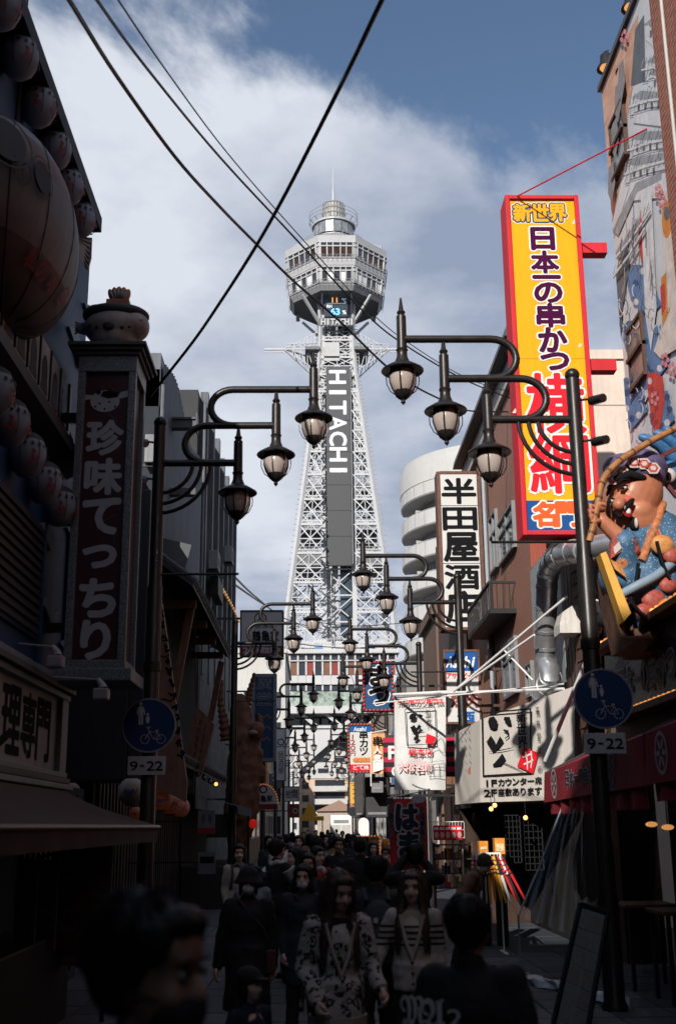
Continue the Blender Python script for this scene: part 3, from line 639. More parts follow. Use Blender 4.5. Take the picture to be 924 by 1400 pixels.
def traffic_sign(X, Y, zc, side, label):
    t = thing('traffic_sign', (X, Y, zc), label, 'traffic sign', 'round blue path signs on the lamp posts'); f = Y - .14
    c = Vector((X, f, zc)); r = .305
    ob('disc', MB().prism(list(reversed(disc_pts(c, EX, EZ, r, r, 40))), (0, .02, 0)), sign_blue, t)
    ring = MB(); o_ = disc_pts(c, EX, EZ, r + .006, r + .006, 40); i_ = disc_pts(c, EX, EZ, r - .012, r - .012, 40)
    ring.grid([[p + Vector((0, -.004, 0)) for p in i_], [p + Vector((0, -.004, 0)) for p in o_], [p + Vector((0, .022, 0)) for p in o_]], close=True); ob('rim', ring, sign_back, t)
    k = r / 190.0; fc = Vector((X, f, zc)); P = lambda x, y: ((x - 400) * k, -(y - 480) * k)
    mb = MB()
    def dsc(x, y, rx, ry=None): q = P(x, y); mb.poly(disc_pts(fc + EX * q[0] + EZ * q[1], EX, EZ, rx * k, (ry or rx) * k, 12, .004))
    def pg(pts): mb.poly([fc + EX * P(x, y)[0] + EZ * P(x, y)[1] + Vector((0, -.0052, 0)) for x, y in reversed(pts)])
    dsc(337, 327, 11, 12); pg([(322, 345), (352, 345), (360, 362), (352, 400), (325, 400), (310, 372)]); pg([(325, 398), (338, 398), (340, 475), (326, 475)]); pg([(341, 398), (356, 398), (357, 475), (345, 475)])
    pg([(352, 350), (362, 360), (372, 402), (366, 406), (350, 372)]); pg([(322, 348), (312, 358), (308, 385), (314, 410), (320, 408), (316, 388)])
    dsc(389, 402, 9); pg([(380, 414), (398, 414), (404, 440), (396, 466), (384, 466), (376, 438)])
    ob('pedestrians', mb, sign_white, t)
    mb = MB()
    st = lambda pts, w=5: stroke([P(x, y) for x, y in pts], w * k, fc, EX, EZ, .004, mb)
    for (x, y) in ((375, 578), (490, 578)): st([(x + 31 * math.cos(a), y + 31 * math.sin(a)) for a in [2 * math.pi * i / 20 for i in range(21)]], 4)
    st([(375, 578), (405, 527), (462, 530), (435, 577), (405, 527)]); st([(462, 530), (490, 578), (435, 577)]); st([(405, 527), (396, 503), (385, 497), (392, 492), (412, 496)], 6); st([(462, 530), (458, 518)]); st([(448, 518), (468, 517)], 8)
    ob('bicycle', mb, sign_white, t)
    zp = zc - .455; w, h = .215, .105
    ob('hour_plate', MB().cbox((X - w - .015, f, zp - h), (X + w - .015, f + .015, zp + h), .02), sign_white, t)
    text('9-22', (X - .015, f, zp), EX, EZ, .38, .12, ink, t, bold=.012)
    ob('clamp', MB().box((X - .05, f + .021, zc - .1), (X + .05, Y - .06, zc - .05)).box((X - .05, f + .016, zp - .02), (X + .05, Y - .06, zp + .02)), lamp_m, t)
pz = U(208, 993, 13.55); traffic_sign(-1.90, 13.55, pz.z, 1, 'round blue pedestrian and bicycle sign with 9-22 plate beside the puffer fish sign')
pz = U(821, 957, 12); traffic_sign(2.985, 12.0, pz.z, -1, 'round blue pedestrian and bicycle sign with 9-22 plate before the red awning')
def small(name, label, cat, loc, parts, group=None):
    t = thing(name, loc, label, cat, group)
    for p in parts: ob(p[0], p[1], p[2], t, p[3] if len(p) > 3 else None)
    return t
# security cameras clamped on the near right lamp post
for (py, lab) in ((547, 'small black security camera high on the nearest right lamp post'), (603, 'lower black security camera on the nearest right lamp post')):
    z = Zy(py, 12, 800); small('security_camera', lab, 'camera', (3.0, 12, z), [('camera_arm', MB().cyl((2.995, 12, z), (3.13, 11.95, z), .014), lamp_m), ('camera_body', MB().cyl((3.12, 12.0, z - .01), (3.2, 11.8, z - .05), .055, .05, 12), lamp_m, 40)], 'security cameras on the lamp post')
for (py, lab) in ((605, 'small black security camera high on the nearest left lamp post'), (655, 'lower black security camera on the nearest left lamp post')):
    z = Zy(py, 13.8, 205); small('security_camera', lab, 'camera', (-2.03, 13.8, z), [('camera_arm', MB().cyl((-2.015, 13.8, z), (-2.13, 13.75, z), .014), lamp_m), ('camera_body', MB().cyl((-2.12, 13.8, z - .01), (-2.2, 13.6, z - .05), .055, .05, 12), lamp_m, 40)], 'security cameras on the lamp post')
cable_m = mat('black_cable', (0.012, 0.013, 0.016), .5)
def cable(pts, r, label):
    o = ob('overhead_cable', MB().tube(smooth_path([U(*p) for p in pts], 6), r, 6), cable_m, None, 60); tag(o, label, 'cable', 'overhead cables across the street')
cable([(60, -50, 5.5), (95, 0, 6.2), (160, 104, 7.8), (240, 215, 9.6), (300, 282, 11.2), (345, 328, 12.6), (400, 383, 14), (462, 437, 15.5), (526, 499, 17), (565, 527, 18.4), (600, 545, 19.6), (637, 561, 21), (694, 563, 23.2)], .017, 'thickest black cable running from top left across the sky to the right')
cable([(95, -60, 6), (133, 0, 7), (200, 92, 9), (300, 214, 12), (400, 322, 14.5), (500, 429, 17), (557, 474, 18.5), (643, 523, 20.5), (735, 558, 22.8)], .0135, 'middle black cable of the three running from the top left corner')
cable([(125, -60, 6), (162, 0, 7.2), (230, 100, 9.2), (310, 208, 12), (400, 312, 14.8), (500, 420, 17.5), (560, 470, 19), (650, 522, 21), (745, 545, 23)], .008, 'thinnest black cable, uppermost of the three running from top left')
cable([(548, -50, 6.0), (522, 0, 6.5), (480, 88, 7.4), (430, 188, 8.6), (385, 275, 9.6), (345, 345, 10.4), (300, 415, 11.4), (262, 470, 12.1), (205, 542, 12.9)], .018, 'thick black cable rising from the puffer fish sign to the top')
cable([(322, 790, 50), (352, 818, 70), (390, 846, 110), (440, 866, 150)], .05, 'thin far cable sagging left of the tower base')
cable([(322, 800, 50), (360, 826, 75), (400, 850, 110), (450, 862, 150)], .05, 'second thin far cable sagging left of the tower base')
cable([(395, 878, 60), (440, 884, 62), (500, 886, 64), (548, 880, 66)], .025, 'thin cable crossing low before the tower base')
cable([(420, 848, 70), (480, 856, 72), (550, 852, 74)], .025, 'thin cable crossing the tower just above its base roof')
# ================================================================== left side of the street
def rect(x0, y0, x1, y1, Y):
    a, b, c, d = U(x0, y0, Y), U(x1, y0, Y), U(x0, y1, Y), U(x1, y1, Y)
    X0, X1 = (a.x + c.x) / 2, (b.x + d.x) / 2; Z1, Z0 = (a.z + b.z) / 2, (c.z + d.z) / 2
    return X0, X1, Z0, Z1
def signbox(name, label, cat, x0, y0, x1, y1, Y, depth, mface, mframe, fw=.04, group=None, side=None):
    X0, X1, Z0, Z1 = rect(x0, y0, x1, y1, Y)
    t = thing(name, ((X0 + X1) / 2, Y + depth / 2, Z0), label, cat, group)
    fr = MB(); 
    fr.cbox((X0, Y - .015, Z0), (X0 + fw, Y + depth, Z1), .008); fr.cbox((X1 - fw, Y - .015, Z0), (X1, Y + depth, Z1), .008)
    fr.box((X0 + fw, Y - .012, Z1 - fw), (X1 - fw, Y + depth, Z1 - .002)); fr.box((X0 + fw, Y - .012, Z0 + .002), (X1 - fw, Y + depth, Z0 + fw))
    ob('frame', fr, mframe, t)
    ob('face', MB().box((X0 + fw - .003, Y + .012, Z0 + fw - .003), (X1 - fw + .003, Y + depth - .02, Z1 - fw + .003)), mface, t)
    return t, Vector(((X0 + X1) / 2, Y + .012, (Z0 + Z1) / 2)), X1 - X0, Z1 - Z0
def bracket(t, x0, x1, y, zs, m, w=.06):
    for z in zs: ob('bracket', MB().box((x0, y - w / 2, z - w / 2), (x1, y + w / 2, z + w / 2)), m, t)
dk_wall = mat('dark_plaster', (0.026, 0.031, 0.040), .8, var=.3, scale=2, bump=.2)
blue_wall = mat('blue_painted_wall', (0.006, 0.038, 0.11), .6, var=.35, scale=2.5)
wave_m = mat('wave_pale_blue', (0.11, 0.17, 0.23), .6, var=.25, scale=6)
granite = mat('speckled_granite', (0.15, 0.18, 0.21), .45, var=.9, scale=55)
wood_d = mat('dark_stained_wood', (0.02, 0.019, 0.021), .6, var=.4, scale=9)
wood_b = mat('weathered_brown_wood', (0.15, 0.075, 0.05), .65, var=.45, scale=7, streak=.3)
peach = mat('peach_plaster', (0.24, 0.14, 0.11), .7, var=.35, scale=4, streak=.25)
tile_d = mat('dark_roof_tile', (0.03, 0.032, 0.036), .5, var=.4, scale=8)
bulb_m = mat('warm_bulb', (1, .55, .2), .4, var=0, emit=(1, .42, .1), estr=2.2)
glow_o = mat('orange_paper_glow', (.30, .17, .13), .6, var=.75, scale=22, emit=(1, .2, .05), estr=.014)
maroon = mat('deep_maroon', (0.034, 0.004, 0.012), .5, var=.25, scale=4)
off_w = mat('off_white_paint', (0.20, 0.205, 0.215), .6, var=.2, scale=6)
XF = -3.0
# --- puffer fish restaurant ------------------------------------------------
L1 = thing('restaurant_building', (-5, 5, 0), 'dark blue restaurant building with wide black eaves at far left', 'building')
ob('wall', MB().box((-12, -4.2, 0), (XF, UX(120, 420, XF).y, 9.2)), blue_wall, L1)
ob('roof', MB().prism([(-2.72, -4.4, 9.22), (-2.72, -4.4, 9.42), (-6, -4.4, 10.3), (-12.2, -4.4, 10.3), (-12.2, -4.4, 9.22)], (0, 17.75, 0)), mat('black_eaves', (.01, .011, .013), .7, var=.3), L1)
for k in range(22): ob('rafter', MB().box((-2.98, -3.9 + k * .8, 9.06), (-2.74, -3.8 + k * .8, 9.215)), wood_d, L1)
le = ob('lower_eaves', MB().prism([(-2.78, -4.2, 6.0), (-2.78, -4.2, 6.13), (-3.0, -4.2, 6.34), (-3.0, -4.2, 5.9)], (0, 17.6, 0)), wood_d, L1)
fz = ob('frieze', MB().box((-2.995, 6, 6.4), (-2.95, 13.2, 7.0)), mat('frieze_pale', (.30, .31, .33), .6, var=.3, scale=5), L1)
for k in range(14):
    y = 6.3 + k * .5; mb = MB(); mb.poly(disc_pts((-2.945, y, 6.66), EY, EZ, .13, .19, 14)); mb.poly([(-2.943, y - .16, 6.42), (-2.943, y + .16, 6.42), (-2.943, y + .1, 6.62), (-2.943, y - .1, 6.62)])
    ob('frieze_figure', mb, mat('frieze_dark', (.03, .032, .036), .6), fz)
    ob('frieze_bar', MB().box((-2.95, y + .22, 6.4), (-2.93, y + .25, 7.0)), wood_d, fz)
r_ = random.Random(4)
for k, (y, z, s) in enumerate(((14.2, 8.4, .5), (13.6, 7.7, .7), (14.6, 7.1, .6), (13.8, 6.5, .7), (14.7, 5.9, .5), (14.0, 5.3, .6), (14.6, 4.6, .6), (13.9, 3.9, .5), (12.6, 5.0, .5), (12.8, 4.2, .45))):
    pts = [(XF + .012, y - s, z), (XF + .012, y - s * .5, z - s * .1), (XF + .012, y, z - s * .35), (XF + .012, y + s * .6, z - s * .2), (XF + .012, y + s, z + s * .15), (XF + .012, y + s * .5, z + s * .02), (XF + .012, y + s * .1, z + s * .05), (XF + .012, y - s * .3, z + s * .25)]
    ob('wave_motif', MB().prism(pts, (.03, 0, 0)), wave_m, L1)
for z in (4.9, 4.3): pass
wl = ob('window_lattice', MB().box((XF, 8.2, 3.75), (XF + .04, 12.2, 5.0)), mat('lattice_back', (.015, .03, .05), .4, var=.5, scale=3), L1)
for k in range(12): ob('slat', MB().box((XF + .04, 8.2, 3.8 + k * .1), (XF + .07, 12.2, 3.85 + k * .1)), wood_d, wl)
ob('corner_frame', MB().box((XF, 12.3, 3.2), (XF + .05, 12.4, 5.4)), blue_wall, L1); ob('corner_frame', MB().box((XF, 13.6, 3.2), (XF + .05, 13.7, 5.4)), blue_wall, L1)
# lanterns shaped like puffer fish
lan_w = mat('lantern_paper', (0.18, 0.22, 0.28), .7, var=.18, scale=7); lan_k = mat('lantern_black', (.014, .015, .018), .6); lan_r = mat('lantern_red', (.22, .012, .018), .6)
def lantern_proto():
    t = thing('puffer_fish_lantern', (0, 0, 0), 'x', 'lantern', 'puffer fish lanterns under the eaves')
    ob('body', MB().lathe([(.03, -.235), (.09, -.215), (.145, -.16), (.178, -.08), (.188, 0), (.18, .08), (.155, .14)], (0, 0, 0), 18), lan_w, t, 60)
    ob('cap', MB().lathe([(.158, .135), (.135, .18), (.09, .215), (.04, .235), (.0, .24)], (0, 0, 0), 18), lan_k, t, 60)
    mb = MB()
    for k in range(16):
        a = 2 * math.pi * k / 16; c = Vector((.186 * math.cos(a), .186 * math.sin(a), .075)); n = Vector((math.cos(a), math.sin(a), .15)).normalized(); rv = EZ.cross(n).normalized(); mb.poly(disc_pts(c, rv, n.cross(rv), .019, .021, 8, .004))
    ob('spots', mb, lan_k, t)
    mb = MB()
    for k in range(6):
        a = math.pi / 3 * k + .3; mb.tube([(r * math.cos(a), r * math.sin(a), z) for r, z in ((.147, -.16), (.180, -.08), (.190, 0), (.182, .08), (.157, .14))], .003, 4)
    ob('seams', mb, lan_k, t)
    for k in range(3):
        a = -1.1 + 1.15 * k; n = Vector((math.cos(a), math.sin(a), -.12)).normalized(); text('ふ', n * .184 + EZ * -.03, EZ.cross(n), EZ, .12, .15, lan_r, t, bold=.03, lift=.012)
    ob('cord', MB().cyl((0, 0, .23), (0, 0, .36), .006, n=5), lan_k, t)
    return t
lp = lantern_proto(); first = True
for row, pts in (('upper', [(110, 300), (93, 255), (75, 205), (53, 145), (27, 78), (2, 8)]), ('lower', [(82, 692), (61, 660), (38, 622), (14, 578), (-8, 535)])):
    for i, (px, py) in enumerate(pts):
        p = UX(px, py, -2.84)
        q = lp if first else dup(lp); first = False; q.location = p; q.rotation_euler = (0, 0, random.uniform(-.4, .2))
        q['label'] = 'white puffer fish lantern, %s from the street end of the %s eaves row' % (('first', 'second', 'third', 'fourth', 'fifth', 'sixth')[i], row)
# giant puffer fish over the door
GF = U(12, 318, 10.2); GR = Vector((.64, 1.35, .98))
gf = thing('giant_puffer_fish', (GF.x, GF.y, GF.z - .98), 'giant round puffer fish figure hanging under the left eaves', 'figure')
bands = [(1.0, .55, mat('fish_skylit_top', (.16, .18, .21), .5, var=.3, scale=4)), (.55, .22, mat('fish_tan', (.13, .088, .072), .6, var=.45, scale=3, streak=.3)), (.22, -.18, mat('fish_grey', (.115, .125, .14), .6, var=.25, scale=3, streak=.2)), (-.18, -.52, mat('fish_cream', (.13, .128, .135), .6, var=.25, scale=3, streak=.25)), (-.52, -1.0, mat('fish_belly', (.08, .066, .064), .6, var=.4, scale=3))]  # top band: skylight on the fish put into its colour; the rest are panel tones
for hi, lo, m in bands:
    rows = []
    for i in range(7):
        s = hi + (lo - hi) * i / 6; c = math.sqrt(max(0, 1 - s * s)) + 1e-4
        rows.append([GF + Vector((GR.x * c * math.cos(2 * math.pi * k / 40), GR.y * c * math.sin(2 * math.pi * k / 40), GR.z * s)) for k in range(40)])
    ob('body_band', MB().grid(list(reversed(rows)), close=True), m, gf, 60)
def on_fish(px, py):
    d = ray(px, py); o_ = Vector((0, 0, HC)) - GF
    a = sum((d[i] / GR[i]) ** 2 for i in range(3)); b = 2 * sum(d[i] * o_[i] / GR[i] ** 2 for i in range(3)); c = sum((o_[i] / GR[i]) ** 2 for i in range(3)) - 1
    disc = b * b - 4 * a * c
    if disc < 0: disc = 0
    p = Vector((0, 0, HC)) + d * ((-b - math.sqrt(disc)) / (2 * a)); q = p - GF
    return p, Vector((q.x / GR.x ** 2, q.y / GR.y ** 2, q.z / GR.z ** 2)).normalized()
for k in range(12):
    a = 2 * math.pi * k / 12; pts = []
    for i in range(1, 16): ph = math.pi * i / 16; pts.append(GF + Vector((GR.x * 1.003 * math.sin(ph) * math.cos(a), GR.y * 1.003 * math.sin(ph) * math.sin(a), GR.z * math.cos(ph))))
    ob('seam', MB().tube(pts, .008, 5), lan_k, gf)
for (px, py, r1) in ((57, 243, .13), (8, 192, .2)):
    p, n = on_fish(px, py); rv = EZ.cross(n).normalized(); uv = n.cross(rv)
    ob('eye', MB().poly(disc_pts(p, rv, uv, r1, r1 * 1.25, 20, .02)), lan_k, gf); ring = MB(); ring.grid([disc_pts(p, rv, uv, r1 * 1.25, r1 * 1.5, 20, .012), disc_pts(p, rv, uv, r1 * 1.35, r1 * 1.62, 20, .012)], close=True); ob('eye_ring', ring, lan_k, gf)
p, n = on_fish(33, 238); rv = EZ.cross(n).normalized(); text('10,', p, rv, n.cross(rv), .42, .26, lan_k, gf, lift=.03)
for i, ch in enumerate('私の味自慢'):
    p, n = on_fish(42 + i * 14, 352 + i * 17); rv = EZ.cross(n).normalized(); text(ch, p, rv, n.cross(rv), .2, .24, lan_r, gf, bold=.012, lift=.03)
fp = UX(98, 325, -2.4); mb = MB(); a0 = fp
fan = [U(97, 322, 11.6), U(126, 325, 11.9), U(125, 352, 11.9), U(120, 371, 11.9), U(108, 352, 11.7)]
ob('tail_fin', MB().prism(fan, (0, .03, .0)), off_w, gf)
for k in range(7): ob('fin_ray', MB().cyl(fan[0], U(126 - k * .9, 326 + k * 7, 11.88), .008, n=5), lan_k, gf)
ob('hanger', MB().cyl(GF + EZ * .97, GF + EZ * 3.2, .03, n=8), lan_k, gf)
# tall granite puffer fish sign
Xa, Xb = -2.73, -2.06; Zb, Zt = U(140, 932, 12.5).z, U(150, 486, 12.5).z; Yf, Yb = 12.5, 13.25
fs = thing('puffer_fish_sign', ((Xa + Xb) / 2, 12.9, Zb), 'tall granite framed sign with white Japanese characters and a painted puffer fish', 'sign')
fw = .085
ob('core', MB().box((Xa + .05, Yf + .05, Zb + .05), (Xb - .05, Yb - .05, Zt - .05)), maroon, fs)
for (x0, x1, y0, y1) in ((Xa, Xa + fw, Yf, Yf + fw), (Xb - fw, Xb, Yf, Yf + fw), (Xb - fw, Xb, Yb - fw, Yb), (Xa, Xa + fw, Yb - fw, Yb)): ob('corner_post', MB().cbox((x0, y0, Zb + .24), (x1, y1, Zt - .2), .008), granite, fs)
ob('lintel', MB().cbox((Xa - .005, Yf - .005, Zt - .2), (Xb + .005, Yb + .005, Zt), .01), granite, fs)
ob('base', MB().cbox((Xa - .005, Yf - .005, Zb + .14), (Xb + .005, Yb + .005, Zb + .24), .01), granite, fs)
ob('plinth', MB().cbox((Xa - .09, Yf - .09, Zb), (Xb + .09, Yb + .09, Zb + .14), .015), granite, fs)
for k in range(3): ob('cornice', MB().cbox((Xa - .04 - .04 * k, Yf - .04 - .04 * k, Zt + .045 * k), (Xb + .04 + .04 * k, Yb + .04 + .04 * k, Zt + .045 * (k + 1)), .006), mat('cornice_dark', (.05, .055, .062), .5), fs)
cx = (Xa + Xb) / 2; fy = Yf + .05; ht = Zt - Zb
fug_w = mat('fugu_letter_grey', (.32, .35, .40), .6, var=.15, scale=6)
ztx1 = U(150, 570, 12.5).z; ztx0 = U(138, 903, 12.5).z
text('珍味てっちり', (cx, fy, (ztx0 + ztx1) / 2), EX, EZ, .46, ztx1 - ztx0, fug_w, fs, vertical=True, bold=.045, fill=.86)
zc = U(150, 543, 12.5).z; mb = MB(); mb.poly(disc_pts((cx - .02, fy, zc - .03), EX, EZ, .17, .135, 24, .004)); mb.poly([Vector((cx + x, fy - .0055, zc + z)) for x, z in ((.1, -.01), (.28, .03), (.27, .11), (.16, .08))]); mb.poly([Vector((cx + x, fy - .0055, zc + z)) for x, z in ((-.17, .0), (-.26, -.02), (-.25, .05), (-.16, .04))])
ob('painted_fish', mb, fug_w, fs)
mb = MB(); mb.poly([Vector((cx + x, fy - .007, zc + z)) for x, z in ((-.07, .03), (.02, .0), (.13, .02), (.12, .08), (.02, .1), (-.05, .09))]); mb.poly(disc_pts((cx - .1, fy, zc + .08), EX, EZ, .03, .03, 12, .007))
for (x, z) in ((-.13, -.1), (-.08, -.06), (.1, -.1), (-.02, -.13), (.03, -.04)): mb.poly(disc_pts((cx + x, fy, zc + z), EX, EZ, .014, .014, 8, .007))
ob('painted_fish_marks', mb, ink, fs)
mb = MB(); rr = random.Random(2)
for k in range(9):
    z = Zb + .4 + rr.random() * (ht - .8); x = cx + rr.uniform(-.2, .2); stroke([(0, 0), (rr.uniform(-.1, .1), .1), (rr.uniform(-.2, .2), .2)], .008, (x, fy, z), EX, EZ, .002, mb)
ob('crackle_lines', mb, mat('crackle', (.08, .05, .05), .6), fs)
for z in (Zb + .6, Zt - .7): ob('bracket', MB().box((XF - .02, 12.8, z), (Xa + .06, 12.9, z + .1)), lamp_m, fs)
# fish figure with fan crest on top of that sign
c = U(158, 452, 12.85); ff = thing('puffer_fish_figure', (c.x, c.y, Zt + .135), 'cream and black puffer fish figure with a fan crest on top of the granite sign', 'figure')
mb = MB(); mb.ell(c + EZ * .02, (.38, .3, .24), 24, 14); mb.ell(c + Vector((.22, -.02, .04)), (.2, .22, .19)); mb.ell(c + Vector((0, 0, -.12)), (.29, .27, .24)); mb.ell(c + Vector((-.34, .05, .05)), (.16, .06, .09))
body = remesh(mb, 'body', mat('fish_cream_gloss', (.28, .26, .25), .4, var=.35, scale=5, streak=.3), .02, 3, ff)
mb = MB(); mb.ell(c + Vector((.0, .01, .19)), (.41, .29, .13), 24, 12); mb.ell(c + Vector((-.22, .02, .25)), (.16, .14, .09))
remesh(mb, 'dark_back', lan_k, .02, 2, ff)
mb = MB()
for (dx, dz, r) in ((-.26, -.03, .025), (-.17, -.06, .03), (.12, -.07, .03), (.2, -.05, .026), (-.03, -.06, .07)): mb.ell(c + Vector((dx, -.29 + abs(dx) * .35, dz)), (r, .02, r * .8), 10, 6)
ob('spots', mb, lan_k, ff, 60)
mb = MB(); mb.ell(c + Vector((.31, -.19, .06)), (.05, .02, .03), 10, 6); ob('mouth', mb, fug_w, ff, 60)
for k in range(5): ob('tail_ray', MB().cyl(c + Vector((-.36, .05, .06)), c + Vector((-.5, .05, -.02 + .04 * k)), .02, .012, 6), off_w, ff)
cc = U(163, 412, 12.85); cc.z = c.z + .33
for k in range(5):
    a = -.62 + .31 * k; tip = cc + Vector((.15 * math.sin(a) * 1.5, 0, .24 * math.cos(a))); M = Matrix.Rotation(a * .7, 3, 'Y')
    ob('crest_petal', MB().ell(cc.lerp(tip, .62), (.045, .09, .1), 12, 8, M), mat('crest_orange', (.30, .10, .055), .5, var=.3), ff, 60); ob('petal_face', MB().ell(cc.lerp(tip, .58) + Vector((0, -.055, -.015)), (.028, .05, .07), 10, 8, M), off_w, ff, 60)
ob('crest_band', MB().cbox((cc.x - .14, cc.y - .1, cc.z - .03), (cc.x + .14, cc.y + .1, cc.z + .05), .015), mat('crest_orange'), ff)
# grey sign cabinet behind it
X0, X1, Z0, Z1 = rect(80, 880, 196, 1068, 15.6)
t = thing('sign_cabinet', (X0, 16, Z0), 'plain grey metal cabinet below the granite puffer fish sign', 'cabinet'); gm = mat('grey_sheet', (.034, .042, .054), .55, var=.15, scale=1.5, streak=.2)
ob('panel', MB().cbox((XF - .3, 15.6, Z0), (X1 - .2, 16.4, Z1 + 2.2), .02), gm, t); ob('panel', MB().cbox((X1 - .198, 15.61, Z0 + .003), (X1, 16.4, Z1 + 2.2), .02), gm, t)
# restaurant name board along the facade
t = thing('name_board', (XF + .1, 11, 2.3), 'pale board with bold black characters and granite frame above the brown awning', 'sign')
yR = UX(80, 1000, XF + .12).y; zT, zB = 3.22, 2.42
ob('board', MB().box((XF + .003, 6, zB), (XF + .1, yR, zT)), mat('board_cream', (.25, .245, .25), .6, var=.15, scale=2.5), t)
ob('end_frame', MB().cbox((XF + .003, yR, zB - .1), (XF + .16, yR + .32, zT + .12), .01), granite, t)
for k, (z, w) in enumerate(((zT, .1), (zT + .07, .16), (zT + .14, .13))): ob('top_ledge', MB().cbox((XF + .003, 6, z), (XF + .08 + w, yR + .32, z + .065), .01), granite if k != 1 else tile_d, t)
for k, (z, w) in enumerate(((zB - .065, .1), (zB - .13, .14), (zB - .2, .18))): ob('bottom_ledge', MB().cbox((XF + .003, 6, z), (XF + .08 + w, yR + .32, z + .06), .01), granite if k != 1 else tile_d, t)
for ch, a, b in (('門', 68, 50), ('専', 48, 29), ('理', 27, 1)):
    ya, yb = UX(b, 1000, XF + .1).y, UX(a, 1000, XF + .1).y; text(ch, (XF + .1, (ya + yb) / 2, (zB + zT) / 2), EY, EZ, yb - ya, .62, ink, t, bold=.028, fill=1.0)
# gooseneck lamps lighting the boards
for (a, b, Yd, lab) in (((-10, 877), (72, 884), 11.6, 'white arm lamp above the pale name board'), ((40, 924), (134, 929), 12.2, 'white arm lamp before the foot of the granite sign')):
    p, q = U(a[0], a[1], Yd), U(b[0], b[1], Yd); t = thing('arm_lamp', q, lab, 'lamp', 'white arm lamps on the restaurant')
    m = mat('lamp_white', (.26, .26, .27), .4); p = Vector((XF, p.y, p.z)) if p.x > XF else p
    ob('arm', MB().cyl(p, q, .012, n=6), m, t); ob('lamp_head', MB().tube([q, q + Vector((.05, -.01, -.06)), q + Vector((.06, -.02, -.10))], [.03, .04, .055], 10), m, t, 50); ob('lamp_box', MB().cbox(q + Vector((-.03, -.1, -.22)), q + Vector((.13, .06, -.1)), .02), m, t)
# brown awning
t = thing('brown_awning', (-2.4, 9, 1.8), 'brown canvas awning over the shop front at lower left', 'awning'); aw = mat('brown_canvas', (.05, .028, .026), .8, var=.3, scale=3, bump=.15, bscale=60)
rows = []
for j in range(9):
    s = j / 8; rows.append([Vector((XF + .02 + (1.27) * s, 4 + 9.1 * k / 24, 2.32 - .5 * s - .05 * math.sin(math.pi * s) + .012 * math.sin(k * 1.9 + j) * s)) for k in range(25)])
ob('canvas', MB().grid(rows), aw, t, 60); ob('front_tube', MB().cyl((XF + 1.29, 4, 1.81), (XF + 1.29, 13.12, 1.81), .022, n=8), mat('tube_bronze', (.12, .07, .05), .4), t, 40)
ob('valance', MB().grid([[(XF + 1.29, 4 + 9.1 * k / 30, 1.80) for k in range(31)], [(XF + 1.28 + .02 * math.sin(k * 2.1), 4 + 9.1 * k / 30, 1.66) for k in range(31)]]), aw, t, 60)
for y in (6, 9.5, 12.9): ob('awning_arm', MB().cyl((XF, y, 1.5), (XF + 1.27, y, 1.78), .018, n=6), lamp_m, t)
# shop front below the awning
sf = thing('corner_restaurant', (XF, 9, 0), 'dark restaurant front under the brown awning', 'restaurant')
ob('front_wall', MB().box((XF - .2, 4, 0), (XF + .005, 15.4, 2.3)), dk_wall, sf)
for k in range(12): ob('slat', MB().box((XF + .006, 12.2 + .24 * k, .15), (XF + .05, 12.2 + .24 * k + .07, 2.2)), wood_d, sf)
ob('counter', MB().cbox((XF + .01, 5, 0), (XF + .6, 12, .85), .02), wood_d, sf)
poster_w = mat('poster_white', (.12, .135, .155), .55, var=.15, scale=5)
def poster(name, label, x0, y0, x1, y1, Y, m, depth=.03):
    X0, X1, Z0, Z1 = rect(x0, y0, x1, y1, Y); t = thing(name, ((X0 + X1) / 2, Y, Z0), label, 'poster')
    ob('sheet', MB().box((X0, Y, Z0), (X1, Y + depth, Z1)), m, t); return t, Vector(((X0 + X1) / 2, Y, (Z0 + Z1) / 2)), X1 - X0, Z1 - Z0
t, c, w, h = poster('menu_poster', 'white menu poster with round yellow lettering under the brown awning', 70, 1153, 152, 1320, 11.6, poster_w)
text('新世界名物', c + Vector((.05, 0, h * .42)), EX, EZ, w * .62, h * .07, ink, t, bold=.03)
text('串かつ', c + Vector((0, 0, h * .3)), EX, EZ, w * .9, h * .15, mat('poster_gold', (.16, .09, .02), .5), t, bold=.05, outline=.09, om=ink)
ob('food_picture', MB().ell(c + Vector((0, 0, -.05)), (w * .4, .012, h * .16), 18, 6), mat('food_brown', (.09, .045, .02), .6, var=.7, scale=16), t)
ob('food_picture', MB().ell(c + Vector((-.1, 0, -h * .33)), (w * .25, .012, h * .1), 18, 6), mat('food_red', (.08, .03, .02), .6, var=.7, scale=16), t)
ob('easel', MB().bar(c + Vector((-w * .4, .04, -h / 2)), (c.x - w * .4, c.y + .1, 0.03), .04).bar(c + Vector((w * .4, .04, -h / 2)), (c.x + w * .4, c.y + .1, 0.03), .04), wood_d, t)
for (a, b, lab) in ((20, 50, 'tall narrow pale banner strip at the lower left corner'), (47, 78, 'second narrow pale banner strip beside the menu poster')):
    t, c, w, h = poster('banner_strip', lab, a + 6, 1175, b, 1300, 10.6 if a < 30 else 11.0, poster_w); t['category'] = 'banner'
    mb = MB()
    for k in range(6): stroke([(-.03, 0), (.03, .02), (.02, -.03)], .018, c + Vector((0, 0, h * (.36 - .13 * k))), EX, EZ, .004, mb)
    tag(ob('brush_writing', mb, ink, t), kind='stuff'); ob('pole', MB().cyl((c.x - w / 2 - .015, c.y + .015, .04), (c.x - w / 2 - .015, c.y + .015, c.z + h / 2), .012, n=6), lamp_m, t)
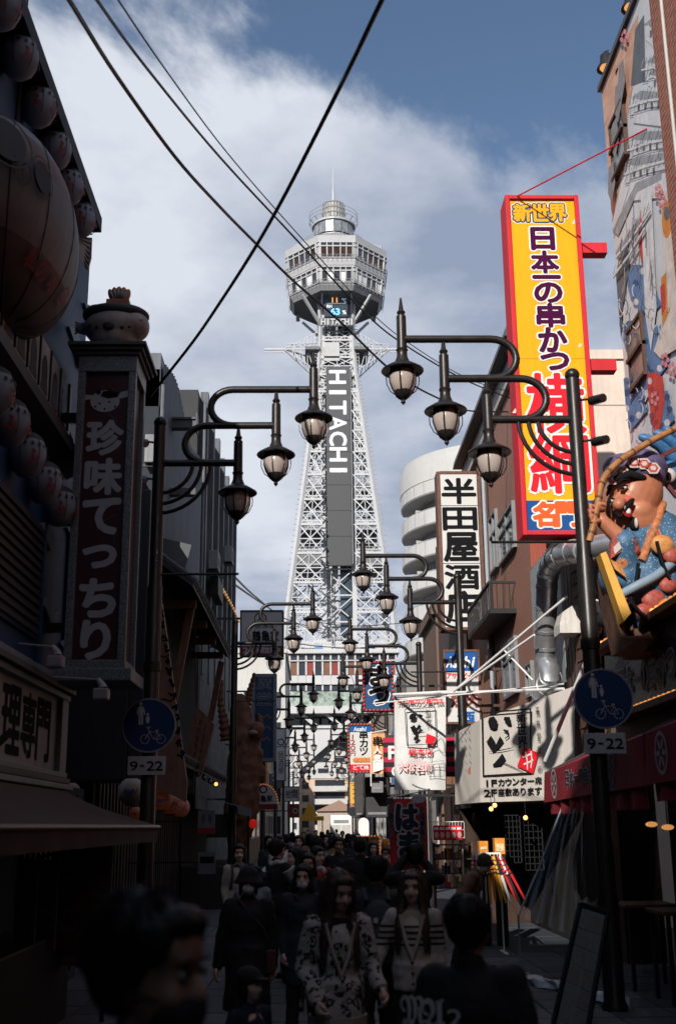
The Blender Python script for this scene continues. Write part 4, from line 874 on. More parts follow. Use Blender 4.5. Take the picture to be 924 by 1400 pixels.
# paper lanterns with beer print
pl_w = mat('paper_lantern_white', (.30, .27, .25), .6, var=.1); beer_blue = mat('beer_blue', (.01, .05, .2), .5)
def paper_lantern(px, py, Y, r, label, lit):
    c = U(px, py, Y); t = thing('paper_lantern', c - EZ * r, label, 'lantern', 'paper lanterns along the left shop fronts')
    prof = [(r * math.cos(a) * (1 + .03 * (i % 2)), r * 1.05 * math.sin(a)) for i, a in enumerate([-1.15 + 2.3 * k / 16 for k in range(17)])]
    ob('paper', MB().lathe(prof, c, 16), glow_o if lit else pl_w, t, 40)
    ob('ring', MB().lathe([(r * .42, r * .95), (r * .42, r * 1.08)], c, 12).lathe([(r * .42, -r * 1.08), (r * .42, -r * .95)], c, 12), lan_k, t)
    text('Asahi', c + Vector((.12 * r, -r * 1.0, 0)), EX, EZ, r * 1.1, r * .5, beer_blue, t, bold=.03, lift=.03, shear=.25); ob('hook', MB().cyl(c + EZ * r * 1.05, c + EZ * (r * 1.05 + .2), .006, n=5), lan_k, t)
for i, (px, py, Y, r, lit) in enumerate(((97, 1084, 15.4, .13, 0), (180, 1082, 15.3, .17, 0), (200, 1077, 17.0, .14, 0), (222, 1094, 17.4, .15, 1), (236, 1098, 18.2, .17, 1), (247, 1104, 19, .15, 1), (186, 1112, 18.4, .1, 1))):
    paper_lantern(px, py, Y, r, ('white paper lantern hanging below the grey cabinet at left', 'large white paper lantern below the granite sign', 'white paper lantern just left of the near lamp post', 'glowing orange paper lantern just right of the near left lamp post', 'largest glowing orange lantern right of the near left lamp post', 'glowing orange lantern farthest right in the cluster by the post', 'small glowing orange lantern left of the near left lamp post')[i], lit)
# slanted peach panel
t = thing('slanted_panel', (-2.2, 17.2, 2), 'peach slanted signboard with black brush writing behind the left lamp post', 'sign')
pts = [U(165, 640, 17.2), U(198, 672, 17.2), U(222, 825, 17.2), U(256, 1070, 17.2), U(254, 1097, 17.2), U(238, 1088, 17.2), U(165, 1062, 17.2)]
ob('panel', MB().prism(list(reversed(pts)), (0, .12, 0)), peach, t)
mb = MB(); rr = random.Random(8)
for k in range(16):
    f = k / 15; x, y = 213 + 34 * f, 790 + 240 * f; a = U(x, y, 17.2)
    for q in range(3): stroke([(rr.uniform(-.06, .03), rr.uniform(-.06, .06)), (rr.uniform(-.02, .05), rr.uniform(-.06, .06)), (rr.uniform(-.02, .06), rr.uniform(-.08, .0))], .03, a, EX, EZ, .004 + .001 * q, mb)
tag(ob('brush_writing', mb, ink, t), kind='stuff')
mb = MB()
for k in range(5): a = U(196 + 7 * k, 720 + 60 * k, 17.2); stroke([(-.1, 0), (0, .05), (.1, .01), (.16, .06)], .02, a, EX, EZ, .004, mb)
ob('painted_lines', mb, ink, t)
ob('support', MB().bar((-3.2, 17.35, 8), (-2.4, 17.35, 6.5), .1).bar((-3.2, 17.35, 3), (-2.2, 17.35, 3), .1), wood_d, t)
# --- grey corrugated building and tiled canopy -------------------------------
corr = mat('corrugated_grey', (.075, .088, .112), .5, var=.35, scale=1.2, streak=.45)
L2 = thing('corrugated_building', (-5, 24, 0), 'grey corrugated metal building behind the left lamp post', 'building')
ob('wall', MB().box((-11, 16.4, 0), (-3.45, 24.4, 8.6)), dk_wall, L2); ob('wall', MB().box((-11, 24.4, 0), (-3.48, 33.2, 11.9)), dk_wall, L2)
def corrugated(x, y0, y1, z0, z1, pitch=.3):
    mb = MB(); n = int((y1 - y0) / pitch * 2); pts = [(x + (.05 if k % 2 else 0), y0 + (y1 - y0) * k / n) for k in range(n + 1)]
    return mb.grid([[(a, b, z0) for a, b in pts], [(a, b, z1 + .25 * math.sin(b)) for a, b in pts]])
ob('cladding', corrugated(-3.44, 20.4, 24.3, 6.5, 8.5), corr, L2); ob('cladding', corrugated(-3.4, 24.4, 33.0, 6.5, 12.2), corr, L2); ob('cladding', corrugated(-3.44, 16.5, 20.3, 6.0, 8.3), corr, L2)
ob('upper_block', MB().box((-9, 24.4, 11.0), (-3.47, 33.0, 12.3)), corr, L2)
p, q = U(196, 582, 26), U(269, 584, 26)
ob('steel_beam', MB().box((p.x - .6, 25.85, p.z - .1), (q.x, 26.1, p.z + .1)).box((p.x - .6, 25.8, p.z + .1), (q.x + .01, 26.15, p.z + .15)).box((q.x, 25.8, p.z - .2), (q.x + .03, 26.15, p.z + .25)), mat('beam_grey', (.06, .065, .075), .5), L2)
p, q = U(196, 674, 26), U(268, 676, 26); ob('steel_beam', MB().box((p.x - .6, 25.85, p.z - .08), (q.x, 26.1, p.z + .08)), mat('beam_grey'), L2)
ob('gable', MB().prism([U(222, 735, 25), U(262, 745, 25), U(250, 790, 25), U(222, 770, 25)], (0, .1, 0)), mat('gable_grey', (.07, .08, .085), .6), L2)
t = thing('tiled_canopy', (-2.9, 28, 6.4), 'dark tiled canopy roof on brown wooden struts at left', 'canopy')
ob('roof_deck', MB().prism([(-3.45, 22.6, 7.35), (-2.42, 22.6, 6.55), (-2.42, 22.6, 6.47), (-3.45, 22.6, 7.2)], (0, 10.3, 0)), wood_d, t)
mb = MB()
for k in range(42):
    y = 22.7 + k * .245
    for j in range(5):
        a = Vector((-3.45 + 1.05 * j / 5, y, 7.40 - .80 * j / 5)); b = Vector((-3.45 + 1.05 * (j + 1.1) / 5, y, 7.40 - .80 * (j + 1.1) / 5)); mb.cyl(a, b, .07, .085, 7)
tg = ob('roof_tiles', mb, tile_d, t); tag(tg, kind='stuff')
for (a, b, c_, d) in ((262, 828, 238, 955), (303, 905, 288, 985)):
    p, q = U(a, b, 24.5 if a < 300 else 32), U(c_, d, 24.5 if a < 300 else 32); ob('strut', MB().bar(p, q, .16), wood_b, t)
for y in (24, 26.5, 29, 31.5): ob('beam', MB().box((-3.45, y, 6.3), (-2.5, y + .14, 6.47)), wood_b, t)
ob('back_wall', MB().box((-3.44, 21, 0), (-3.36, 33, 6.6)), mat('gloom_black', (.009, .01, .012), .9), t)  # dark of the interior beneath the canopy put into the wall colour
# slanting wooden hanging sign
t = thing('hanging_wooden_sign', (-2.7, 25, 3.6), 'slanting brown wooden sign with carved characters under the tiled canopy', 'sign')
pts = [U(268, 964, 25), U(293, 990, 25), U(277, 1054, 25), U(254, 1040, 25)]
ob('board', MB().prism(pts, (0, .22, 0)), wood_b, t)
cen = sum(pts, Vector()) / 4; rv = (pts[1] - pts[0]).normalized(); uv = (pts[0] - pts[3]).normalized()
nrm = rv.cross(uv)
for j, x in enumerate((-.07, .08)):
    mb = MB()
    for k in range(5): stroke([(x - .03, .36 - .17 * k), (x + .03, .38 - .17 * k), (x, .3 - .17 * k), (x + .03, .27 - .17 * k)], .02, cen, rv, uv, .02, mb)
    ob('carved_writing', mb, ink, t)
ob('hanging_rod', MB().cyl(pts[0], pts[0] + Vector((-.1, .1, 2.4)), .012, n=6), lamp_m, t)
for i, (px, py) in enumerate(((271, 1058), (280, 1063), (288, 1068), (295, 1072))):
    c = U(px, py, 25.5 + i * .8); t = small('spot_lamp', 'small lit spotlight on the lower eaves, %s from the left' % ('first', 'second', 'third', 'last')[i], 'spotlight', c, [('housing', MB().cyl(c, c + Vector((-.03, .12, .05)), .07, .05, 10), lamp_m, 40), ('lens', MB().ell(c + Vector((.01, -.01, 0)), (.045, .02, .045), 10, 6), bulb_m if i == 3 else pl_w, 60)], 'spotlights on the lower left eaves')
t = thing('lower_eaves', (-3, 28, 3), 'low dark tiled eaves above the left shop entrances', 'canopy')
ob('eaves_deck', MB().prism([(-3.4, 21, 3.55), (-2.5, 21, 3.05), (-2.5, 21, 2.95), (-3.4, 21, 3.4)], (0, 12, 0)), wood_d, t)
mb = MB()
for k in range(46): y = 21.1 + k * .26; mb.cyl((-3.4, y, 3.6), (-2.46, y, 3.08), .07, .085, 7)
tg = ob('roof_tiles', mb, tile_d, t); tag(tg, kind='stuff')
t = thing('slatted_house', (-3.2, 20, 0), 'dark slatted wooden house front with small posters at left', 'house')
ob('front_wall', MB().box((-3.5, 16.6, 0), (-3.1, 30, 3.0)), wood_d, t)
for k in range(44): ob('slat', MB().box((-3.1, 16.8 + .3 * k, .2), (-3.04, 16.9 + .3 * k, 2.8)), wood_d if k % 4 else mat('slat_dull', (.06, .042, .036), .7), t)
for i, (x0, y0, x1, y1, Y) in enumerate(((271, 1108, 294, 1140, 19.6), (271, 1165, 295, 1195, 19.6))):
    tt, c, w, h = poster('small_poster', ('small poster with two faces on the slatted wall', 'small notice with lettering under the two face poster')[i], x0, y0, x1, y1, Y, poster_w)
    if i == 0:
        for s in (-1, 1): ob('face_print', MB().poly(disc_pts(c + Vector((s * w * .2, 0, h * .15)), EX, EZ, w * .13, h * .2, 14, .004)), mat('face_grey', (.08, .06, .055), .6), tt)
        ob('red_strip', MB().box((c.x - w / 2, c.y - .004, c.z - h / 2), (c.x + w / 2, c.y - .001, c.z - h * .25)), lan_r, tt)
    else: ob('print_rows', MB().box((c.x - w * .4, c.y - .004, c.z), (c.x + w * .4, c.y - .001, c.z + h * .3)), ink, tt)
    ob('fixing', MB().box((-3.1, c.y + .005, c.z), (c.x - w / 2, c.y + .025, c.z + .03)), lamp_m, tt)
# --- dark finned building -----------------------------------------------------
L3 = thing('finned_building', (-6, 40, 0), 'black building with tall pale vertical fins left of the tower', 'building')
blk = mat('black_cladding', (.012, .014, .017), .6, var=.3, scale=.6); fin = mat('pale_fin', (.10, .11, .125), .6, var=.3, scale=1, streak=.4)
ob('wall', MB().box((-12, 33.3, 0), (-3.55, 48.2, 14.9)), blk, L3)
for k in range(7): y = 34 + k * 2.25; ob('fin', MB().box((-3.55, y, 6.2), (-3.3, y + .35, 15.1)), fin, L3)
ob('stone_front', MB().box((-3.56, 33.4, 0), (-3.35, 48.0, 8.3)), mat('rough_stone', (.13, .14, .15), .85, var=.6, scale=2.2, bump=.6, bscale=8), L3)
ob('balcony', MB().box((-3.3, 36, 9.0), (-3.05, 38, 9.6)), blk, L3)
for k in range(16):
    f = k / 15; c = U(305 + 18 * f, 795 + 55 * f, 38 + 11.5 * f); ob('eaves_bulb', MB().ell(Vector((-3.25, c.y, c.z)), .055, 8, 6), mat('amber_bulb', (1, .6, .25), .4, var=0, emit=(1, .5, .16), estr=.3), L3, 60)
ob('bulb_rail', MB().bar((-3.3, 37.5, U(303, 792, 38).z + .1), (-3.3, 49, U(323, 852, 49.5).z + .1), .07), lamp_m, L3)
# horned brown sculpture
SP = U(338, 1030, 37); sc_m = mat('brown_sculpture', (.15, .072, .048), .7, var=.5, scale=3.5, bump=.3, bscale=14)
t = thing('horned_sculpture', (SP.x, 37, 1.5), 'large brown horned creature sculpture on a left shop front', 'sculpture')
mb = MB(); P = lambda x, y, d=37: U(x, y, d)
mb.rcone(P(330, 1110), P(336, 1010), .55, .5); mb.rcone(P(336, 1010), P(328, 960), .42, .3); mb.ell(P(334, 1000), (.42, .4, .5)); mb.rcone(P(340, 1010), P(352, 1030), .22, .2); mb.rcone(P(352, 1030), P(356, 1060), .2, .16); mb.ell(P(350, 1000, 36.7), (.26, .24, .3)); mb.rcone(P(338, 985), P(350, 998), .14, .2)
mb.rcone(P(331, 1120), P(326, 1150), .45, .35)
ob_ = remesh(mb, 'body', sc_m, .06, 3, t, disp=lambda c, n: c + n * (.06 * noise.noise(c * 3.2) + .03 * noise.noise(c * 9)))
def horn(pts, r0, r1, name='horn'):
    path = smooth_path(pts, 14); n = len(path); rs = [(r0 + (r1 - r0) * i / (n - 1)) * (1 + .16 * math.sin(i * 1.5)) for i in range(n)]; ob(name, MB().tube(path, rs, 10), sc_m, t, 60)
horn([P(330, 975), P(338, 960), P(343, 940), P(348, 920)], .2, .04); horn([P(310, 1012), P(306, 985), P(302, 960), P(304, 930)], .2, .05); horn([P(352, 1000), P(355, 985), P(351, 976)], .12, .08, 'fist')
mb = MB(); mb.ell(P(346, 1002, 36.4), (.15, .1, .09)); ob('tusk', mb, mat('tusk_cream', (.22, .17, .14), .6), t, 60)
ob('mount', MB().box((-3.4, 36.9, 1.5), (SP.x, 37.3, 2.2)), wood_d, t)
# hanging shop signs on the left
grey_face = mat('sign_face_grey', (.40, .41, .43), .5, var=.1, scale=3); dark_frame = mat('sign_frame_dark', (.035, .037, .042), .5); red_dark = mat('sign_red_dark', (.15, .018, .02), .5)
t, c, w, h = signbox('shop_sign', 'square grey sign with round emblem and red lower strip left of the tower', 'sign', 328, 834, 388, 897, 36, .35, grey_face, dark_frame, .05)
ob('red_strip', MB().box((c.x - w / 2 + .05, c.y - .006, c.z - h / 2 + .05), (c.x + w / 2 - .05, c.y - .001, c.z - h / 2 + .32)), red_dark, t)
text('24時間営業中', (c.x, c.y - .006, c.z - h / 2 + .185), EX, EZ, w * .85, .2, grey_face, t, bold=.02)
text('鶴亀家', c + Vector((.12, 0, -.1)), EX, EZ, w * .62, .38, ink, t, bold=.03); text('居酒屋', c + Vector((.1, 0, .2)), EX, EZ, w * .5, .12, ink, t)
mb = MB(); e0 = c + Vector((-.05, 0, .45)); mb.grid([disc_pts(e0, EX, EZ, .17, .17, 24, .004), disc_pts(e0, EX, EZ, .2, .2, 24, .004)], close=True); mb.poly(disc_pts(e0 + Vector((.04, 0, .02)), EX, EZ, .08, .06, 14, .004)); stroke([(-.1, -.05), (0, 0), (.05, .1)], .03, e0, EX, EZ, .005, mb); ob('emblem', mb, ink, t)
bracket(t, -3.4, c.x - w / 2, 36.2, (c.z - .4, c.z + .5), dark_frame)
nb = mat('neon_blue_face', (.008, .04, .09), .5, var=.2)
t, c, w, h = signbox('vertical_neon_sign', 'tall dark blue vertical sign with outlined characters and speckled border', 'sign', 344, 921, 378, 1041, 44, .5, nb, granite, .12)
text('廣堂', c + Vector((0, 0, h * .3)), EX, EZ, w * .72, h * .36, nb, t, vertical=True, bold=.0, outline=.035, om=mat('neon_outline', (.20, .21, .22), .5), fill=.8)
mb = MB()
for k in range(3):
    stroke([(-.25, 0), (-.12, .14), (.0, .02), (.12, .14), (.25, 0)], .06, c + Vector((0, 0, -.05 - .42 * k)), EX, EZ, .004, mb)
ob('zigzag', mb, mat('neon_red', (.18, .09, .07), .5), t)
bracket(t, -3.4, c.x - w / 2, 44.2, (c.z - 1, c.z + 1), dark_frame)
t, c, w, h = signbox('vertical_white_sign', 'narrow white vertical sign with round emblem behind the blue neon sign', 'sign', 377, 995, 391, 1068, 58, .3, grey_face, dark_frame, .05)
mb = MB(); mb.grid([disc_pts(c + EZ * .6, EX, EZ, .12, .12, 16, .005), disc_pts(c + EZ * .6, EX, EZ, .17, .17, 16, .005)], close=True); ob('emblem', mb, ink, t); text('居酒屋', c - EZ * .4, EX, EZ, w * .6, 1.1, ink, t, vertical=True); bracket(t, -3.6, c.x - w / 2, 58.1, (c.z,), dark_frame)
# round topped sign with bulbs
Yr = 37.0; c = U(360, 1090, Yr); a_ = U(340, 1090, Yr); rr_ = c.x - a_.x; zb0 = U(360, 1107, Yr).z; zt0 = U(360, 1072, Yr).z
t = thing('round_top_sign', (c.x, Yr, zb0), 'round topped grey sign ringed with small amber bulbs', 'sign')
arc = [(c.x + rr_ * math.cos(a), Yr, zb0 + .2 + (zt0 - zb0 - .2) * math.sin(a)) for a in [math.pi * i / 20 for i in range(21)]] + [(c.x - rr_, Yr, zb0), (c.x + rr_, Yr, zb0)]
ob('panel', MB().prism(list(reversed(arc)), (0, .25, 0)), grey_face, t); ob('red_strip', MB().box((c.x - rr_ * .98, Yr - .006, zb0 + .01), (c.x + rr_ * .98, Yr - .001, zb0 + .17)), red_dark, t)
text('鶴亀家', (c.x, Yr, zb0 + .34), EX, EZ, rr_ * 1.3, .22, ink, t, bold=.02); mb = MB(); mb.grid([disc_pts((c.x, Yr, zb0 + .62), EX, EZ, .09, .09, 16, .005), disc_pts((c.x, Yr, zb0 + .62), EX, EZ, .13, .13, 16, .005)], close=True); ob('emblem', mb, ink, t)
amber = mat('amber_dot', (1, .35, .1), .4, var=0, emit=(1, .3, .06), estr=.35)
for p in arc[:21:1]: ob('bulb', MB().ell((p[0], p[1] - .03, p[2]), .02, 6, 4), amber, t)
ob('bracket', MB().box((-3.4, Yr + .1, zb0 + .3), (c.x - rr_, Yr + .16, zb0 + .36)), dark_frame, t)
t, c, w, h = signbox('small_white_sign', 'small white sign with two black characters far down the left side', 'sign', 388, 1075, 409, 1096, 64, .2, grey_face, dark_frame, .04); text('拾間', c, EX, EZ, w * .8, h * .6, ink, t, bold=.02); bracket(t, -3.6, c.x - w / 2, 64.1, (c.z,), dark_frame)
t, c, w, h = signbox('small_red_sign', 'small dark red sign with a dial print far down the left side', 'sign', 393, 1099, 409, 1118, 60, .2, red_dark, dark_frame, .03); mb = MB(); mb.grid([disc_pts(c + EX * .1, EX, EZ, .1, .1, 14, .005), disc_pts(c + EX * .1, EX, EZ, .13, .13, 14, .005)], close=True); ob('dial_print', mb, grey_face, t); bracket(t, -3.6, c.x - w / 2, 60.1, (c.z,), dark_frame)
# blue stall awning with red glowing lantern
t = thing('blue_awning_stall', (-2.6, 31, 0), 'stall under a blue awning with clear side sheet at left', 'stall'); ba = mat('blue_canvas', (.012, .04, .085), .7, var=.25, scale=3)
zc = U(330, 1105, 30).z
ob('canopy', MB().grid([[(-3.1, 27 + .5 * k, zc + .35) for k in range(13)], [(-1.75, 27 + .5 * k, zc + .02 * (k % 2)) for k in range(13)], [(-1.73, 27 + .5 * k, zc - .18) for k in range(13)]]), ba, t)
ob('counter', MB().cbox((-3, 27, 0), (-1.95, 33, .95), .02), wood_d, t)
for y in (27.1, 32.9): ob('stall_post', MB().box((-1.86, y, 0), (-1.8, y + .06, zc)), lamp_m, t)
ob('back_board', MB().box((-3.06, 27, .95), (-3, 33, zc)), dk_wall, t)
c = U(346, 1126, 29.6); small('red_lantern', 'small red lantern glowing under the blue awning', 'lantern', c, [('paper', MB().lathe([(.04, -.11), (.085, -.07), (.10, 0), (.085, .07), (.04, .11)], c, 12), mat('red_lantern_glow', (.5, .02, .01), .6, var=.1, emit=(1, .03, .01), estr=.2), 60), ('cap', MB().lathe([(.045, .11), (.045, .14)], c, 10), lan_k), ('cord', MB().cyl(c + EZ * .14, c + EZ * .35, .006, n=5), lan_k)])
# ================================================================== right side of the street
sign_red = mat('sign_red', (.55, .018, .03), .7, var=.15, scale=3, streak=.12); yellow = mat('sign_yellow', (.84, .36, .003), .8, var=.06, scale=1.5, streak=.08)
purple = mat('letter_purple', (.06, .006, .04), .9, var=.1, spec=.08); white = mat('bright_white', (.72, .72, .70), .8, var=.06, scale=3); letter_red = mat('letter_red', (.62, .010, .022), .85, var=.06); letter_or = mat('letter_orange', (.78, .10, .02), .85, var=.05); sea_blue = mat('panel_blue', (.004, .065, .24), .8, var=.1)
brown_tile = mat('brown_tile_wall', (.33, .16, .115), .6, var=.2, scale=2.5, streak=.2); dk_brown = mat('dark_brown_siding', (.07, .04, .032), .6, var=.3, scale=3)
cream_w = mat('cream_plaster', (.62, .52, .44), .8, var=.12, scale=2, streak=.1); brick_r = mat('red_brick', (.3, .09, .05), .75, var=.3, scale=3)
metal_s = mat('galvanised_duct', (.5, .51, .53), .35, metal=.75, var=.25, scale=5, rust=None); black_m = mat('black_iron', (.015, .015, .017), .5)
# brick pattern on the red brick and peach walls
def brickify(m, w, h, mortar, c2, plane='yz'):
    N, L, b = nodes_of(m); src = b.inputs['Base Color'].links[0].from_socket
    tc = N.new('ShaderNodeTexCoord'); sp = N.new('ShaderNodeSeparateXYZ'); L.new(tc.outputs['Object'], sp.inputs[0]); cb = N.new('ShaderNodeCombineXYZ'); L.new(sp.outputs[1 if plane == 'yz' else 0], cb.inputs[0]); L.new(sp.outputs[2], cb.inputs[1])
    br = N.new('ShaderNodeTexBrick'); L.new(cb.outputs[0], br.inputs['Vector']); br.inputs['Scale'].default_value = 1; br.inputs['Brick Width'].default_value = w; br.inputs['Row Height'].default_value = h; br.inputs['Mortar Size'].default_value = h * .09; br.inputs['Mortar'].default_value = (*mortar, 1); br.inputs['Color2'].default_value = (*c2, 1)
    L.new(src, br.inputs['Color1']); L.new(br.outputs[0], b.inputs['Base Color'])
    bp = N.new('ShaderNodeBump'); bp.inputs['Strength'].default_value = .6; bp.inputs['Distance'].default_value = .01; bp.invert = True; L.new(br.outputs['Fac'], bp.inputs['Height']); L.new(bp.outputs[0], b.inputs['Normal'])
brickify(brick_r, .24, .075, (.35, .25, .2), (.22, .06, .035))
brickify(brown_tile, .2, .062, (.25, .14, .105), (.29, .135, .095))
# --- mural building -----------------------------------------------------------
XM = 4.7
R1 = thing('mural_building', (6.5, 13, 0), 'tall building with a painted castle and wave mural on its street wall', 'building')
mural_base = mat('mural_white', (.56, .57, .60), .7, var=.15, scale=2)
salmon = mat('mural_salmon_brick', (.62, .37, .27), .75, var=.15, scale=3); brickify(salmon, .3, .085, (.62, .42, .32), (.5, .25, .16))
ztop = UX(822, 124, XM).z; yfar = UX(822, 124, XM).y; ybr = UX(905, 100, XM).y
ob('wall', MB().box((XM, ybr, 2.6), (11, yfar, ztop)), mural_base, R1); ob('lower_wall', MB().box((XM + .1, 3, 0), (11, yfar - .01, 2.6)), dk_brown, R1)
ob('brick_wall', MB().box((XM - .09, 2.0, 2.6), (11, ybr, ztop + 1.5)), brick_r, R1)
ob('coping', MB().box((XM - .06, ybr, ztop), (XM + .3, yfar + .05, ztop + .09)), mat('coping_dark', (.06, .06, .065), .5), R1)
ob('downpipe', MB().cyl((XM - .13, 12.6, 3), (XM - .13, 12.6, ztop + 1.2), .022, n=10), mat('pipe_pale', (.45, .44, .42), .6), R1, 40)
LAY = [0]
def mural(name, pts, m):
    LAY[0] += 1; o_ = []
    for (x, y) in pts:
        p = UX(x, y, XM); p.y = max(ybr + .004, min(yfar - .004, p.y)); p.x = XM - .003 - .0003 * LAY[0]; o_.append(p)
    return ob(name, MB().poly(o_), m, R1)
gC = lambda k, c: mat('mural_' + k, c, .7, var=.3, scale=5)
cg, cl, cd, cblue, cbd, cred, cor, cpk = gC('grey', (.30, .31, .33)), gC('light', (.60, .60, .62)), gC('slate', (.12, .13, .15)), gC('wave_blue', (.10, .20, .38)), gC('deep_blue', (.03, .08, .2)), gC('red', (.5, .055, .045)), gC('orange', (.6, .22, .04)), gC('pink', (.62, .22, .24))
mural('mural_brick_field', [(820, 118), (872, 20), (866, 110), (858, 160), (854, 220), (836, 305), (829, 210)], salmon)
mural('mural_tower_shadow', [(868, 40), (880, 20), (882, 110), (862, 118)], cd)
for k, (x0, y0, x1, y1, dx) in enumerate(((880, 24, 908, 22, 30), (884, 75, 910, 70, 42), (886, 92, 912, 88, 40), (864, 124, 914, 118, 44), (862, 180, 920, 170, 60), (858, 215, 922, 200, 60))):
    mural('mural_wall_tier', [(x0 + 4, y0 + 8), (x1, y1 + 6), (x1 + 4, y1 + dx), (x0 + 2, y0 + dx)], cl)
    mural('mural_roof_tier', [(x0, y0 + 9), (x0 + 12, y0), (x1, y1 - 6), (x1 + 2, y1 + 4), (x0 + 10, y0 + 12)], cg)
    for q in range(4): mural('mural_castle_window', [(x0 + 8 + q * 9, y0 + 18 - q), (x0 + 11 + q * 9, y0 + 17 - q), (x0 + 11 + q * 9, y0 + 27 - q), (x0 + 8 + q * 9, y0 + 28 - q)], cd)
mural('mural_slate_field', [(840, 380), (858, 330), (862, 360), (852, 420), (846, 470)], cd)
mural('mural_roof_line', [(836, 318), (870, 250), (905, 235), (905, 245), (872, 262), (846, 322)], cg); mural('mural_roof_line', [(842, 345), (880, 290), (882, 298), (846, 356)], cg)
for (cx_, cy_, s) in ((882, 400, 1.2), (872, 470, 1.0), (895, 480, 1.2), (880, 520, .9), (868, 548, 1.0), (908, 560, .9)):
    mural('mural_wave', [(cx_ + s * (16 * math.cos(a) + 5 * math.sin(3 * a)), cy_ + s * (34 * math.sin(a) + 6 * math.cos(4 * a))) for a in [2 * math.pi * i / 22 for i in range(22)]], cblue)
    for q in range(7): a = q * .9; x, y = cx_ + s * 11 * math.cos(a), cy_ + s * 25 * math.sin(a); mural('mural_foam', [(x + 4 * math.cos(b), y + 5 * math.sin(b)) for b in [i * math.pi / 4 for i in range(8)]], cl if q % 2 else cbd)
mural('mural_sun', [(884 + 9 * math.cos(a), 320 + 44 * math.sin(a)) for a in [i * math.pi / 8 for i in range(16)]], cred)
mural('mural_column', [(878, 270), (893, 262), (900, 420), (892, 480), (884, 430)], cl)
mural('mural_mask', [(906, 262), (932, 240), (940, 470), (905, 490), (896, 480), (915, 420), (908, 340)], gC('ivory', (.62, .55, .50)))
mural('mural_mask_eye', [(914 + 7 * math.cos(a), 300 + 26 * math.sin(a)) for a in [i * math.pi / 8 for i in range(16)]], cor); mural('mural_mask_iris', [(914 + 4 * math.cos(a), 292 + 10 * math.sin(a)) for a in [i * math.pi / 6 for i in range(12)]], cd)
mural('mural_orange_panel', [(906, 380), (913, 372), (916, 430), (908, 448)], cor); mural('mural_red_panel', [(905, 392), (911, 386), (913, 420), (907, 432)], cred)
mural('mural_carp', [(886, 512), (898, 508), (909, 516), (911, 548), (906, 580), (899, 602), (893, 575), (889, 545)], cred)
for q in range(6): mural('mural_carp_scale', [(890 + (q % 2) * 7, 530 + q * 9), (896 + (q % 2) * 7, 528 + q * 9), (897 + (q % 2) * 6, 534 + q * 9), (891 + (q % 2) * 6, 536 + q * 9)], gC('carp_dark', (.33, .035, .035)))
mural('mural_carp_eye', [(891 + 3 * math.cos(a), 521 + 5 * math.sin(a)) for a in [i * math.pi / 4 for i in range(8)]], cl)
for (x, y) in ((908, 275), (912, 492), (922, 505), (898, 545), (856, 50), (904, 262)):
    for q in range(5): a = q * 2 * math.pi / 5; mural('mural_petal', [(x + 4 * math.cos(a) + 2.4 * math.cos(b), y + 7 * math.sin(a) + 4 * math.sin(b)) for b in [i * math.pi / 3 for i in range(6)]], cpk)
def mline(pts, w, m, name='mural_line'):
    o_ = []
    for a, b in zip(pts, pts[1:]):
        d = Vector((b[0] - a[0], b[1] - a[1])); n_ = Vector((-d.y, d.x)).normalized() * w / 2
        o_.append(((a[0] + n_.x, a[1] + n_.y), (b[0] + n_.x, b[1] + n_.y), (b[0] - n_.x, b[1] - n_.y), (a[0] - n_.x, a[1] - n_.y)))
    LAY[0] += 1; mb = MB()
    for q in o_:
        P = [UX(x, y, XM) for x, y in q]
        for p in P: p.y = max(ybr + .004, min(yfar - .004, p.y)); p.x = XM - .003 - .0003 * LAY[0]
        mb.poly(P)
    return ob(name, mb, m, R1)
rm = random.Random(31)
for (x0, y0, x1, y1, n_) in ((866, 130, 912, 112, 9), (864, 190, 918, 168, 10), (860, 222, 920, 198, 10), (884, 80, 908, 72, 6), (850, 335, 892, 276, 9), (846, 362, 884, 302, 8)):
    for k in range(n_): f = k / (n_ - 1); x, y = x0 + (x1 - x0) * f, y0 + (y1 - y0) * f; mline([(x, y), (x - 3, y + 14)], .9, cd if k % 2 else cg)
    mline([(x0 - 3, y0 + 16), ((x0 + x1) / 2, (y0 + y1) / 2 + 16), (x1 + 3, y1 + 9)], 2.2, cl); mline([(x0 - 3, y0 + 19), ((x0 + x1) / 2, (y0 + y1) / 2 + 19), (x1 + 3, y1 + 12)], 1.2, cd)
for k in range(26):
    x, y = rm.uniform(850, 918), rm.uniform(395, 600); r = rm.uniform(3, 9); a0 = rm.random() * 6
    mline([(x + r * .7 * math.cos(a0 + t * .5), y + r * 1.5 * math.sin(a0 + t * .5)) for t in range(7)], 1.3, cl if rm.random() < .65 else cbd)
for k in range(14):
    x, y = rm.uniform(838, 900), rm.uniform(240, 420); mline([(x, y), (x + rm.uniform(-3, 6), y + rm.uniform(10, 26)), (x + rm.uniform(-4, 8), y + rm.uniform(30, 48))], 1.1, cd if rm.random() < .5 else cg)
for (x, y) in ((847, 120), (843, 170), (852, 90), (838, 230)): mural('mural_cloud_shadow', [(x, y), (x + 6, y - 10), (x + 9, y + 20), (x + 4, y + 48), (x - 1, y + 34)], gC('dusk', (.24, .22, .22)))
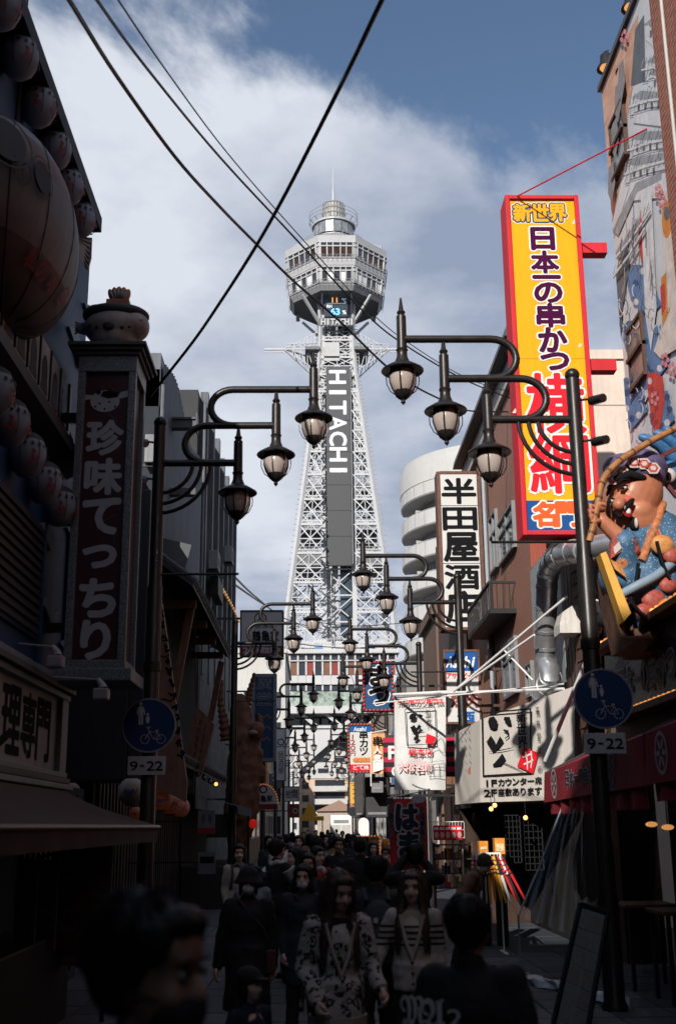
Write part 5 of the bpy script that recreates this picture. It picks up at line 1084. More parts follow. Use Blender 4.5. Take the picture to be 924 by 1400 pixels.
for (x0, y0, x1, y1, x2, y2, x3, y3) in ((866, 446, 880, 424, 881, 515, 868, 543), (842, 150, 855, 142, 858, 200, 844, 262)):
    P = [UX(a, b, XM) for a, b in ((x0, y0), (x1, y1), (x2, y2), (x3, y3))]; ya, yb = sorted((min(ybr + .3, 99) if False else min(p.y for p in P), max(p.y for p in P))); z1, z0 = (P[0].z + P[1].z) / 2 - .05, (P[2].z + P[3].z) / 2 + .05
    wf = ob('window_frame', MB().box((XM - .07, ya, z0), (XM - .01, ya + .05, z1)).box((XM - .07, yb - .05, z0), (XM - .01, yb, z1)).box((XM - .075, ya, z1), (XM - .01, yb, z1 + .05)).box((XM - .09, ya, z0 - .05), (XM - .01, yb, z0)).box((XM - .1, ya, (z0 + z1) / 2 - .03), (XM - .01, yb, (z0 + z1) / 2 + .03)), dk_brown, R1)
    ob('pane', MB().box((XM - .05, ya + .06, z0), (XM - .042, yb - .06, z1)), mat('pane_grey', (.16, .17, .18), .2, var=.3), wf)
def spot(px, py, Y, label, X=None):
    c = U(px, py, Y); t = thing('wall_floodlight', c, label, 'floodlight', 'floodlights on the mural wall')
    ob('housing', MB().lathe([(.05, .16), (.09, .12), (.10, 0), (.15, -.1), (.16, -.13)], c, 14, caps=False), black_m, t, 40); ob('lens', MB().ell(c - EZ * .1, (.11, .11, .05), 12, 6), mat('flood_lens', (1, .6, .3), .3, var=0, emit=(1, .45, .15), estr=.8), t, 60)
    ob('arm', MB().tube([c + EZ * .14, c + Vector((.05, 0, .22)), Vector((XM, c.y, c.z + .18))], .018, 6), black_m, t)
spot(828, 85, yfar - .3, 'black floodlight with warm lamp on the mural wall edge'); spot(862, 2, yfar - 1.6, 'black floodlight with warm lamp at the very top of the mural wall'); spot(854, 88, yfar - .9, 'small floodlight with warm lamp beside the painted castle')
# --- tall yellow sign -----------------------------------------------------------
YS = 16.4
X0, X1 = U(690, 266, YS).x, U(790, 266, YS).x; Zt, Zb = U(740, 266, YS).z, U(768, 731, YS).z
t = thing('yellow_vertical_sign', ((X0 + X1) / 2, YS, Zb), 'tall yellow vertical sign with purple and red characters in a red frame', 'sign'); fw = .07; dp = .55
ob('cabinet', MB().box((X0 + .02, YS + .06, Zb + .02), (X1 - .02, YS + dp, Zt - .02)), mat('cabinet_pinkish', (.42, .16, .15), .5, var=.2, streak=.3), t)
for (a, b) in (((X0, YS, Zb), (X0 + fw, YS + dp - .05, Zt)), ((X1 - fw, YS, Zb), (X1, YS + dp - .05, Zt)), ((X0 + fw, YS + .003, Zt - fw), (X1 - fw, YS + dp - .05, Zt - .003)), ((X0 + fw, YS + .003, Zb + .003), (X1 - fw, YS + dp - .05, Zb + fw))): ob('frame', MB().cbox(a, b, .01), sign_red, t)
H = Zt - Zb; W = X1 - X0; cx = (X0 + X1) / 2; fy = YS + .05; zq = lambda py: U(755, py, YS).z
zsplit = zq(683)
ob('yellow_face', MB().box((X0 + fw, fy, zsplit), (X1 - fw, fy + .02, Zt - fw)), yellow, t); ob('blue_face', MB().box((X0 + fw, fy - .004, Zb + fw), (X1 - fw, fy + .02, zsplit)), sea_blue, t)
text('新世界', (cx - .04, fy, zq(289)), EX, EZ, W * .72, zq(277) - zq(301), yellow, t, bold=.045, outline=.12, om=mat('letter_navy', (.012, .04, .09), .5), fill=.95)
text('新世界', (cx - .04, fy + .003, zq(289)), EX, EZ, W * .72, zq(277) - zq(301), white, t, bold=.17, fill=.95, lift=.003, name='lettering_halo')
for i, (ch, y0, y1) in enumerate((('日', 309, 340), ('本', 341, 372), ('一', 361, 393), ('の', 384, 413), ('串', 413, 446), ('か', 446, 480), ('つ', 478, 507))):
    text(ch, (cx - .02 + .012 * i, fy, (zq(y0) + zq(y1)) / 2), EX, EZ, W * .38, (zq(y0) - zq(y1)), purple, t, bold=.045, outline=.10, om=white, fill=.93, lift=.004 + .0012 * (i % 2))
for i, (ch, y0, y1) in enumerate((('横', 510, 590), ('綱', 592, 672))): text(ch, (cx + .02, fy, (zq(y0) + zq(y1)) / 2), EX, EZ, W * .74, zq(y0) - zq(y1), letter_red, t, bold=.022, outline=.06, om=white, fill=1.0, lift=.006 + .002 * i)
text('名門', (cx - .08, fy - .004, zq(702)), EX, EZ, W * .58, (zq(682) - zq(720)) * .9, letter_or, t, bold=.05, outline=.11, om=white, fill=.95)
ob('face_joint', MB().box((X0 + fw, fy - .002, zq(489)), (X1 - fw, fy - .0005, zq(489) + .012)), mat('joint_ochre', (.5, .2, .01), .6), t)
for py in (335, 496): z = U(820, py, YS).z; ob('bracket', MB().box((X1, YS + .1, z - .08), (XM + .02, YS + .3, z + .1)), sign_red, t)
peel = mat('peeled_paint', (.62, .55, .45), .9)
for (x, y, k) in ((703, 500, .08), (698, 360, .04), (700, 395, .03), (786, 300, .05), (793, 470, .035), (704, 560, .04)):
    p = U(x, y, YS); p.y = fy - .0006; ob('peeled_patch', MB().poly([p + Vector(q) * k for q in ((-1, 0, -.9), (.3, 0, -1), (1, 0, .4), (.2, 0, 1), (-.4, 0, .1))]), peel, t)
for z in (Zt - .5, Zt - 1.9, Zt - 3.3, Zb + 1.0):
    for x in (X0 + fw / 2, X1 - fw / 2): ob('frame_bolt', MB().ell((x, YS - .001, z), (.014, .008, .014), 8, 5), mat('bolt_dull', (.25, .08, .08), .5), t)
a, b = Vector((X0 + .08, YS + .2, Zt)), UX(884, 176, XM); ob('guy_rod', MB().cyl(a, b, .012, n=6), sign_red, t)
# --- cream building behind -------------------------------------------------------
t = thing('cream_building', (7, 22, 0), 'cream plastered building seen between the yellow sign and mural wall', 'building'); zc = U(830, 489, 21.5).z
ob('wall', MB().box((4.75, 21.6, 0), (12, 30, zc)), cream_w, t); ob('parapet', MB().box((4.7, 21.55, zc), (12, 30, zc + .2)), cream_w, t)
mb = MB(); z = U(830, 552, 21.5).z; mb.box((4.75, 21.59, z), (12, 21.6, z + .02)); ob('joint', mb, mat('joint_grey', (.35, .3, .26), .8), t)
# --- brown tiled building ----------------------------------------------------------
XR = 4.2
R3 = thing('brown_building', (6, 26, 0), 'brown tiled building with black balcony behind the yellow sign', 'building'); zt = 11.3
ob('wall', MB().box((XR, 21.3, 0), (4.74, 30.2, zt)), brown_tile, R3); ob('roof_edge', MB().prism([(XR - .35, 21.2, zt), (XR - .3, 21.2, zt + .22), (4.74, 21.2, zt + .6), (4.74, 21.2, zt)], (0, 9.0, 0)), mat('roof_dark_grey', (.07, .072, .078), .6), R3)
ob('cornice', MB().box((XR - .1, 21.3, zt - .5), (XR, 30.2, zt - .02)), mat('cornice_pale', (.45, .43, .41), .6), R3)
win_gl = mat('window_sky_glass', (.13, .16, .2), .12, var=.4, scale=1.5)
def side_window(bld, x, px0, px1, py0, py1, rows=2):
    a, b = UX(px0, (py0 + py1) / 2, x), UX(px1, (py0 + py1) / 2, x); ya, yb = sorted((a.y, b.y)); z1, z0 = UX((px0 + px1) / 2, py0, x).z, UX((px0 + px1) / 2, py1, x).z
    f = ob('window_frame', MB().box((x - .08, ya, z0 - .06), (x - .004, ya + .06, z1)).box((x - .08, yb - .06, z0 - .06), (x - .004, yb, z1)).box((x - .08, ya + .06, z1 - .06), (x - .004, yb - .06, z1)).box((x - .1, ya + .06, z0 - .06), (x - .004, yb - .06, z0)).box((x - .07, (ya + yb) / 2 - .025, z0), (x - .004, (ya + yb) / 2 + .025, z1 - .06)).box((x - .072, ya + .06, z0 + (z1 - z0) * .62), (x - .004, yb - .06, z0 + (z1 - z0) * .62 + .05)), mat('window_alu', (.2, .2, .205), .45, metal=.2), bld)
    for s in (0, 1): ob('pane', MB().box((x - .03, ya + (yb - ya) * s / 2 + .05, z0), (x - .026, ya + (yb - ya) * (s + 1) / 2 - .03, z1 - .05)), win_gl, f)
side_window(R3, XR, 706, 684, 698, 760); side_window(R3, XR, 709, 690, 875, 950); side_window(R3, XR, 731, 722, 905, 950); side_window(R3, XR, 682, 672, 700, 780)
a = UX(704, 800, XR); b = UX(668, 800, XR); z0 = UX(690, 818, XR - .5).z; z1 = UX(690, 772, XR - .5).z
bal = ob('balcony', MB().box((XR - .55, a.y, z0), (XR, b.y, z0 + .1)), black_m, R3)
for k in range(18): y = a.y + (b.y - a.y) * k / 17; ob('baluster', MB().box((XR - .55, y - .012, z0 + .1), (XR - .525, y + .012, z1)), black_m, bal)
for k in range(4): x = XR - .53 + .13 * k; ob('baluster', MB().box((x, a.y, z0 + .1), (x + .02, a.y + .02, z1)), black_m, bal)
ob('balcony_rail', MB().box((XR - .57, a.y - .02, z1), (XR - .51, b.y, z1 + .05)).box((XR - .51, a.y - .02, z1), (XR, a.y + .03, z1 + .05)), black_m, bal)
ob('downpipe', MB().cyl((XR - .07, UX(675, 900, XR).y, 2), (XR - .07, UX(675, 900, XR).y, zt - .5), .045, n=8), mat('pipe_grey_blue', (.3, .34, .38), .5), R3, 40)
ob('downpipe', MB().cyl((XR - .07, UX(679, 900, XR).y, 2), (XR - .07, UX(679, 900, XR).y, zt - .5), .03, n=8), dk_brown, R3, 40)
t = thing('dark_brown_building', (6, 33, 0), 'dark brown building with peach balconies behind the white vertical sign', 'building')
ob('wall', MB().box((4.05, 30.3, 0), (10, 37, 10.7)), dk_brown, t)
pb = mat('peach_balcony', (.52, .25, .14), .6, var=.15)
for k in range(4): z = 2.8 + 2.35 * k; ob('balcony_front', MB().box((3.75, 30.2, z), (4.9, 33.4, z + 1.05)), pb, t); ob('balcony_slab', MB().box((3.7, 30.15, z - .16), (4.95, 33.5, z - .003)), dk_brown, t)
# low building with ducts
t = thing('low_brown_annex', (5, 19, 0), 'low brown annex carrying ventilation ducts beside the yellow sign', 'building'); zl = UX(720, 790, 4.15).z
ob('wall', MB().box((4.15, 16.2, 0), (4.69, 21.25, zl)), dk_brown, t)
za = UX(735, 740, 4.15).z
ob('siding', MB().box((4.1, 18.6, zl - 2.4), (4.148, 21.2, zl)), mat('grey_siding', (.30, .32, .34), .5, var=.2, streak=.25), t)
for k in range(9): y = 16.4 + .24 * k; ob('siding_board', MB().box((4.09, y, 2.6), (4.149, y + .2, zl - .1)), dk_brown, t)
for k in range(14): z = 3.0 + .2 * k; ob('board', MB().box((4.05, 16.21, z), (4.088, 17.6, z + .17)), wood_b, t)
ob('white_wall', MB().box((4.14, 18.3, zl), (4.69, 21.2, zl + .6)), cream_w, t)
rr0 = UX(722, 765, 4.1).y
rail = ob('rail', MB().box((4.1, 18.2, zl + .95), (4.13, 21.2, zl + 1.0)), mat('rust_red', (.3, .07, .04), .6), t)
for k in range(22): y = 18.2 + k * .136; ob('baluster', MB().box((4.1, y, zl + .05), (4.125, y + .02, zl + .95)), mat('rust_red'), rail)
d = thing('ventilation_duct', (3.75, 18, 3), 'bent galvanised ventilation duct running down the annex wall', 'duct')
D = lambda x, y: UX(x, y, 3.75)
path = [D(800, 752), D(768, 758), D(752, 775), D(747, 800), D(746, 860), D(745, 905), D(752, 925), D(742, 950), D(738, 985)]
ob('pipe', MB().tube([Vector((4.2, path[0].y - .5, path[0].z))] + smooth_path(path, 3), .17, 16), metal_s, d, 50)
for p, q in zip(smooth_path(path, 2), smooth_path(path, 2)[1:]): ob('joint_band', MB().cyl(p, p + (q - p).normalized() * .05, .182, n=16), metal_s, d, 40)
for (x, y, lab) in ((757, 856, 'white curved vent hood left of the duct post'), (797, 840, 'white curved vent hood right of the galvanised duct')):
    c = UX(x, y, 3.7); t = thing('vent_hood', c, lab, 'vent', 'white vent hoods on the annex wall')
    prof = [Vector((4.15, c.y - .22, c.z + .3)), Vector((3.95, c.y - .22, c.z + .28)), Vector((3.8, c.y - .22, c.z + .18)), Vector((3.74, c.y - .22, c.z)), Vector((3.74, c.y - .22, c.z - .14)), Vector((4.15, c.y - .22, c.z - .14))]
    ob('hood', MB().prism(prof, (0, .44, 0)), mat('hood_white', (.6, .57, .53), .5, var=.15, streak=.25), t)
# --- white vertical liquor sign -----------------------------------------------------
w_panel = mat('lit_panel_white', (.56, .56, .545), .75, var=.05, scale=2); br_frame = mat('rusty_brown_frame', (.13, .06, .04), .6, var=.4, scale=9)
Yh = 27.0; X0, X1 = U(598, 650, Yh).x, U(654, 650, Yh).x; Zt, Zb = U(625, 645, Yh).z, U(630, 861, Yh).z
t = thing('white_vertical_sign', ((X0 + X1) / 2, Yh, Zb), 'white vertical sign with five black characters in a brown frame', 'sign')
ob('cabinet', MB().box((X0, Yh + .02, Zb), (X1, Yh + .5, Zt)), br_frame, t)
for (a, b) in (((X0 - .03, Yh - .03, Zb), (X0 + .05, Yh + .5, Zt)), ((X1 - .05, Yh - .03, Zb), (X1 + .03, Yh + .5, Zt)), ((X0 + .05, Yh - .028, Zt - .06), (X1 - .05, Yh + .5, Zt + .01)), ((X0 + .05, Yh - .028, Zb - .01), (X1 - .05, Yh + .5, Zb + .06))): ob('frame', MB().box(a, b), br_frame, t)
ys = [645, 693, 729, 772, 861]
for a, b in ((647, 691), (692, 770), (771, 859)): ob('panel', MB().box((X0 + .06, Yh - .01, U(625, b, Yh).z), (X1 - .06, Yh + .02, U(625, a, Yh).z)), w_panel, t)
for ch, a, b in (('半', 654, 689), ('田', 694, 725), ('屋', 728, 768), ('酒', 772, 806), ('店', 808, 852)): text(ch, ((X0 + X1) / 2, Yh - .01, (U(625, a, Yh).z + U(625, b, Yh).z) / 2), EX, EZ, (X1 - X0) * .84, U(625, a, Yh).z - U(625, b, Yh).z, ink, t, bold=.035, fill=.95)
for py in (705, 845): z = U(655, py, Yh).z; ob('bracket', MB().box((X1 + .03, Yh + .15, z - .12), (4.3, Yh + .35, z + .12)), dk_brown, t)
# beer sign below it
Yh = 25.2; t, c, w, h = signbox('beer_sign', 'blue and white beer sign below the white vertical sign', 'sign', 607, 888, 657, 990, Yh, .35, w_panel, br_frame, .05)
zt = c.z + h / 2; asahi_b = mat('beer_sign_blue', (.008, .085, .32), .8, var=.08)
ob('blue_field', MB().box((c.x - w / 2 + .05, Yh + .004, zt - .47), (c.x + w / 2 - .05, Yh + .011, zt - .05)), asahi_b, t); text('Asahi', (c.x, Yh + .004, zt - .27), EX, EZ, w * .8, .27, white, t, bold=.045, shear=.22)
text('アサヒビール', (c.x, Yh + .012, zt - .58), EX, EZ, w * .86, .13, letter_red, t, bold=.04); text('焼肉', (c.x + .05, Yh + .012, zt - 1.1), EX, EZ, w * .8, .36, mat('maroon_ink', (.2, .05, .04), .5), t, bold=.04); text('酒', (c.x + .05, Yh + .012, zt - 1.5), EX, EZ, w * .5, .3, asahi_b, t, bold=.04)
bracket(t, c.x + w / 2, 4.3, Yh + .2, (c.z - .4, c.z + .4), dk_brown)
# --- curved white apartment tower ----------------------------------------------------
t = thing('curved_apartment_tower', (17, 104, 0), 'white apartment tower with curved balconies right of the steel tower', 'building')
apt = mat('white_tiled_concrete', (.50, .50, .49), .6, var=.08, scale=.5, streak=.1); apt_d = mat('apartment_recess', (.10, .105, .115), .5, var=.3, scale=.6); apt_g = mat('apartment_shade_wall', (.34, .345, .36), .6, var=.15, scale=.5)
CXa, CYa, RA = 17.7, 104.5, 9.4; ztop = U(610, 612, 96).z; fl = 2.84; nf = 12
def ring_pts(r, a0, a1, n, z): return [Vector((CXa + r * math.cos(a0 + (a1 - a0) * i / n), CYa + r * math.sin(a0 + (a1 - a0) * i / n), z)) for i in range(n + 1)]
A0, A1 = R(165), R(300)
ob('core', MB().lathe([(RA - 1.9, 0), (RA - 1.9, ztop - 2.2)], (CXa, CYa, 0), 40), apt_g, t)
for k in range(nf):
    z = ztop - 3.35 - fl * k
    rows = [ring_pts(RA, A0, A1, 26, z), ring_pts(RA, A0, A1, 26, z + 1.28), ring_pts(RA - .18, A0, A1, 26, z + 1.28), ring_pts(RA - .18, A0, A1, 26, z + .1), ring_pts(RA - 1.92, A0, A1, 26, z + .1), ring_pts(RA - 1.92, A0, A1, 26, z - .12), ring_pts(RA - .1, A0, A1, 26, z - .12), ring_pts(RA, A0, A1, 26, z)]
    ob('balcony', MB().grid(list(reversed(rows))), apt, t)
    for j in range(7):
        a = A0 + (A1 - A0) * (j + .5) / 7; n = Vector((math.cos(a), math.sin(a), 0)); tt = Vector((-n.y, n.x, 0)); c0 = Vector((CXa, CYa, 0)) + n * (RA - 1.87)
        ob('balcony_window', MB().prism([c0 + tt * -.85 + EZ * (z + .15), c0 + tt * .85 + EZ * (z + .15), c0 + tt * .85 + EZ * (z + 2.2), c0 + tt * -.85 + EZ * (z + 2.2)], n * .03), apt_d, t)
        a = A0 + (A1 - A0) * j / 7; n = Vector((math.cos(a), math.sin(a), 0)); c0 = Vector((CXa, CYa, 0)); ob('partition', MB().bar(c0 + n * (RA - 1.0) + EZ * (z + .12), c0 + n * (RA - 1.0) + EZ * (z + 1.9), .12, 1.6), apt, t) if False else ob('partition', MB().prism([c0 + n * (RA - 1.9) + EZ * (z + .1), c0 + n * (RA - .25) + EZ * (z + .1), c0 + n * (RA - .25) + EZ * (z + 1.75), c0 + n * (RA - 1.9) + EZ * (z + 1.75)], Vector((-n.y, n.x, 0)) * .1), apt, t)
for k in range(nf):
    z = ztop - 3.35 - fl * k; mb = MB()
    for j in range(15):
        a = A0 + (A1 - A0) * (j + .5) / 15; n = Vector((math.cos(a), math.sin(a), 0)); tt = Vector((-n.y, n.x, 0)); c0 = Vector((CXa, CYa, 0)) + n * (RA + .012)
        mb.poly([c0 - tt * .035 + EZ * (z + .02), c0 + tt * .035 + EZ * (z + .02), c0 + tt * .035 + EZ * (z + 1.26), c0 - tt * .035 + EZ * (z + 1.26)])
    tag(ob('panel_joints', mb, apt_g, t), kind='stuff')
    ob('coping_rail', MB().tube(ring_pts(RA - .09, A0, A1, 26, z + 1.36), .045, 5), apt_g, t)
ob('crown', MB().grid(list(reversed([ring_pts(RA + .05, A0, A1, 26, ztop - 2.2), ring_pts(RA + .05, A0, A1, 26, ztop - .35), ring_pts(RA - .4, A0, A1, 26, ztop - .35)]))), apt, t, 40)
ob('crown_cap', MB().grid(list(reversed([ring_pts(RA - .15, A0, A1, 26, ztop - .33), ring_pts(RA - .15, A0, A1, 26, ztop + .4), ring_pts(RA - 2, A0, A1, 26, ztop + .4)]))), apt, t, 40)
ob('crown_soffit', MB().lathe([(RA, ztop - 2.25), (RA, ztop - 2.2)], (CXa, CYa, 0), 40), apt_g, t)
ob('side_block', MB().box((20, 96, 0), (30, 116, ztop - 3)), apt, t)
# grey and orange low building under it
t = thing('orange_gabled_house', (5, 44, 0), 'low grey house with an orange gable wall behind the banners', 'building')
X0, X1, Z0, Z1 = rect(556, 905, 604, 1000, 42); ob('wall', MB().box((X0, 42, 0), (X1 + 3, 50, Z1)), mat('grey_render', (.24, .23, .22), .7, var=.2, scale=1), t)
ob('gable', MB().prism([U(586, 912, 41.9), U(586, 960, 41.9), U(625, 960, 41.9), U(625, 850, 41.9), U(612, 868, 41.9)], (0, .09, 0)), mat('orange_render', (.62, .29, .08), .6, var=.1), t)
ob('vent_cowl', MB().ell(U(597, 927, 41.8), (.28, .2, .36)), mat('hood_white'), t, 60)
# ================================================================== shops on the near right
awn_red = mat('red_awning_cloth', (.20, .014, .022), .75, var=.2, scale=3, bump=.12, bscale=50)
t = thing('red_awning', (3.2, 11, 2), 'red shop awning with white lettering and round crests at right', 'awning')
yA, yB = 6.0, 16.4; XA = 3.22; segs = [(6.0, 11.3), (11.34, 16.4)]
zt_ = lambda y: 2.80 - .030 * (y - 6); zb_ = lambda y: 2.10 - .012 * (y - 6)
for (a, b) in segs:
    n = 14; rows = [[Vector((XA + .95, a + (b - a) * k / n, zt_(a + (b - a) * k / n) + .42)) for k in range(n + 1)], [Vector((XA, a + (b - a) * k / n, zt_(a + (b - a) * k / n))) for k in range(n + 1)], [Vector((XA - .02 + .008 * math.sin(k * 1.7), a + (b - a) * k / n, zb_(a + (b - a) * k / n) + .12)) for k in range(n + 1)]]
    p_ = ob('cloth_panel', MB().grid(rows), awn_red, t, 40)
    ob('lower_valance', MB().grid([[Vector((XA + .02 + .015 * math.sin(k * 1.3), a + .1 + (b - a - .2) * k / 40, zb_(a) + .1)) for k in range(41)], [Vector((XA + .02 + .03 * math.sin(k * 1.3 + .5), a + .1 + (b - a - .2) * k / 40, zb_(a) - .1)) for k in range(41)]]), awn_red, p_, 50)
for y in (6.1, 11.32, 16.35): ob('awning_arm', MB().cyl((4.2, y, zt_(y) + .45), (XA, y, zt_(y)), .02, n=6), black_m, t)
ob('end_cap', MB().poly([(XA + .95, 16.4, zt_(16.4) + .42), (XA, 16.4, zt_(16.4)), (XA - .01, 16.4, zb_(16.4) + .12), (XA + .95, 16.4, zb_(16.4) + .12)]), awn_red, t)
aw_w = mat('awning_print_white', (.32, .31, .31), .7); aw_d = mat('awning_print_dark', (.045, .02, .04), .7)
for (yc, sgn) in ((15.7, 1), (10.75, 1)):
    z = (zt_(yc) + zb_(yc)) / 2 + .08; c = (XA - .012, yc, z); mb = MB(); r = .2
    mb.grid([disc_pts(c, -EY, EZ, r * .82, r * .82, 24, .006), disc_pts(c, -EY, EZ, r, r, 24, .006)], close=True)
    for k in range(6): a = k * math.pi / 3; mb.poly(disc_pts(Vector(c) + (-EY * math.cos(a) + EZ * math.sin(a)) * r * .45, -EY * math.cos(a) + EZ * math.sin(a), -EY * -math.sin(a) + EZ * math.cos(a), r * .3, r * .13, 10, .006))
    ob('crest', mb, aw_w, t)
for (y0, y1) in ((12.7, 15.0), (6.6, 9.9)):
    yc = (y0 + y1) / 2; text('日本一の串かつ', (XA - .012, yc + .2, (zt_(yc) + zb_(yc)) / 2 + .07), -EY, EZ, (y1 - y0) * .78, .2, aw_d, t, bold=.03, outline=.085, om=aw_w, lift=.008)
    text('横綱', (XA - .012, y0 + .05, (zt_(yc) + zb_(yc)) / 2 + .07), -EY, EZ, .62, .38, aw_d, t, bold=.035, outline=.085, om=aw_w, lift=.008)
# bulb framed sign above the awning
t = thing('bulb_framed_sign', (3.7, 11, 3.0), 'dark sign framed by rows of amber bulbs above the red awning', 'sign'); XS_ = 3.62
yS0, yS1 = 6.0, 14.2; zs0 = lambda y: 2.98 - .0 * y; zs1 = lambda y: 3.86
ob('panel', MB().box((XS_, yS0, 3.05), (XS_ + .12, yS1, 3.84)), mat('dark_sign_face', (.02, .035, .06), .25, var=.5, scale=2), t)
for z in (3.0, 3.88): ob('bulb_rail', MB().box((XS_ - .16, yS0, z - .04), (XS_ + .1, yS1 + .1, z + .03)), wood_b, t)
for k in range(38):
    for z in (3.055 - .02, 3.935): 
        y = yS1 - .02 - k * .165
        if y < 8.4: continue
        ob('bulb', MB().ell((XS_ - .1, y, z), (.032, .032, .03), 7, 5), mat('amber_sign_bulb', (1, .5, .16), .4, var=0, emit=(1, .36, .07), estr=.8), t)
pale_o = mat('sign_pale_outline', (.34, .29, .27), .5); drk_r = mat('sign_letter_wine', (.045, .012, .014), .5)
text('日本一の串かつ', (XS_, 12.5, 3.36), -EY, EZ, 2.2, .38, drk_r, t, bold=.03, outline=.08, om=pale_o); text('横綱', (XS_, 10.2, 3.45), -EY, EZ, 1.7, .72, drk_r, t, bold=.05, outline=.09, om=pale_o)
ob('blue_swirl', MB().prism([(XS_ - .003, 14.1, 3.5), (XS_ - .003, 13.4, 3.75), (XS_ - .003, 12.6, 3.8), (XS_ - .003, 11, 3.8), (XS_ - .003, 11, 3.65), (XS_ - .003, 12.8, 3.62), (XS_ - .003, 13.5, 3.55)], (.002, 0, 0)), mat('swirl_blue', (.02, .05, .10), .4), t)
ob('backing_wall', MB().box((XS_ + .13, 4, 2.5), (XM - .12, 14.4, 4.0)), dk_brown, t)
# --- fisherman statue with bamboo rod ---------------------------------------------------
ST = 12.2
S = lambda x, y, d=0: U(x, y, ST + d)
t = thing('fisherman_statue', (3.6, ST, 3.6), 'carved laughing fisherman statue in patterned blue robe holding a bamboo rod', 'statue')
skin = mat('statue_skin', (.42, .16, .09), .4, var=.25, scale=6); robe = mat('robe_blue', (.05, .12, .21), .5, var=.5, scale=9); hatm = mat('hat_purple', (.10, .08, .16), .5, var=.5, scale=18)
def robe_dots():
    N, L, b = nodes_of(robe); src = b.inputs['Base Color'].links[0].from_socket; tc = N.new('ShaderNodeTexCoord')
    def spots(scale, thr, col, src):
        v = N.new('ShaderNodeTexVoronoi'); v.inputs['Scale'].default_value = scale; L.new(tc.outputs['Object'], v.inputs['Vector']); g = N.new('ShaderNodeMath'); g.operation = 'LESS_THAN'; g.inputs[1].default_value = thr; L.new(v.outputs['Distance'], g.inputs[0])
        mx = N.new('ShaderNodeMix'); mx.data_type = 'RGBA'; L.new(g.outputs[0], mx.inputs[0]); L.new(src, mx.inputs[6]); mx.inputs[7].default_value = (*col, 1); return mx.outputs[2]
    src = spots(3.2, .27, (.40, .15, .06), src); src = spots(3.2, .22, (.28, .045, .035), src); src = spots(3.2, .12, (.06, .13, .22), src); src = spots(34, .2, (.34, .40, .46), src)
    L.new(src, b.inputs['Base Color'])
robe_dots()
mb = MB(); hc = S(864, 680); tilt = Matrix.Rotation(R(28), 3, 'Y')
mb.ell(hc, (.32, .34, .40), 24, 18, tilt); mb.ell(S(868, 712, -.04), (.27, .28, .26), 20, 14); mb.ell(S(848, 690, -.24), (.12, .1, .12)); mb.ell(S(873, 700, -.2), (.16, .14, .15)); mb.ell(S(852, 665, -.2), (.17, .12, .14))
mb.rcone(S(851, 682, -.3), S(845, 690, -.4), .05, .07); mb.ell(S(890, 650, .0), (.07, .12, .12)); mb.rcone(S(870, 720), S(885, 760, .1), .2, .24)
remesh(mb, 'head', skin, .018, 3, t)
mb = MB(); mb.ell(S(866, 648, .02), (.36, .36, .2), 24, 12, Matrix.Rotation(R(20), 3, 'Y')); mb.ell(S(880, 637, .04), (.27, .3, .17), 20, 10, Matrix.Rotation(R(25), 3, 'Y')); remesh(mb, 'hat', hatm, .02, 2, t)
hat_w = mat('hat_pattern_white', (.5, .42, .4), .5); hat_r = mat('hat_pattern_red', (.4, .05, .03), .5)
for (x, y) in ((838, 655), (850, 645), (866, 632), (880, 634), (892, 640)):
    c = S(x, y, -.34); mb = MB(); 
    for (r, l) in ((.085, 0), (.06, .004), (.035, .008)): ob('hat_motif', MB().poly([p for p in disc_pts(c + Vector((0, -l, 0)), EX, EZ, r, r * .85, 6, 0)]), (hat_w, hat_r, hat_w)[int(l / .004)], t)
ob('hat_band', MB().tube([S(832, 668, -.16), S(842, 655, -.33), S(860, 648, -.37), S(878, 654, -.3), S(888, 668, -.14)], [.03, .045, .045, .045, .03], 10), ink, t, 50)
def dab(name, pts, w, m, d=-.36):
    ob(name, MB().tube(smooth_path([S(x, y, d) for x, y in pts], 4), [w * (.35 + .65 * math.sin(math.pi * (i + .5) / (4 * (len(pts) - 1) + 1))) for i in range(4 * (len(pts) - 1) + 1)], 8), m, t, 60)
dab('eyebrow', [(842, 663), (850, 656), (860, 655)], .018, ink, -.36); dab('eyebrow', [(829, 678), (832, 670), (836, 668)], .02, ink, -.3)
for (x, y, w) in ((852, 667, .05), (834, 685, .035)): ob('eye', MB().ell(S(x, y, -.335), (w, .03, .024), 10, 6, Matrix.Rotation(R(-25), 3, 'Y')), mat('eye_white', (.7, .68, .64), .3), t, 60); ob('iris', MB().ell(S(x - 1, y + .5, -.365), (.018, .012, .02), 8, 6), ink, t, 60); dab('eyelid', [(x - 5, y + 2), (x, y - 3), (x + 6, y - 3)], .012, ink, -.36)
dab('moustache', [(853, 700), (860, 688), (866, 682)], .03, ink, -.4); dab('moustache', [(852, 702), (846, 706), (843, 700)], .022, ink, -.4)
ob('mouth', MB().ell(S(856, 699, -.375), (.055, .03, .075), 12, 8, Matrix.Rotation(R(-30), 3, 'Y')), mat('mouth_red', (.45, .02, .03), .4), t, 60); ob('teeth', MB().ell(S(857, 697, -.405), (.03, .012, .05), 10, 6, Matrix.Rotation(R(-30), 3, 'Y')), mat('eye_white'), t, 60)
ob('goatee', MB().ell(S(866, 716, -.3), (.05, .05, .075), 12, 8), ink, t, 60); ob('goatee_tip', MB().ell(S(869, 715, -.34), (.022, .03, .06), 10, 6), hat_w, t, 60)
ob('cheek_flush', MB().ell(S(858, 683, -.352), (.06, .02, .04), 12, 6), mat('cheek_red', (.5, .09, .06), .5), t, 60)
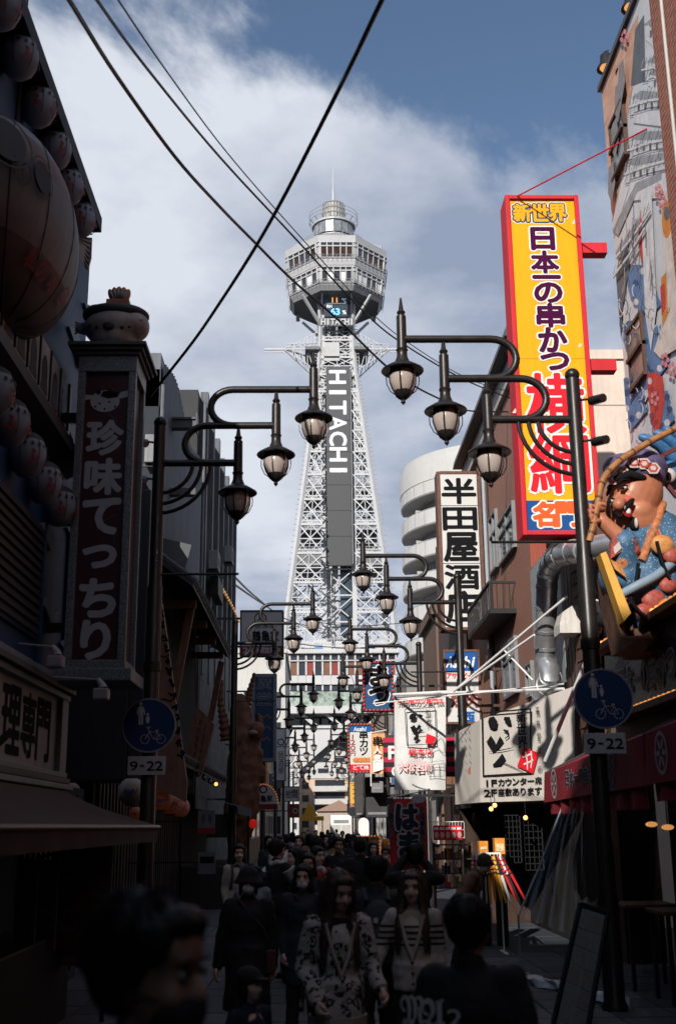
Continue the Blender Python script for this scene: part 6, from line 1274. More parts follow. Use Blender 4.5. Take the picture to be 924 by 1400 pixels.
mb = MB(); mb.rcone(S(890, 745, .1), S(880, 820, .15), .42, .5); mb.rcone(S(890, 745, .0), S(930, 770, 0), .34, .4); mb.ell(S(878, 800, -.1), (.44, .36, .45)); mb.rcone(S(868, 745, -.1), S(850, 790, -.2), .24, .26); mb.rcone(S(850, 790, -.2), S(852, 742, -.4), .22, .15); mb.ell(S(900, 830, .0), (.45, .4, .32))
remesh(mb, 'robe', robe, .025, 4, t, disp=lambda c, n: c + n * .012 * noise.noise(c * 7))
mb = MB(); mb.rcone(S(853, 742, -.4), S(822, 712, -.42), .1, .075); mb.ell(S(817, 703, -.42), (.09, .07, .085)); remesh(mb, 'forearm', skin, .016, 3, t)
for k, (x0, y0, x1, y1, x2, y2) in enumerate(((812, 694, 806, 690, 808, 699), (811, 700, 805, 698, 808, 706), (812, 706, 806, 706, 810, 713), (815, 712, 809, 714, 814, 719), (820, 695, 818, 688, 826, 690))): ob('finger', MB().tube([S(x0 + 4, y0, -.46), S(x0, y0, -.5), S(x1, y1, -.52), S(x2, y2, -.5)], [.034, .034, .03, .024], 8), skin, t, 60)
ob('collar', MB().tube(smooth_path([S(905, 688, -.1), S(897, 715, -.25), S(886, 742, -.33), S(876, 768, -.42)], 5), .05, 8), mat('collar_orange', (.42, .16, .07), .5, var=.6, scale=20), t, 60)
ob('sash', MB().tube(smooth_path([S(850, 812, -.5), S(872, 800, -.56), S(895, 788, -.5), S(918, 770, -.4)], 4), [.05] * 13, 8), mat('sash_pale', (.2, .27, .33), .5), t, 60)
rd_ = mat('robe_crest_red', (.33, .07, .05), .5, var=.5, scale=25); og_ = mat('robe_crest_orange', (.5, .22, .07), .5, var=.4, scale=20)
for (x, y, r, m) in ((905, 745, .13, og_), (918, 760, .1, rd_), (893, 820, .13, rd_), (905, 828, .1, og_), (880, 836, .1, rd_), (912, 800, .1, rd_), (866, 752, .07, rd_)):
    ob('robe_crest', MB().ell(S(x, y, -.44), (r, .05, r * .85), 14, 8), m, t, 60)
for pts in (((838, 790), (852, 808), (862, 822), (850, 832)), ((862, 822), (880, 842), (905, 848), (925, 830)), ((872, 770), (868, 800), (860, 822)), ((897, 740), (905, 770), (915, 790))): ob('robe_fold', MB().tube(smooth_path([S(x, y, -.5) for x, y in pts], 4), .02, 6), ink, t, 60)
mb = MB(); mb.prism([S(836, 738, -.5), S(846, 728, -.5), S(858, 738, -.5), S(852, 752, -.5), S(834, 764, -.5)], (0, .12, 0)); ob('sleeve_red', mb, rd_, t); ob('sleeve_white', MB().prism([S(838, 748, -.515), S(848, 738, -.515), S(856, 742, -.515), S(840, 758, -.515)], (0, .012, 0)), hat_w, t)
ob('sleeve_orange', MB().prism([S(833, 764, -.5), S(848, 772, -.52), S(856, 790, -.5), S(840, 778, -.5)], (0, .1, 0)), og_, t)
rod = smooth_path([S(805, 740, -.5), S(812, 712, -.5), S(818, 680, -.5), S(824, 655, -.48), S(842, 634, -.45), S(865, 618, -.4), S(895, 600, -.35), S(935, 580, -.3)], 4)
ob('bamboo_rod', MB().tube(rod, .036, 10), mat('bamboo', (.32, .14, .05), .5, var=.4, scale=12), t, 60)
for i in range(2, len(rod) - 2, 3): ob('bamboo_node', MB().cyl(rod[i] - (rod[i + 1] - rod[i]).normalized() * .012, rod[i] + (rod[i + 1] - rod[i]).normalized() * .012, .042, n=10), mat('bamboo_dark', (.13, .05, .02), .6), t)
ob('base_board', MB().prism([S(820, 757, -.55), S(828, 754, -.55), S(862, 838, -.55), S(852, 850, -.55)], (0, .2, 0)), mat('board_yellow', (.66, .36, .07), .5, var=.1), t)
ob('base_side', MB().prism([S(820, 757, -.34), S(852, 850, -.34), S(858, 870, -.34), S(880, 868, -.34), S(930, 830, -.3), S(930, 850, -.3), S(880, 890, -.3), S(852, 888, -.34)], (0, .5, 0)), wood_b, t)
ob('base_beam', MB().box((3.4, ST - .2, 3.55), (XM - .1, ST + .4, 3.8)), wood_b, t); ob('back_prop', MB().bar(S(890, 800, .4), (XM - .05, ST + .5, S(890, 800).z), .12), black_m, t)
# blue claw and red beam at the top right of the statue
t = thing('blue_claw_figure', S(910, 640), 'blue clawed hand and white eyed head rising right of the statue', 'figure'); bl = mat('claw_blue', (.05, .16, .33), .4, var=.5, scale=9)
for (a, b, c) in (((872, 596), (888, 602), (905, 612)), ((893, 590), (908, 598), (922, 610)), ((905, 585), (918, 592), (930, 602))): ob('claw', MB().tube(smooth_path([S(*a, .25), S(*b, .25), S(*c, .3), S(930, 640, .4)], 4), [.02, .04, .05, .06, .06, .065, .07, .07, .075, .08, .08, .08, .08], 10), bl, t, 60)
ob('head_disc', MB().ell(S(915, 648, .2), (.16, .12, .16)), bl, t, 60); ob('eye', MB().ell(S(913, 650, .08), (.09, .05, .09)), hat_w, t, 60); ob('pupil', MB().ell(S(913, 651, .03), (.035, .02, .05)), ink, t, 60)
ob('red_beam', MB().bar(S(896, 645, .1), S(906, 622, .1), .045).bar(S(906, 622, .1), S(935, 608, .1), .045).bar(S(896, 645, .1), S(925, 680, .1), .045), mat('beam_wine', (.1, .02, .02), .5), t); ob('mount', MB().bar(S(915, 660, .25), (XM, S(915, 660).y + .5, S(915, 660).z), .1), black_m, t)
for (x, y, lab) in ((823, 812, 'upper black spotlight beside the statue base'), (826, 850, 'lower black spotlight beside the statue base')):
    c = UX(x, y, 3.85); tt = thing('shop_spotlight', c, lab, 'spotlight', 'spotlights by the statue'); ob('housing', MB().cyl(c + Vector((-.12, -.02, .03)), c + Vector((.12, .03, -.03)), .1, .07, 12), black_m, tt, 40); ob('arm', MB().cyl(c, Vector((4.1, c.y, c.z)), .02, n=6), black_m, tt)
# --- clear vinyl curtain, menu board, ground sheet ---------------------------------------
def vinyl_mat():
    m = mat('clear_vinyl', (.75, .8, .85), .12, var=.05); N, L, b = nodes_of(m)
    tr = N.new('ShaderNodeBsdfTransparent'); tr.inputs[0].default_value = (.80, .83, .86, 1); gl = N.new('ShaderNodeBsdfGlossy'); gl.inputs['Roughness'].default_value = .22; gl.inputs[0].default_value = (.8, .85, .9, 1)
    lw = N.new('ShaderNodeLayerWeight'); lw.inputs[0].default_value = .35; mx = N.new('ShaderNodeMixShader'); mr = N.new('ShaderNodeMapRange'); mr.inputs[3].default_value = .02; mr.inputs[4].default_value = .14
    L.new(lw.outputs['Facing'], mr.inputs[0]); mx.inputs[0].default_value = .04; L.new(tr.outputs[0], mx.inputs[1]); L.new(gl.outputs[0], mx.inputs[2]); L.new(mx.outputs[0], N['Material Output'].inputs[0]); return m
vinyl = vinyl_mat()
t = thing('vinyl_curtain', (3.1, 10, 0), 'clear vinyl curtain sheets hanging from the red awning', 'curtain')
def sheet(ya, yb, x_top, x_bot, zt, zb, n=46, seed=0, flare=0.0):
    rows = []
    for j in range(9):
        s = j / 8; rw = []
        for k in range(n + 1):
            f = k / n; y = ya + (yb - ya) * f; ph = math.sin(f * 40 + seed) * .028 + math.sin(f * 17 + seed * 2) * .02
            rw.append(Vector((x_top + (x_bot - x_top) * s ** 1.5 + ph * (.5 + s), y + flare * (s ** 1.4) * (1 - f * .3) + ph, zt + (zb - zt) * s)))
        rows.append(rw)
    return MB().grid(rows)
ob('sheet', sheet(6.2, 11.6, 3.28, 3.05, 2.02, .12, 60, 1), vinyl, t, 60)
rows = []
for j in range(10):                                   # gathered end sheet drawn out towards the street
    s = j / 9; a = U(770 - 62 * s ** .8, 1102 + 150 * s, 15.6 - 1.2 * s); b = U(800 + 12 * s, 1100 + 190 * s, 14.0 - .6 * s)
    rows.append([a.lerp(b, k / 60) + Vector((.012 * math.sin(k * .7) + .006 * math.sin(k * 1.9 + 1), .02 * math.sin(k * .7 + 1), 0)) * (1.2 - s * .6) for k in range(61)])
ob('sheet', MB().grid(rows), vinyl, t, 60)
rows = []
a0, b0 = U(708, 1252, 14.4), U(812, 1290, 13.4)
for j in range(6): s = j / 5; rows.append([(a0.lerp(b0, k / 20) + Vector((.02 * math.sin(k * 2.0), .04 * math.sin(k * 2.0), 0))) * 1.0 - EZ * (a0.lerp(b0, k / 20).z - .08) * s for k in range(21)])
ob('sheet', MB().grid(rows), vinyl, t, 60)
ob('hem_tube', MB().tube([U(768, 1103, 15.6), U(735, 1190, 15), U(708, 1252, 14.4), Vector((a0.x, a0.y, .05))], .012, 6), mat('hem_grey', (.2, .23, .26), .3), t)
t = thing('menu_easel', (1.95, 11.3, 0), 'dark framed menu board leaning on its easel before the vinyl curtain', 'menu board')
P = [U(793, 1236, 11.6), U(831, 1248, 11.5), U(800, 1425, 11.15), U(756, 1400, 11.25)]
n = (P[1] - P[0]).cross(P[3] - P[0]).normalized(); 
if n.y > 0: n = -n
ob('board', MB().prism(P, -n * .03), mat('chalkboard', (.05, .055, .06), .35, var=.5, scale=5), t)
for a, b in ((0, 1), (1, 2), (2, 3), (3, 0)): ob('frame_bar', MB().bar(P[a] + n * .012, P[b] + n * .012, .035), black_m, t)
rr = random.Random(6)
for j in range(6):
    for k in range(2):
        a = P[0].lerp(P[3], .06 + .15 * j).lerp(P[1].lerp(P[2], .06 + .15 * j), .08 + .45 * k); b = P[0].lerp(P[3], .06 + .15 * j).lerp(P[1].lerp(P[2], .06 + .15 * j), .46 + .45 * k); c = P[0].lerp(P[3], .19 + .15 * j).lerp(P[1].lerp(P[2], .19 + .15 * j), .46 + .45 * k); d = P[0].lerp(P[3], .19 + .15 * j).lerp(P[1].lerp(P[2], .19 + .15 * j), .08 + .45 * k)
        ob('menu_sheet', MB().poly([p + n * .004 for p in (a, b, c, d)]), mat('menu_print_%d' % rr.randrange(3), ((.055, .055, .06), (.05, .04, .035), (.04, .045, .05))[rr.randrange(3)], .4, var=.6, scale=30), t)
ob('back_leg', MB().bar((P[0] + P[1]) / 2, Vector((P[2].x + .12, 12.1, .04)), .03), black_m, t); ob('front_leg', MB().bar(P[3], Vector((P[3].x - .01, P[3].y - .03, .03)), .035), black_m, t); ob('front_leg', MB().bar(P[2], Vector((P[2].x - .01, P[2].y - .03, .03)), .035), black_m, t)
t = thing('ground_sheet', (1.8, 14.5, .04), 'crumpled pale plastic sheet lying along the foot of the curtain', 'plastic sheet'); rows = []
for j in range(7):
    rows.append([Vector((U(690 + 110 * k / 30, 1340 + 30 * k / 30, 14).x + .03 * math.sin(j + k), 14.6 - .09 * k + .09 * j, .06 + .09 * math.sin(math.pi * j / 6) + .05 * noise.noise(Vector((k * .6, j * .9, 0))))) for k in range(31)])
ob('sheet', MB().grid(rows), mat('pale_plastic', (.26, .28, .31), .3, var=.3, scale=6), t, 50)
t = thing('interior_fittings', (3.8, 10, 0), 'dark stools and tables behind the vinyl curtain', 'furniture')
for (x, y) in ((3.5, 13.2), (3.6, 12.1), (3.5, 10.6)):
    ob('table_top', MB().cbox((x - .1, y, .9), (x + .5, y + .7, .94), .01), wood_b, t)
    for (dx, dy) in ((-.06, .05), (.44, .05), (-.06, .62), (.44, .62)): ob('table_leg', MB().box((x + dx, y + dy, .03), (x + dx + .04, y + dy + .04, .9)), black_m, t)
for (px_, py_) in ((890, 1127), (912, 1131)): c = UX(px_, py_, 3.75); small('warm_lamp', 'warm ceiling lamp shining behind the vinyl curtain, %s' % ('left' if px_ < 900 else 'right'), 'lamp', c, [('bulb', MB().ell(c, (.06, .12, .03), 10, 6), mat('interior_lamp', (1, .5, .2), .4, var=0, emit=(1, .42, .12), estr=.7), 60), ('cord', MB().cyl(c, c + EZ * .5, .008, n=5), black_m)])
# --- white box sign over the second shop ----------------------------------------------------
Pc = {'A': (622, 1000, 20.2), 'B': (656, 986, 19.2), 'C': (776, 934, 17.0)}
Bx = lambda px, py, Y: U(px, py, Y)
f0, f1 = U(656, 1097, 19.2), U(785, 1093, 17.4); f2 = U(785, 938, 17.4); f3 = U(656, 984, 19.2); s0, s3 = U(622, 1100, 20.6), U(621, 1003, 20.6)
t = thing('white_box_sign', ((f0.x + f1.x) / 2, 18.6, f0.z), 'large white box sign with brush lettering and red seal over the second shop', 'sign'); bx_w = mat('box_sign_cream', (.52, .48, .44), .8, var=.06, scale=2, streak=.1)
back = Vector((1.2, 1.6, 0))
ob('front_face', MB().poly([f0, f1, f2, f3]), bx_w, t); ob('side_face', MB().poly([s0, f0, f3, s3]), bx_w, t); ob('top_face', MB().poly([f3, f2, f2 + back, s3 + Vector((1, .6, 0)), s3]), bx_w, t); ob('bottom_face', MB().poly([f0, s0, s0 + Vector((1, .6, 0)), f1 + back, f1]), mat('box_under', (.2, .19, .18), .6), t)
rv = (f1 - f0).normalized(); uv = EZ; fc = lambda px, py: None
def onp(px, py):                                       # point on the sign's front plane
    nn = rv.cross(EZ); d = ray(px, py); o_ = Vector((0, 0, HC)); return o_ + d * ((f0 - o_).dot(nn) / d.dot(nn))
mb = MB(); q = [onp(656 + 2, 974), onp(726, 968), onp(727, 1058), onp(660, 1062)]
for a, b in ((0, 1), (1, 2), (2, 3), (3, 0)): mb.prism([q[a] + rv.cross(EZ) * .008, q[b] + rv.cross(EZ) * .008, q[b].lerp((q[0] + q[2]) / 2, .05) + rv.cross(EZ) * .008, q[a].lerp((q[0] + q[2]) / 2, .05) + rv.cross(EZ) * .008], rv.cross(EZ) * -.004)
q = [onp(660, 976), onp(726, 969), onp(727, 1057), onp(661, 1061)]
ob('black_border', mb, ink, t)
mb = MB()
def brush(pts, w, lift=.006): 
    c = onp(692, 1015); loc = []
    for (x, y, k) in pts: p = onp(x, y) - c; loc.append((p.dot(rv), p.z, k))
    stroke(loc, w, c, rv, EZ, lift, mb)
brush([(668, 984, .6), (672, 987, 1.6), (677, 992, 1.3), (678, 996, .3)], .13); brush([(689, 982, .5), (695, 985, 1.3), (698, 990, .4)], .1); brush([(688, 998, .4), (694, 1000, .8), (695, 1006, .5), (690, 1010, .2)], .06)
brush([(668, 1010, 1.5), (673, 1018, 1.6), (678, 1024, 1.0)], .1); brush([(686, 1010, 1.5), (680, 1020, 1.0), (673, 1028, .4)], .08, .007); brush([(668, 1028, .2), (684, 1026, .5), (702, 1022, .3)], .035, .008)
brush([(689, 1034, 1.4), (683, 1042, 1.4), (674, 1047, .4)], .09); brush([(686, 1042, .4), (700, 1048, .4), (716, 1056, .2)], .035, .007)
ob('brush_lettering', mb, ink, t)
nvec = rv.cross(EZ)
text('新世界', onp(713, 997), rv, EZ, .26, .6, ink, t, vertical=True, bold=.02, lift=.006, fill=.85); text('高林堂社', onp(736, 998), rv, EZ, .13, .8, ink, t, vertical=True, bold=.01, lift=.006, fill=.6)
sl = [onp(716, 1022), onp(736, 1029), onp(729, 1058), onp(707, 1048)]; ob('red_seal', MB().prism([p + nvec * .009 for p in sl], nvec * -.003), letter_red, t); mb = MB(); c = sum(sl, Vector()) / 4
for (a, b) in (((-.12, .05), (.1, .1)), ((-.1, -.06), (.12, .0)), ((-.05, .14), (-.02, -.14)), ((.08, .13), (.06, -.12))): stroke([(a[0], a[1]), ((a[0] + b[0]) / 2 + .02, (a[1] + b[1]) / 2), (b[0], b[1])], .022, c, rv, EZ, .012, mb)
ob('seal_marks', mb, white, t)
text('1Fカウンター席', onp(700, 1069), rv, EZ, (onp(740, 1069) - onp(660, 1069)).length, onp(700, 1064).z - onp(700, 1075).z, ink, t, bold=.03, lift=.006, fill=.88); text('2F座敷あります', onp(700, 1083), rv, EZ, (onp(740, 1083) - onp(660, 1083)).length, onp(700, 1077).z - onp(700, 1089).z, ink, t, bold=.03, lift=.006, fill=.88)
c = onp(738, 1052); text('®', c, rv, EZ, .11, .11, ink, t, lift=.006)
sv = (f0 - s0).normalized(); c = (s0 + f3) / 2; mb = MB(); rr = random.Random(12)
for k in range(3):
    for j in range(9): stroke([(-.3 + .22 * k, .55 - .13 * j), (-.24 + .22 * k + rr.uniform(0, .05), .5 - .13 * j)], .02, c, sv, EZ, .006, mb)
ob('side_writing', mb, mat('faded_ink', (.2, .18, .17), .6), t); ob('side_seal', MB().prism([c + sv * .05 - EZ * .1 + sv.cross(EZ) * .008, c + sv * .2 - EZ * .05 + sv.cross(EZ) * .008, c + sv * .18 - EZ * .5 + sv.cross(EZ) * .008, c + sv * .03 - EZ * .45 + sv.cross(EZ) * .008], sv.cross(EZ) * -.003), mat('seal_faded', (.5, .2, .16), .6), t)
# white rods staying that sign and the awning frame
rodm = mat('white_rod', (.72, .71, .70), .45, var=.05)
for i, (a, b, r, lab) in enumerate((((620, 945, 20), (775, 815, 17.4), .02, 'upper long white stay rod crossing the brown building'), ((620, 945, 20), (730, 868, 18), .02, 'lower white stay rod meeting the wall plate'), ((688, 888, 18.8), (728, 930, 18.4), .014, 'short white brace between the stay rods'), ((538, 950, 22.4), (770, 942, 17.6), .025, 'long white horizontal rod carrying the hanging banner'), ((510, 962, 20.2), (770, 935, 17.6), .012, 'thin white wire above the white box sign'), ((745, 1040, 16.8), (803, 898, 15.5), .03, 'pale diagonal post in front of the white box sign'), ((803, 890, 15.4), (858, 880, 14.2), .022, 'white horizontal bar right of the near lamp post'))):
    o = ob('stay_rod', MB().cyl(U(*a), U(*b), r, n=8), rodm, None, 40); tag(o, lab, 'rod', 'white stay rods over the right shops')
# --- hanging banner ------------------------------------------------------------------------
def cloth(x0, y0, x1, y1, Y, m, wav=.05, n=14, mm=20, skew=0, seed=0):
    rows = []
    for j in range(mm + 1):
        s = j / mm; rows.append([U(x0 + (x1 - x0) * k / n + skew * s, y0 + (y1 - y0) * s, Y) + Vector((0, wav * (.2 + s) * math.sin(k * .75 + s * 3 + seed), 0)) for k in range(n + 1)])
    return MB().grid(list(reversed(rows)))
cloth_w = mat('banner_cloth_white', (.58, .58, .57), .8, var=.14, scale=5, bump=.2, bscale=25)
t = thing('hanging_banner', U(575, 1080, 22.5), 'long white hanging banner with framed brush lettering and a red seal', 'banner')
ob('cloth', cloth(539, 952, 609, 1080, 22.5, cloth_w, .03), cloth_w, t, 60); Yq = 22.42
ob('top_bar', MB().cyl(U(537, 951, 22.5), U(611, 947, 22.5), .045, n=10), rodm, t, 40)
C = lambda x, y: U(x, y, Yq)
text('元祖串カツ専門店', C(574, 959), EX, EZ, C(606, 959).x - C(542, 959).x, .105, letter_red, t, bold=.03, lift=.02)
mb = MB()
for a, b in (((553, 970), (594, 967)), ((594, 967), (596, 1017)), ((596, 1017), (556, 1019)), ((556, 1019), (553, 970))): mb.bar(C(*a) + Vector((0, -.02, 0)), C(*b) + Vector((0, -.02, 0)), .025, .01)
ob('print_frame', mb, ink, t); mb = MB()
def br2(pts, w, l=.02):
    c = C(575, 995); stroke([((C(x, y) - c).x, (C(x, y) - c).z, k) for x, y, k in pts], w, c, EX, EZ, l, mb)
br2([(561, 977, .6), (564, 980, 1.5), (566, 984, .5)], .11); br2([(572, 977, .5), (577, 980, 1)], .06); br2([(563, 993, 1.2), (567, 999, 1.2), (569, 1003, .4)], .08); br2([(574, 992, 1.2), (568, 1000, .6)], .06, .022); br2([(563, 1004, .3), (580, 1001, .5)], .03, .023); br2([(571, 1006, 1.2), (566, 1012, .8)], .06); ob('brush_lettering', mb, ink, t)
text('新世界', C(585, 982), EX, EZ, .115, .34, ink, t, vertical=True, lift=.02); ob('red_seal', MB().prism([C(583, 1003) + Vector((0, -.022, 0)), C(581, 1016) + Vector((0, -.022, 0)), C(592, 1020) + Vector((0, -.022, 0)), C(596, 1008) + Vector((0, -.022, 0))], (0, .004, 0)), letter_red, t)
text('総本店', C(575, 1028), EX, EZ, .48, .125, letter_red, t, bold=.03, lift=.02); text('大阪名物', C(567, 1048), EX, EZ, .66, .2, white, t, bold=.0, outline=.03, om=letter_red, lift=.02)
fig = gC('sketch_grey', (.2, .2, .21)); mb = MB()
for pts in (((590, 1020), (600, 1005), (606, 1012), (607, 1030)), ((588, 1040), (590, 1024), (598, 1022), (606, 1030)), ((586, 1062), (588, 1042), (606, 1040), (607, 1060)), ((592, 1046), (592, 1060)), ((600, 1044), (600, 1060)), ((586, 1050), (607, 1049)), ((586, 1062), (607, 1061))): br2([(x, y, .6) for x, y in pts], .022, .02 + .001 * len(pts))
ob('sketch_figure', mb, fig, t)
# --- striped panel, beer boards, flags -------------------------------------------------------
X0, X1, Z0, Z1 = rect(524, 1008, 640, 1062, 24); t = thing('striped_panel', (X0, 24, Z0), 'red and black striped panel behind the hanging banner', 'sign')
for k in range(8):
    z = Z1 - (Z1 - Z0) * k / 8; ob('stripe', MB().box((X0, 24 + .003 * (k % 2), z - (Z1 - Z0) / 8), (X1, 24.1, z)), mat('stripe_red', (.42, .012, .05), .6) if k % 2 == 0 else mat('stripe_black', (.012, .01, .012), .6), t)
text('P', (X0 + .2, 24, (Z0 + Z1) / 2 + .1), EX, EZ, .2, .3, white, t, bold=.03, lift=.01); text('G', (X0 + .25, 24, Z0 + .12), EX, EZ, .18, .22, white, t, bold=.03, lift=.01); bracket(t, X1, 4.2, 24.06, (Z0 + .4,), black_m)
Yk = 30.0; t, c, w, h = signbox('skewer_board', 'white skewer board with 120 price in a frame of small red bulbs', 'sign', 475, 989, 511, 1057, Yk, .25, w_panel, dark_frame, .06)
ob('blue_strip', MB().box((c.x - w / 2 + .06, c.y - .006, c.z + h / 2 - .22), (c.x + w / 2 - .06, c.y - .001, c.z + h / 2 - .06)), asahi_b, t); text('Asahi', (c.x, c.y - .006, c.z + h / 2 - .14), EX, EZ, w * .5, .12, white, t, bold=.03, shear=.2)
text('串カツ', (c.x + .08, c.y, c.z + .12), EX, EZ, .22, .62, ink, t, vertical=True, bold=.035); text('120円', (c.x - .2, c.y, c.z + .08), EX, EZ, .13, .56, mat('price_maroon', (.25, .02, .03), .5), t, vertical=True, bold=.02)
for k in range(4): ob('skewer_print', MB().ell((c.x - .12 + .11 * k, c.y - .004, c.z - .3), (.09, .008, .07), 12, 6), mat('fried_orange', (.55, .2, .04), .6, var=.6, scale=25), t, 60)
ob('red_strip', MB().box((c.x - w / 2 + .06, c.y - .006, c.z - h / 2 + .06), (c.x + w / 2 - .06, c.y - .001, c.z - h / 2 + .22)), letter_red, t); text('どて焼', (c.x, c.y - .006, c.z - h / 2 + .14), EX, EZ, w * .6, .11, white, t, bold=.02)
rb = mat('red_board_bulb', (.6, .08, .04), .4, var=0, emit=(1, .2, .06), estr=.25)
def bulbs(t, c, w, h, n, m, r=.022, yo=-.04):
    for k in range(n):
        f = k / n * 2 * (w + h)
        if f < w: p = (-w / 2 + f, h / 2)
        elif f < w + h: p = (w / 2, h / 2 - (f - w))
        elif f < 2 * w + h: p = (w / 2 - (f - w - h), -h / 2)
        else: p = (-w / 2, -h / 2 + (f - 2 * w - h))
        ob('bulb', MB().ell((c.x + p[0], c.y + yo, c.z + p[1]), r, 6, 4), m, t)
bulbs(t, c, w - .05, h - .05, 44, rb); bracket(t, c.x + w / 2, 3.6, Yk + .1, (c.z + .3,), dark_frame)
t, c, w, h = signbox('blue_bulb_sign', 'dark blue sign with white outlined characters ringed by red bulbs', 'sign', 496, 904, 538, 972, 33, .35, mat('sign_navy', (.01, .06, .17), .5, var=.15), dark_frame, .06)
text('まつ', c + Vector((.02, 0, 0)), EX, EZ, w * .66, h * .82, ink, t, vertical=True, bold=.05, outline=.10, om=white); bulbs(t, c, w - .05, h - .05, 40, mat('red_neon_bulb', (.7, .03, .05), .4, var=0, emit=(1, .05, .05), estr=.3), .03); bracket(t, c.x + w / 2, 4.2, 33.1, (c.z,), dark_frame)
Yo = 29.0; o_m = mat('banner_orange', (.68, .33, .14), .75, var=.15, scale=5)
t = thing('orange_banner', U(516, 1060, Yo), 'small orange banner with white and black print beside the skewer board', 'banner'); ob('cloth', cloth(507, 1003, 526, 1058, Yo, o_m, .03, skew=1), o_m, t, 60)
text('串', U(516, 1013, Yo - .05), EX, EZ, .24, .24, ink, t, bold=.03, lift=.02); text('人気', U(516, 1031, Yo - .05), EX, EZ, .2, .42, white, t, vertical=True, bold=.04, lift=.02); ob('white_panel', MB().prism([U(510, 1040, Yo - .06), U(510, 1056, Yo - .06), U(524, 1052, Yo - .06), U(524, 1038, Yo - .06)], (0, .004, 0)), white, t); ob('pole', MB().cyl(U(507, 1000, Yo), U(507, 1075, Yo), .015, n=6), rodm, t); ob('pole', MB().cyl(U(507, 1002, Yo), U(528, 998, Yo), .012, n=6), rodm, t)
# red flag banner
Yf = 18.0; rf = mat('flag_red', (.5, .03, .04), .75, var=.25, scale=4)
t = thing('red_flag_banner', Vector((U(583, 1150, Yf).x, Yf, 0)), 'red upright flag banner with big black outlined characters on a white pole', 'banner')
ob('cloth', cloth(531, 1092, 583, 1190, Yf, rf, .05, skew=3), rf, t, 60); ob('pole', MB().cyl(U(586, 1078, Yf), Vector((U(586, 1150, Yf).x, Yf, .03)), .014, n=8), rodm, t, 40); ob('top_rod', MB().cyl(U(530, 1091, Yf), U(588, 1080, Yf), .01, n=6), rodm, t); ob('foot', MB().lathe([(.22, .03), (.22, .07), (.05, .12)], (U(586, 1150, Yf).x, Yf, 0), 16), black_m, t)
flag_ink = mat('flag_navy_ink', (.012, .016, .03), .7); flag_w = mat('flag_pale', (.42, .42, .45), .7)
text('は', U(556, 1117, Yf - .09), EX, EZ, .34, .38, flag_ink, t, bold=.06, outline=.12, om=flag_w, lift=.02); text('ま', U(559, 1155, Yf - .09), EX, EZ, .34, .38, flag_ink, t, bold=.06, outline=.12, om=flag_w, lift=.02)
text('鍋の鶏も付く', U(534, 1121, Yf - .09), EX, EZ, .1, .66, flag_ink, t, vertical=True, bold=.02, outline=.05, om=flag_w, lift=.02); text('各種豊富に揃', U(577, 1132, Yf - .09), EX, EZ, .1, .66, flag_ink, t, vertical=True, bold=.02, outline=.05, om=flag_w, lift=.02)
ob('fish_print', MB().poly(disc_pts(U(571, 1093, Yf - .1), EX, EZ, .11, .055, 14, .02)), flag_w, t)
# --- toy and souvenir shop front ---------------------------------------------------------------
t = thing('souvenir_shop', (4, 19, 0), 'dark souvenir shop interior under the white box sign', 'shop')
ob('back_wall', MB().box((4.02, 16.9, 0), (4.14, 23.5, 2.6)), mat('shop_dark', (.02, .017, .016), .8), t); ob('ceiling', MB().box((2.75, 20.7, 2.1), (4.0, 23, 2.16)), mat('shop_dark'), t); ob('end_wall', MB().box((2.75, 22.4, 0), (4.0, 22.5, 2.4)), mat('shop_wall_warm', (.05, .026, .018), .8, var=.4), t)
for (x, y, r) in ((660, 1122, .2), (748, 1112, .18), (768, 1112, .18)): c = U(x, y, 21.0); ob('dim_lantern', MB().lathe([(r * .4, -r), (r * .85, -r * .6), (r, 0), (r * .85, r * .6), (r * .4, r)], c, 14), mat('dim_red_paper', (.05, .010, .010), .7, var=.3), t, 50)
for (x, y) in ((671, 1106), (676, 1101), (718, 1118)): c = U(x, y, 18.2); ob('bulb', MB().ell(c, .035, 8, 6), bulb_m, t, 60); ob('cord', MB().cyl(c, (c.x, c.y, c.z + .25), .006, n=5), black_m, t)
for i, (x0, y0, x1, y1) in enumerate(((716, 1120, 742, 1190), (690, 1115, 712, 1180))):
    X0, X1, Z0, Z1 = rect(x0, y0, x1, y1, 18.9); g_ = ob('wire_grid', MB().box((X0, 18.9, Z0), (X0 + .015, 18.92, Z1)).box((X1 - .015, 18.9, Z0), (X1, 18.92, Z1)), black_m, t)
    for k in range(9): z = Z0 + (Z1 - Z0) * k / 8; ob('grid_wire', MB().box((X0, 18.9, z), (X1, 18.91, z + .01)), black_m, g_)
    for k in range(4): x = X0 + (X1 - X0) * k / 4; ob('grid_wire', MB().box((x, 18.9, Z0), (x + .01, 18.91, Z1)), black_m, g_)
# rack with hanging toy swords
Yt = 17.3; X0, X1 = U(645, 1170, Yt).x, U(684, 1170, Yt).x; zr = U(662, 1168, Yt).z
t = thing('display_rack', ((X0 + X1) / 2, Yt, 0), 'white wire rack standing before the souvenir shop', 'rack')
ob('top_rail', MB().box((X0, Yt, zr), (X1, Yt + .02, zr + .025)), rodm, t); ob('top_rail', MB().box((X0, Yt, zr - .07), (X1, Yt + .02, zr - .055)), rodm, t)
for x in (X0, X1 - .02): ob('upright', MB().box((x, Yt, .03), (x + .02, Yt + .02, zr)), rodm, t)
for k in range(9): x = X0 + (X1 - X0) * k / 8; ob('wire', MB().box((x, Yt, zr - .07), (x + .008, Yt + .01, zr)), rodm, t)
ob('foot', MB().box((X0 - .02, Yt - .25, .03), (X0 + .03, Yt + .3, .06)).box((X1 - .03, Yt - .25, .03), (X1 + .02, Yt + .3, .06)), rodm, t)
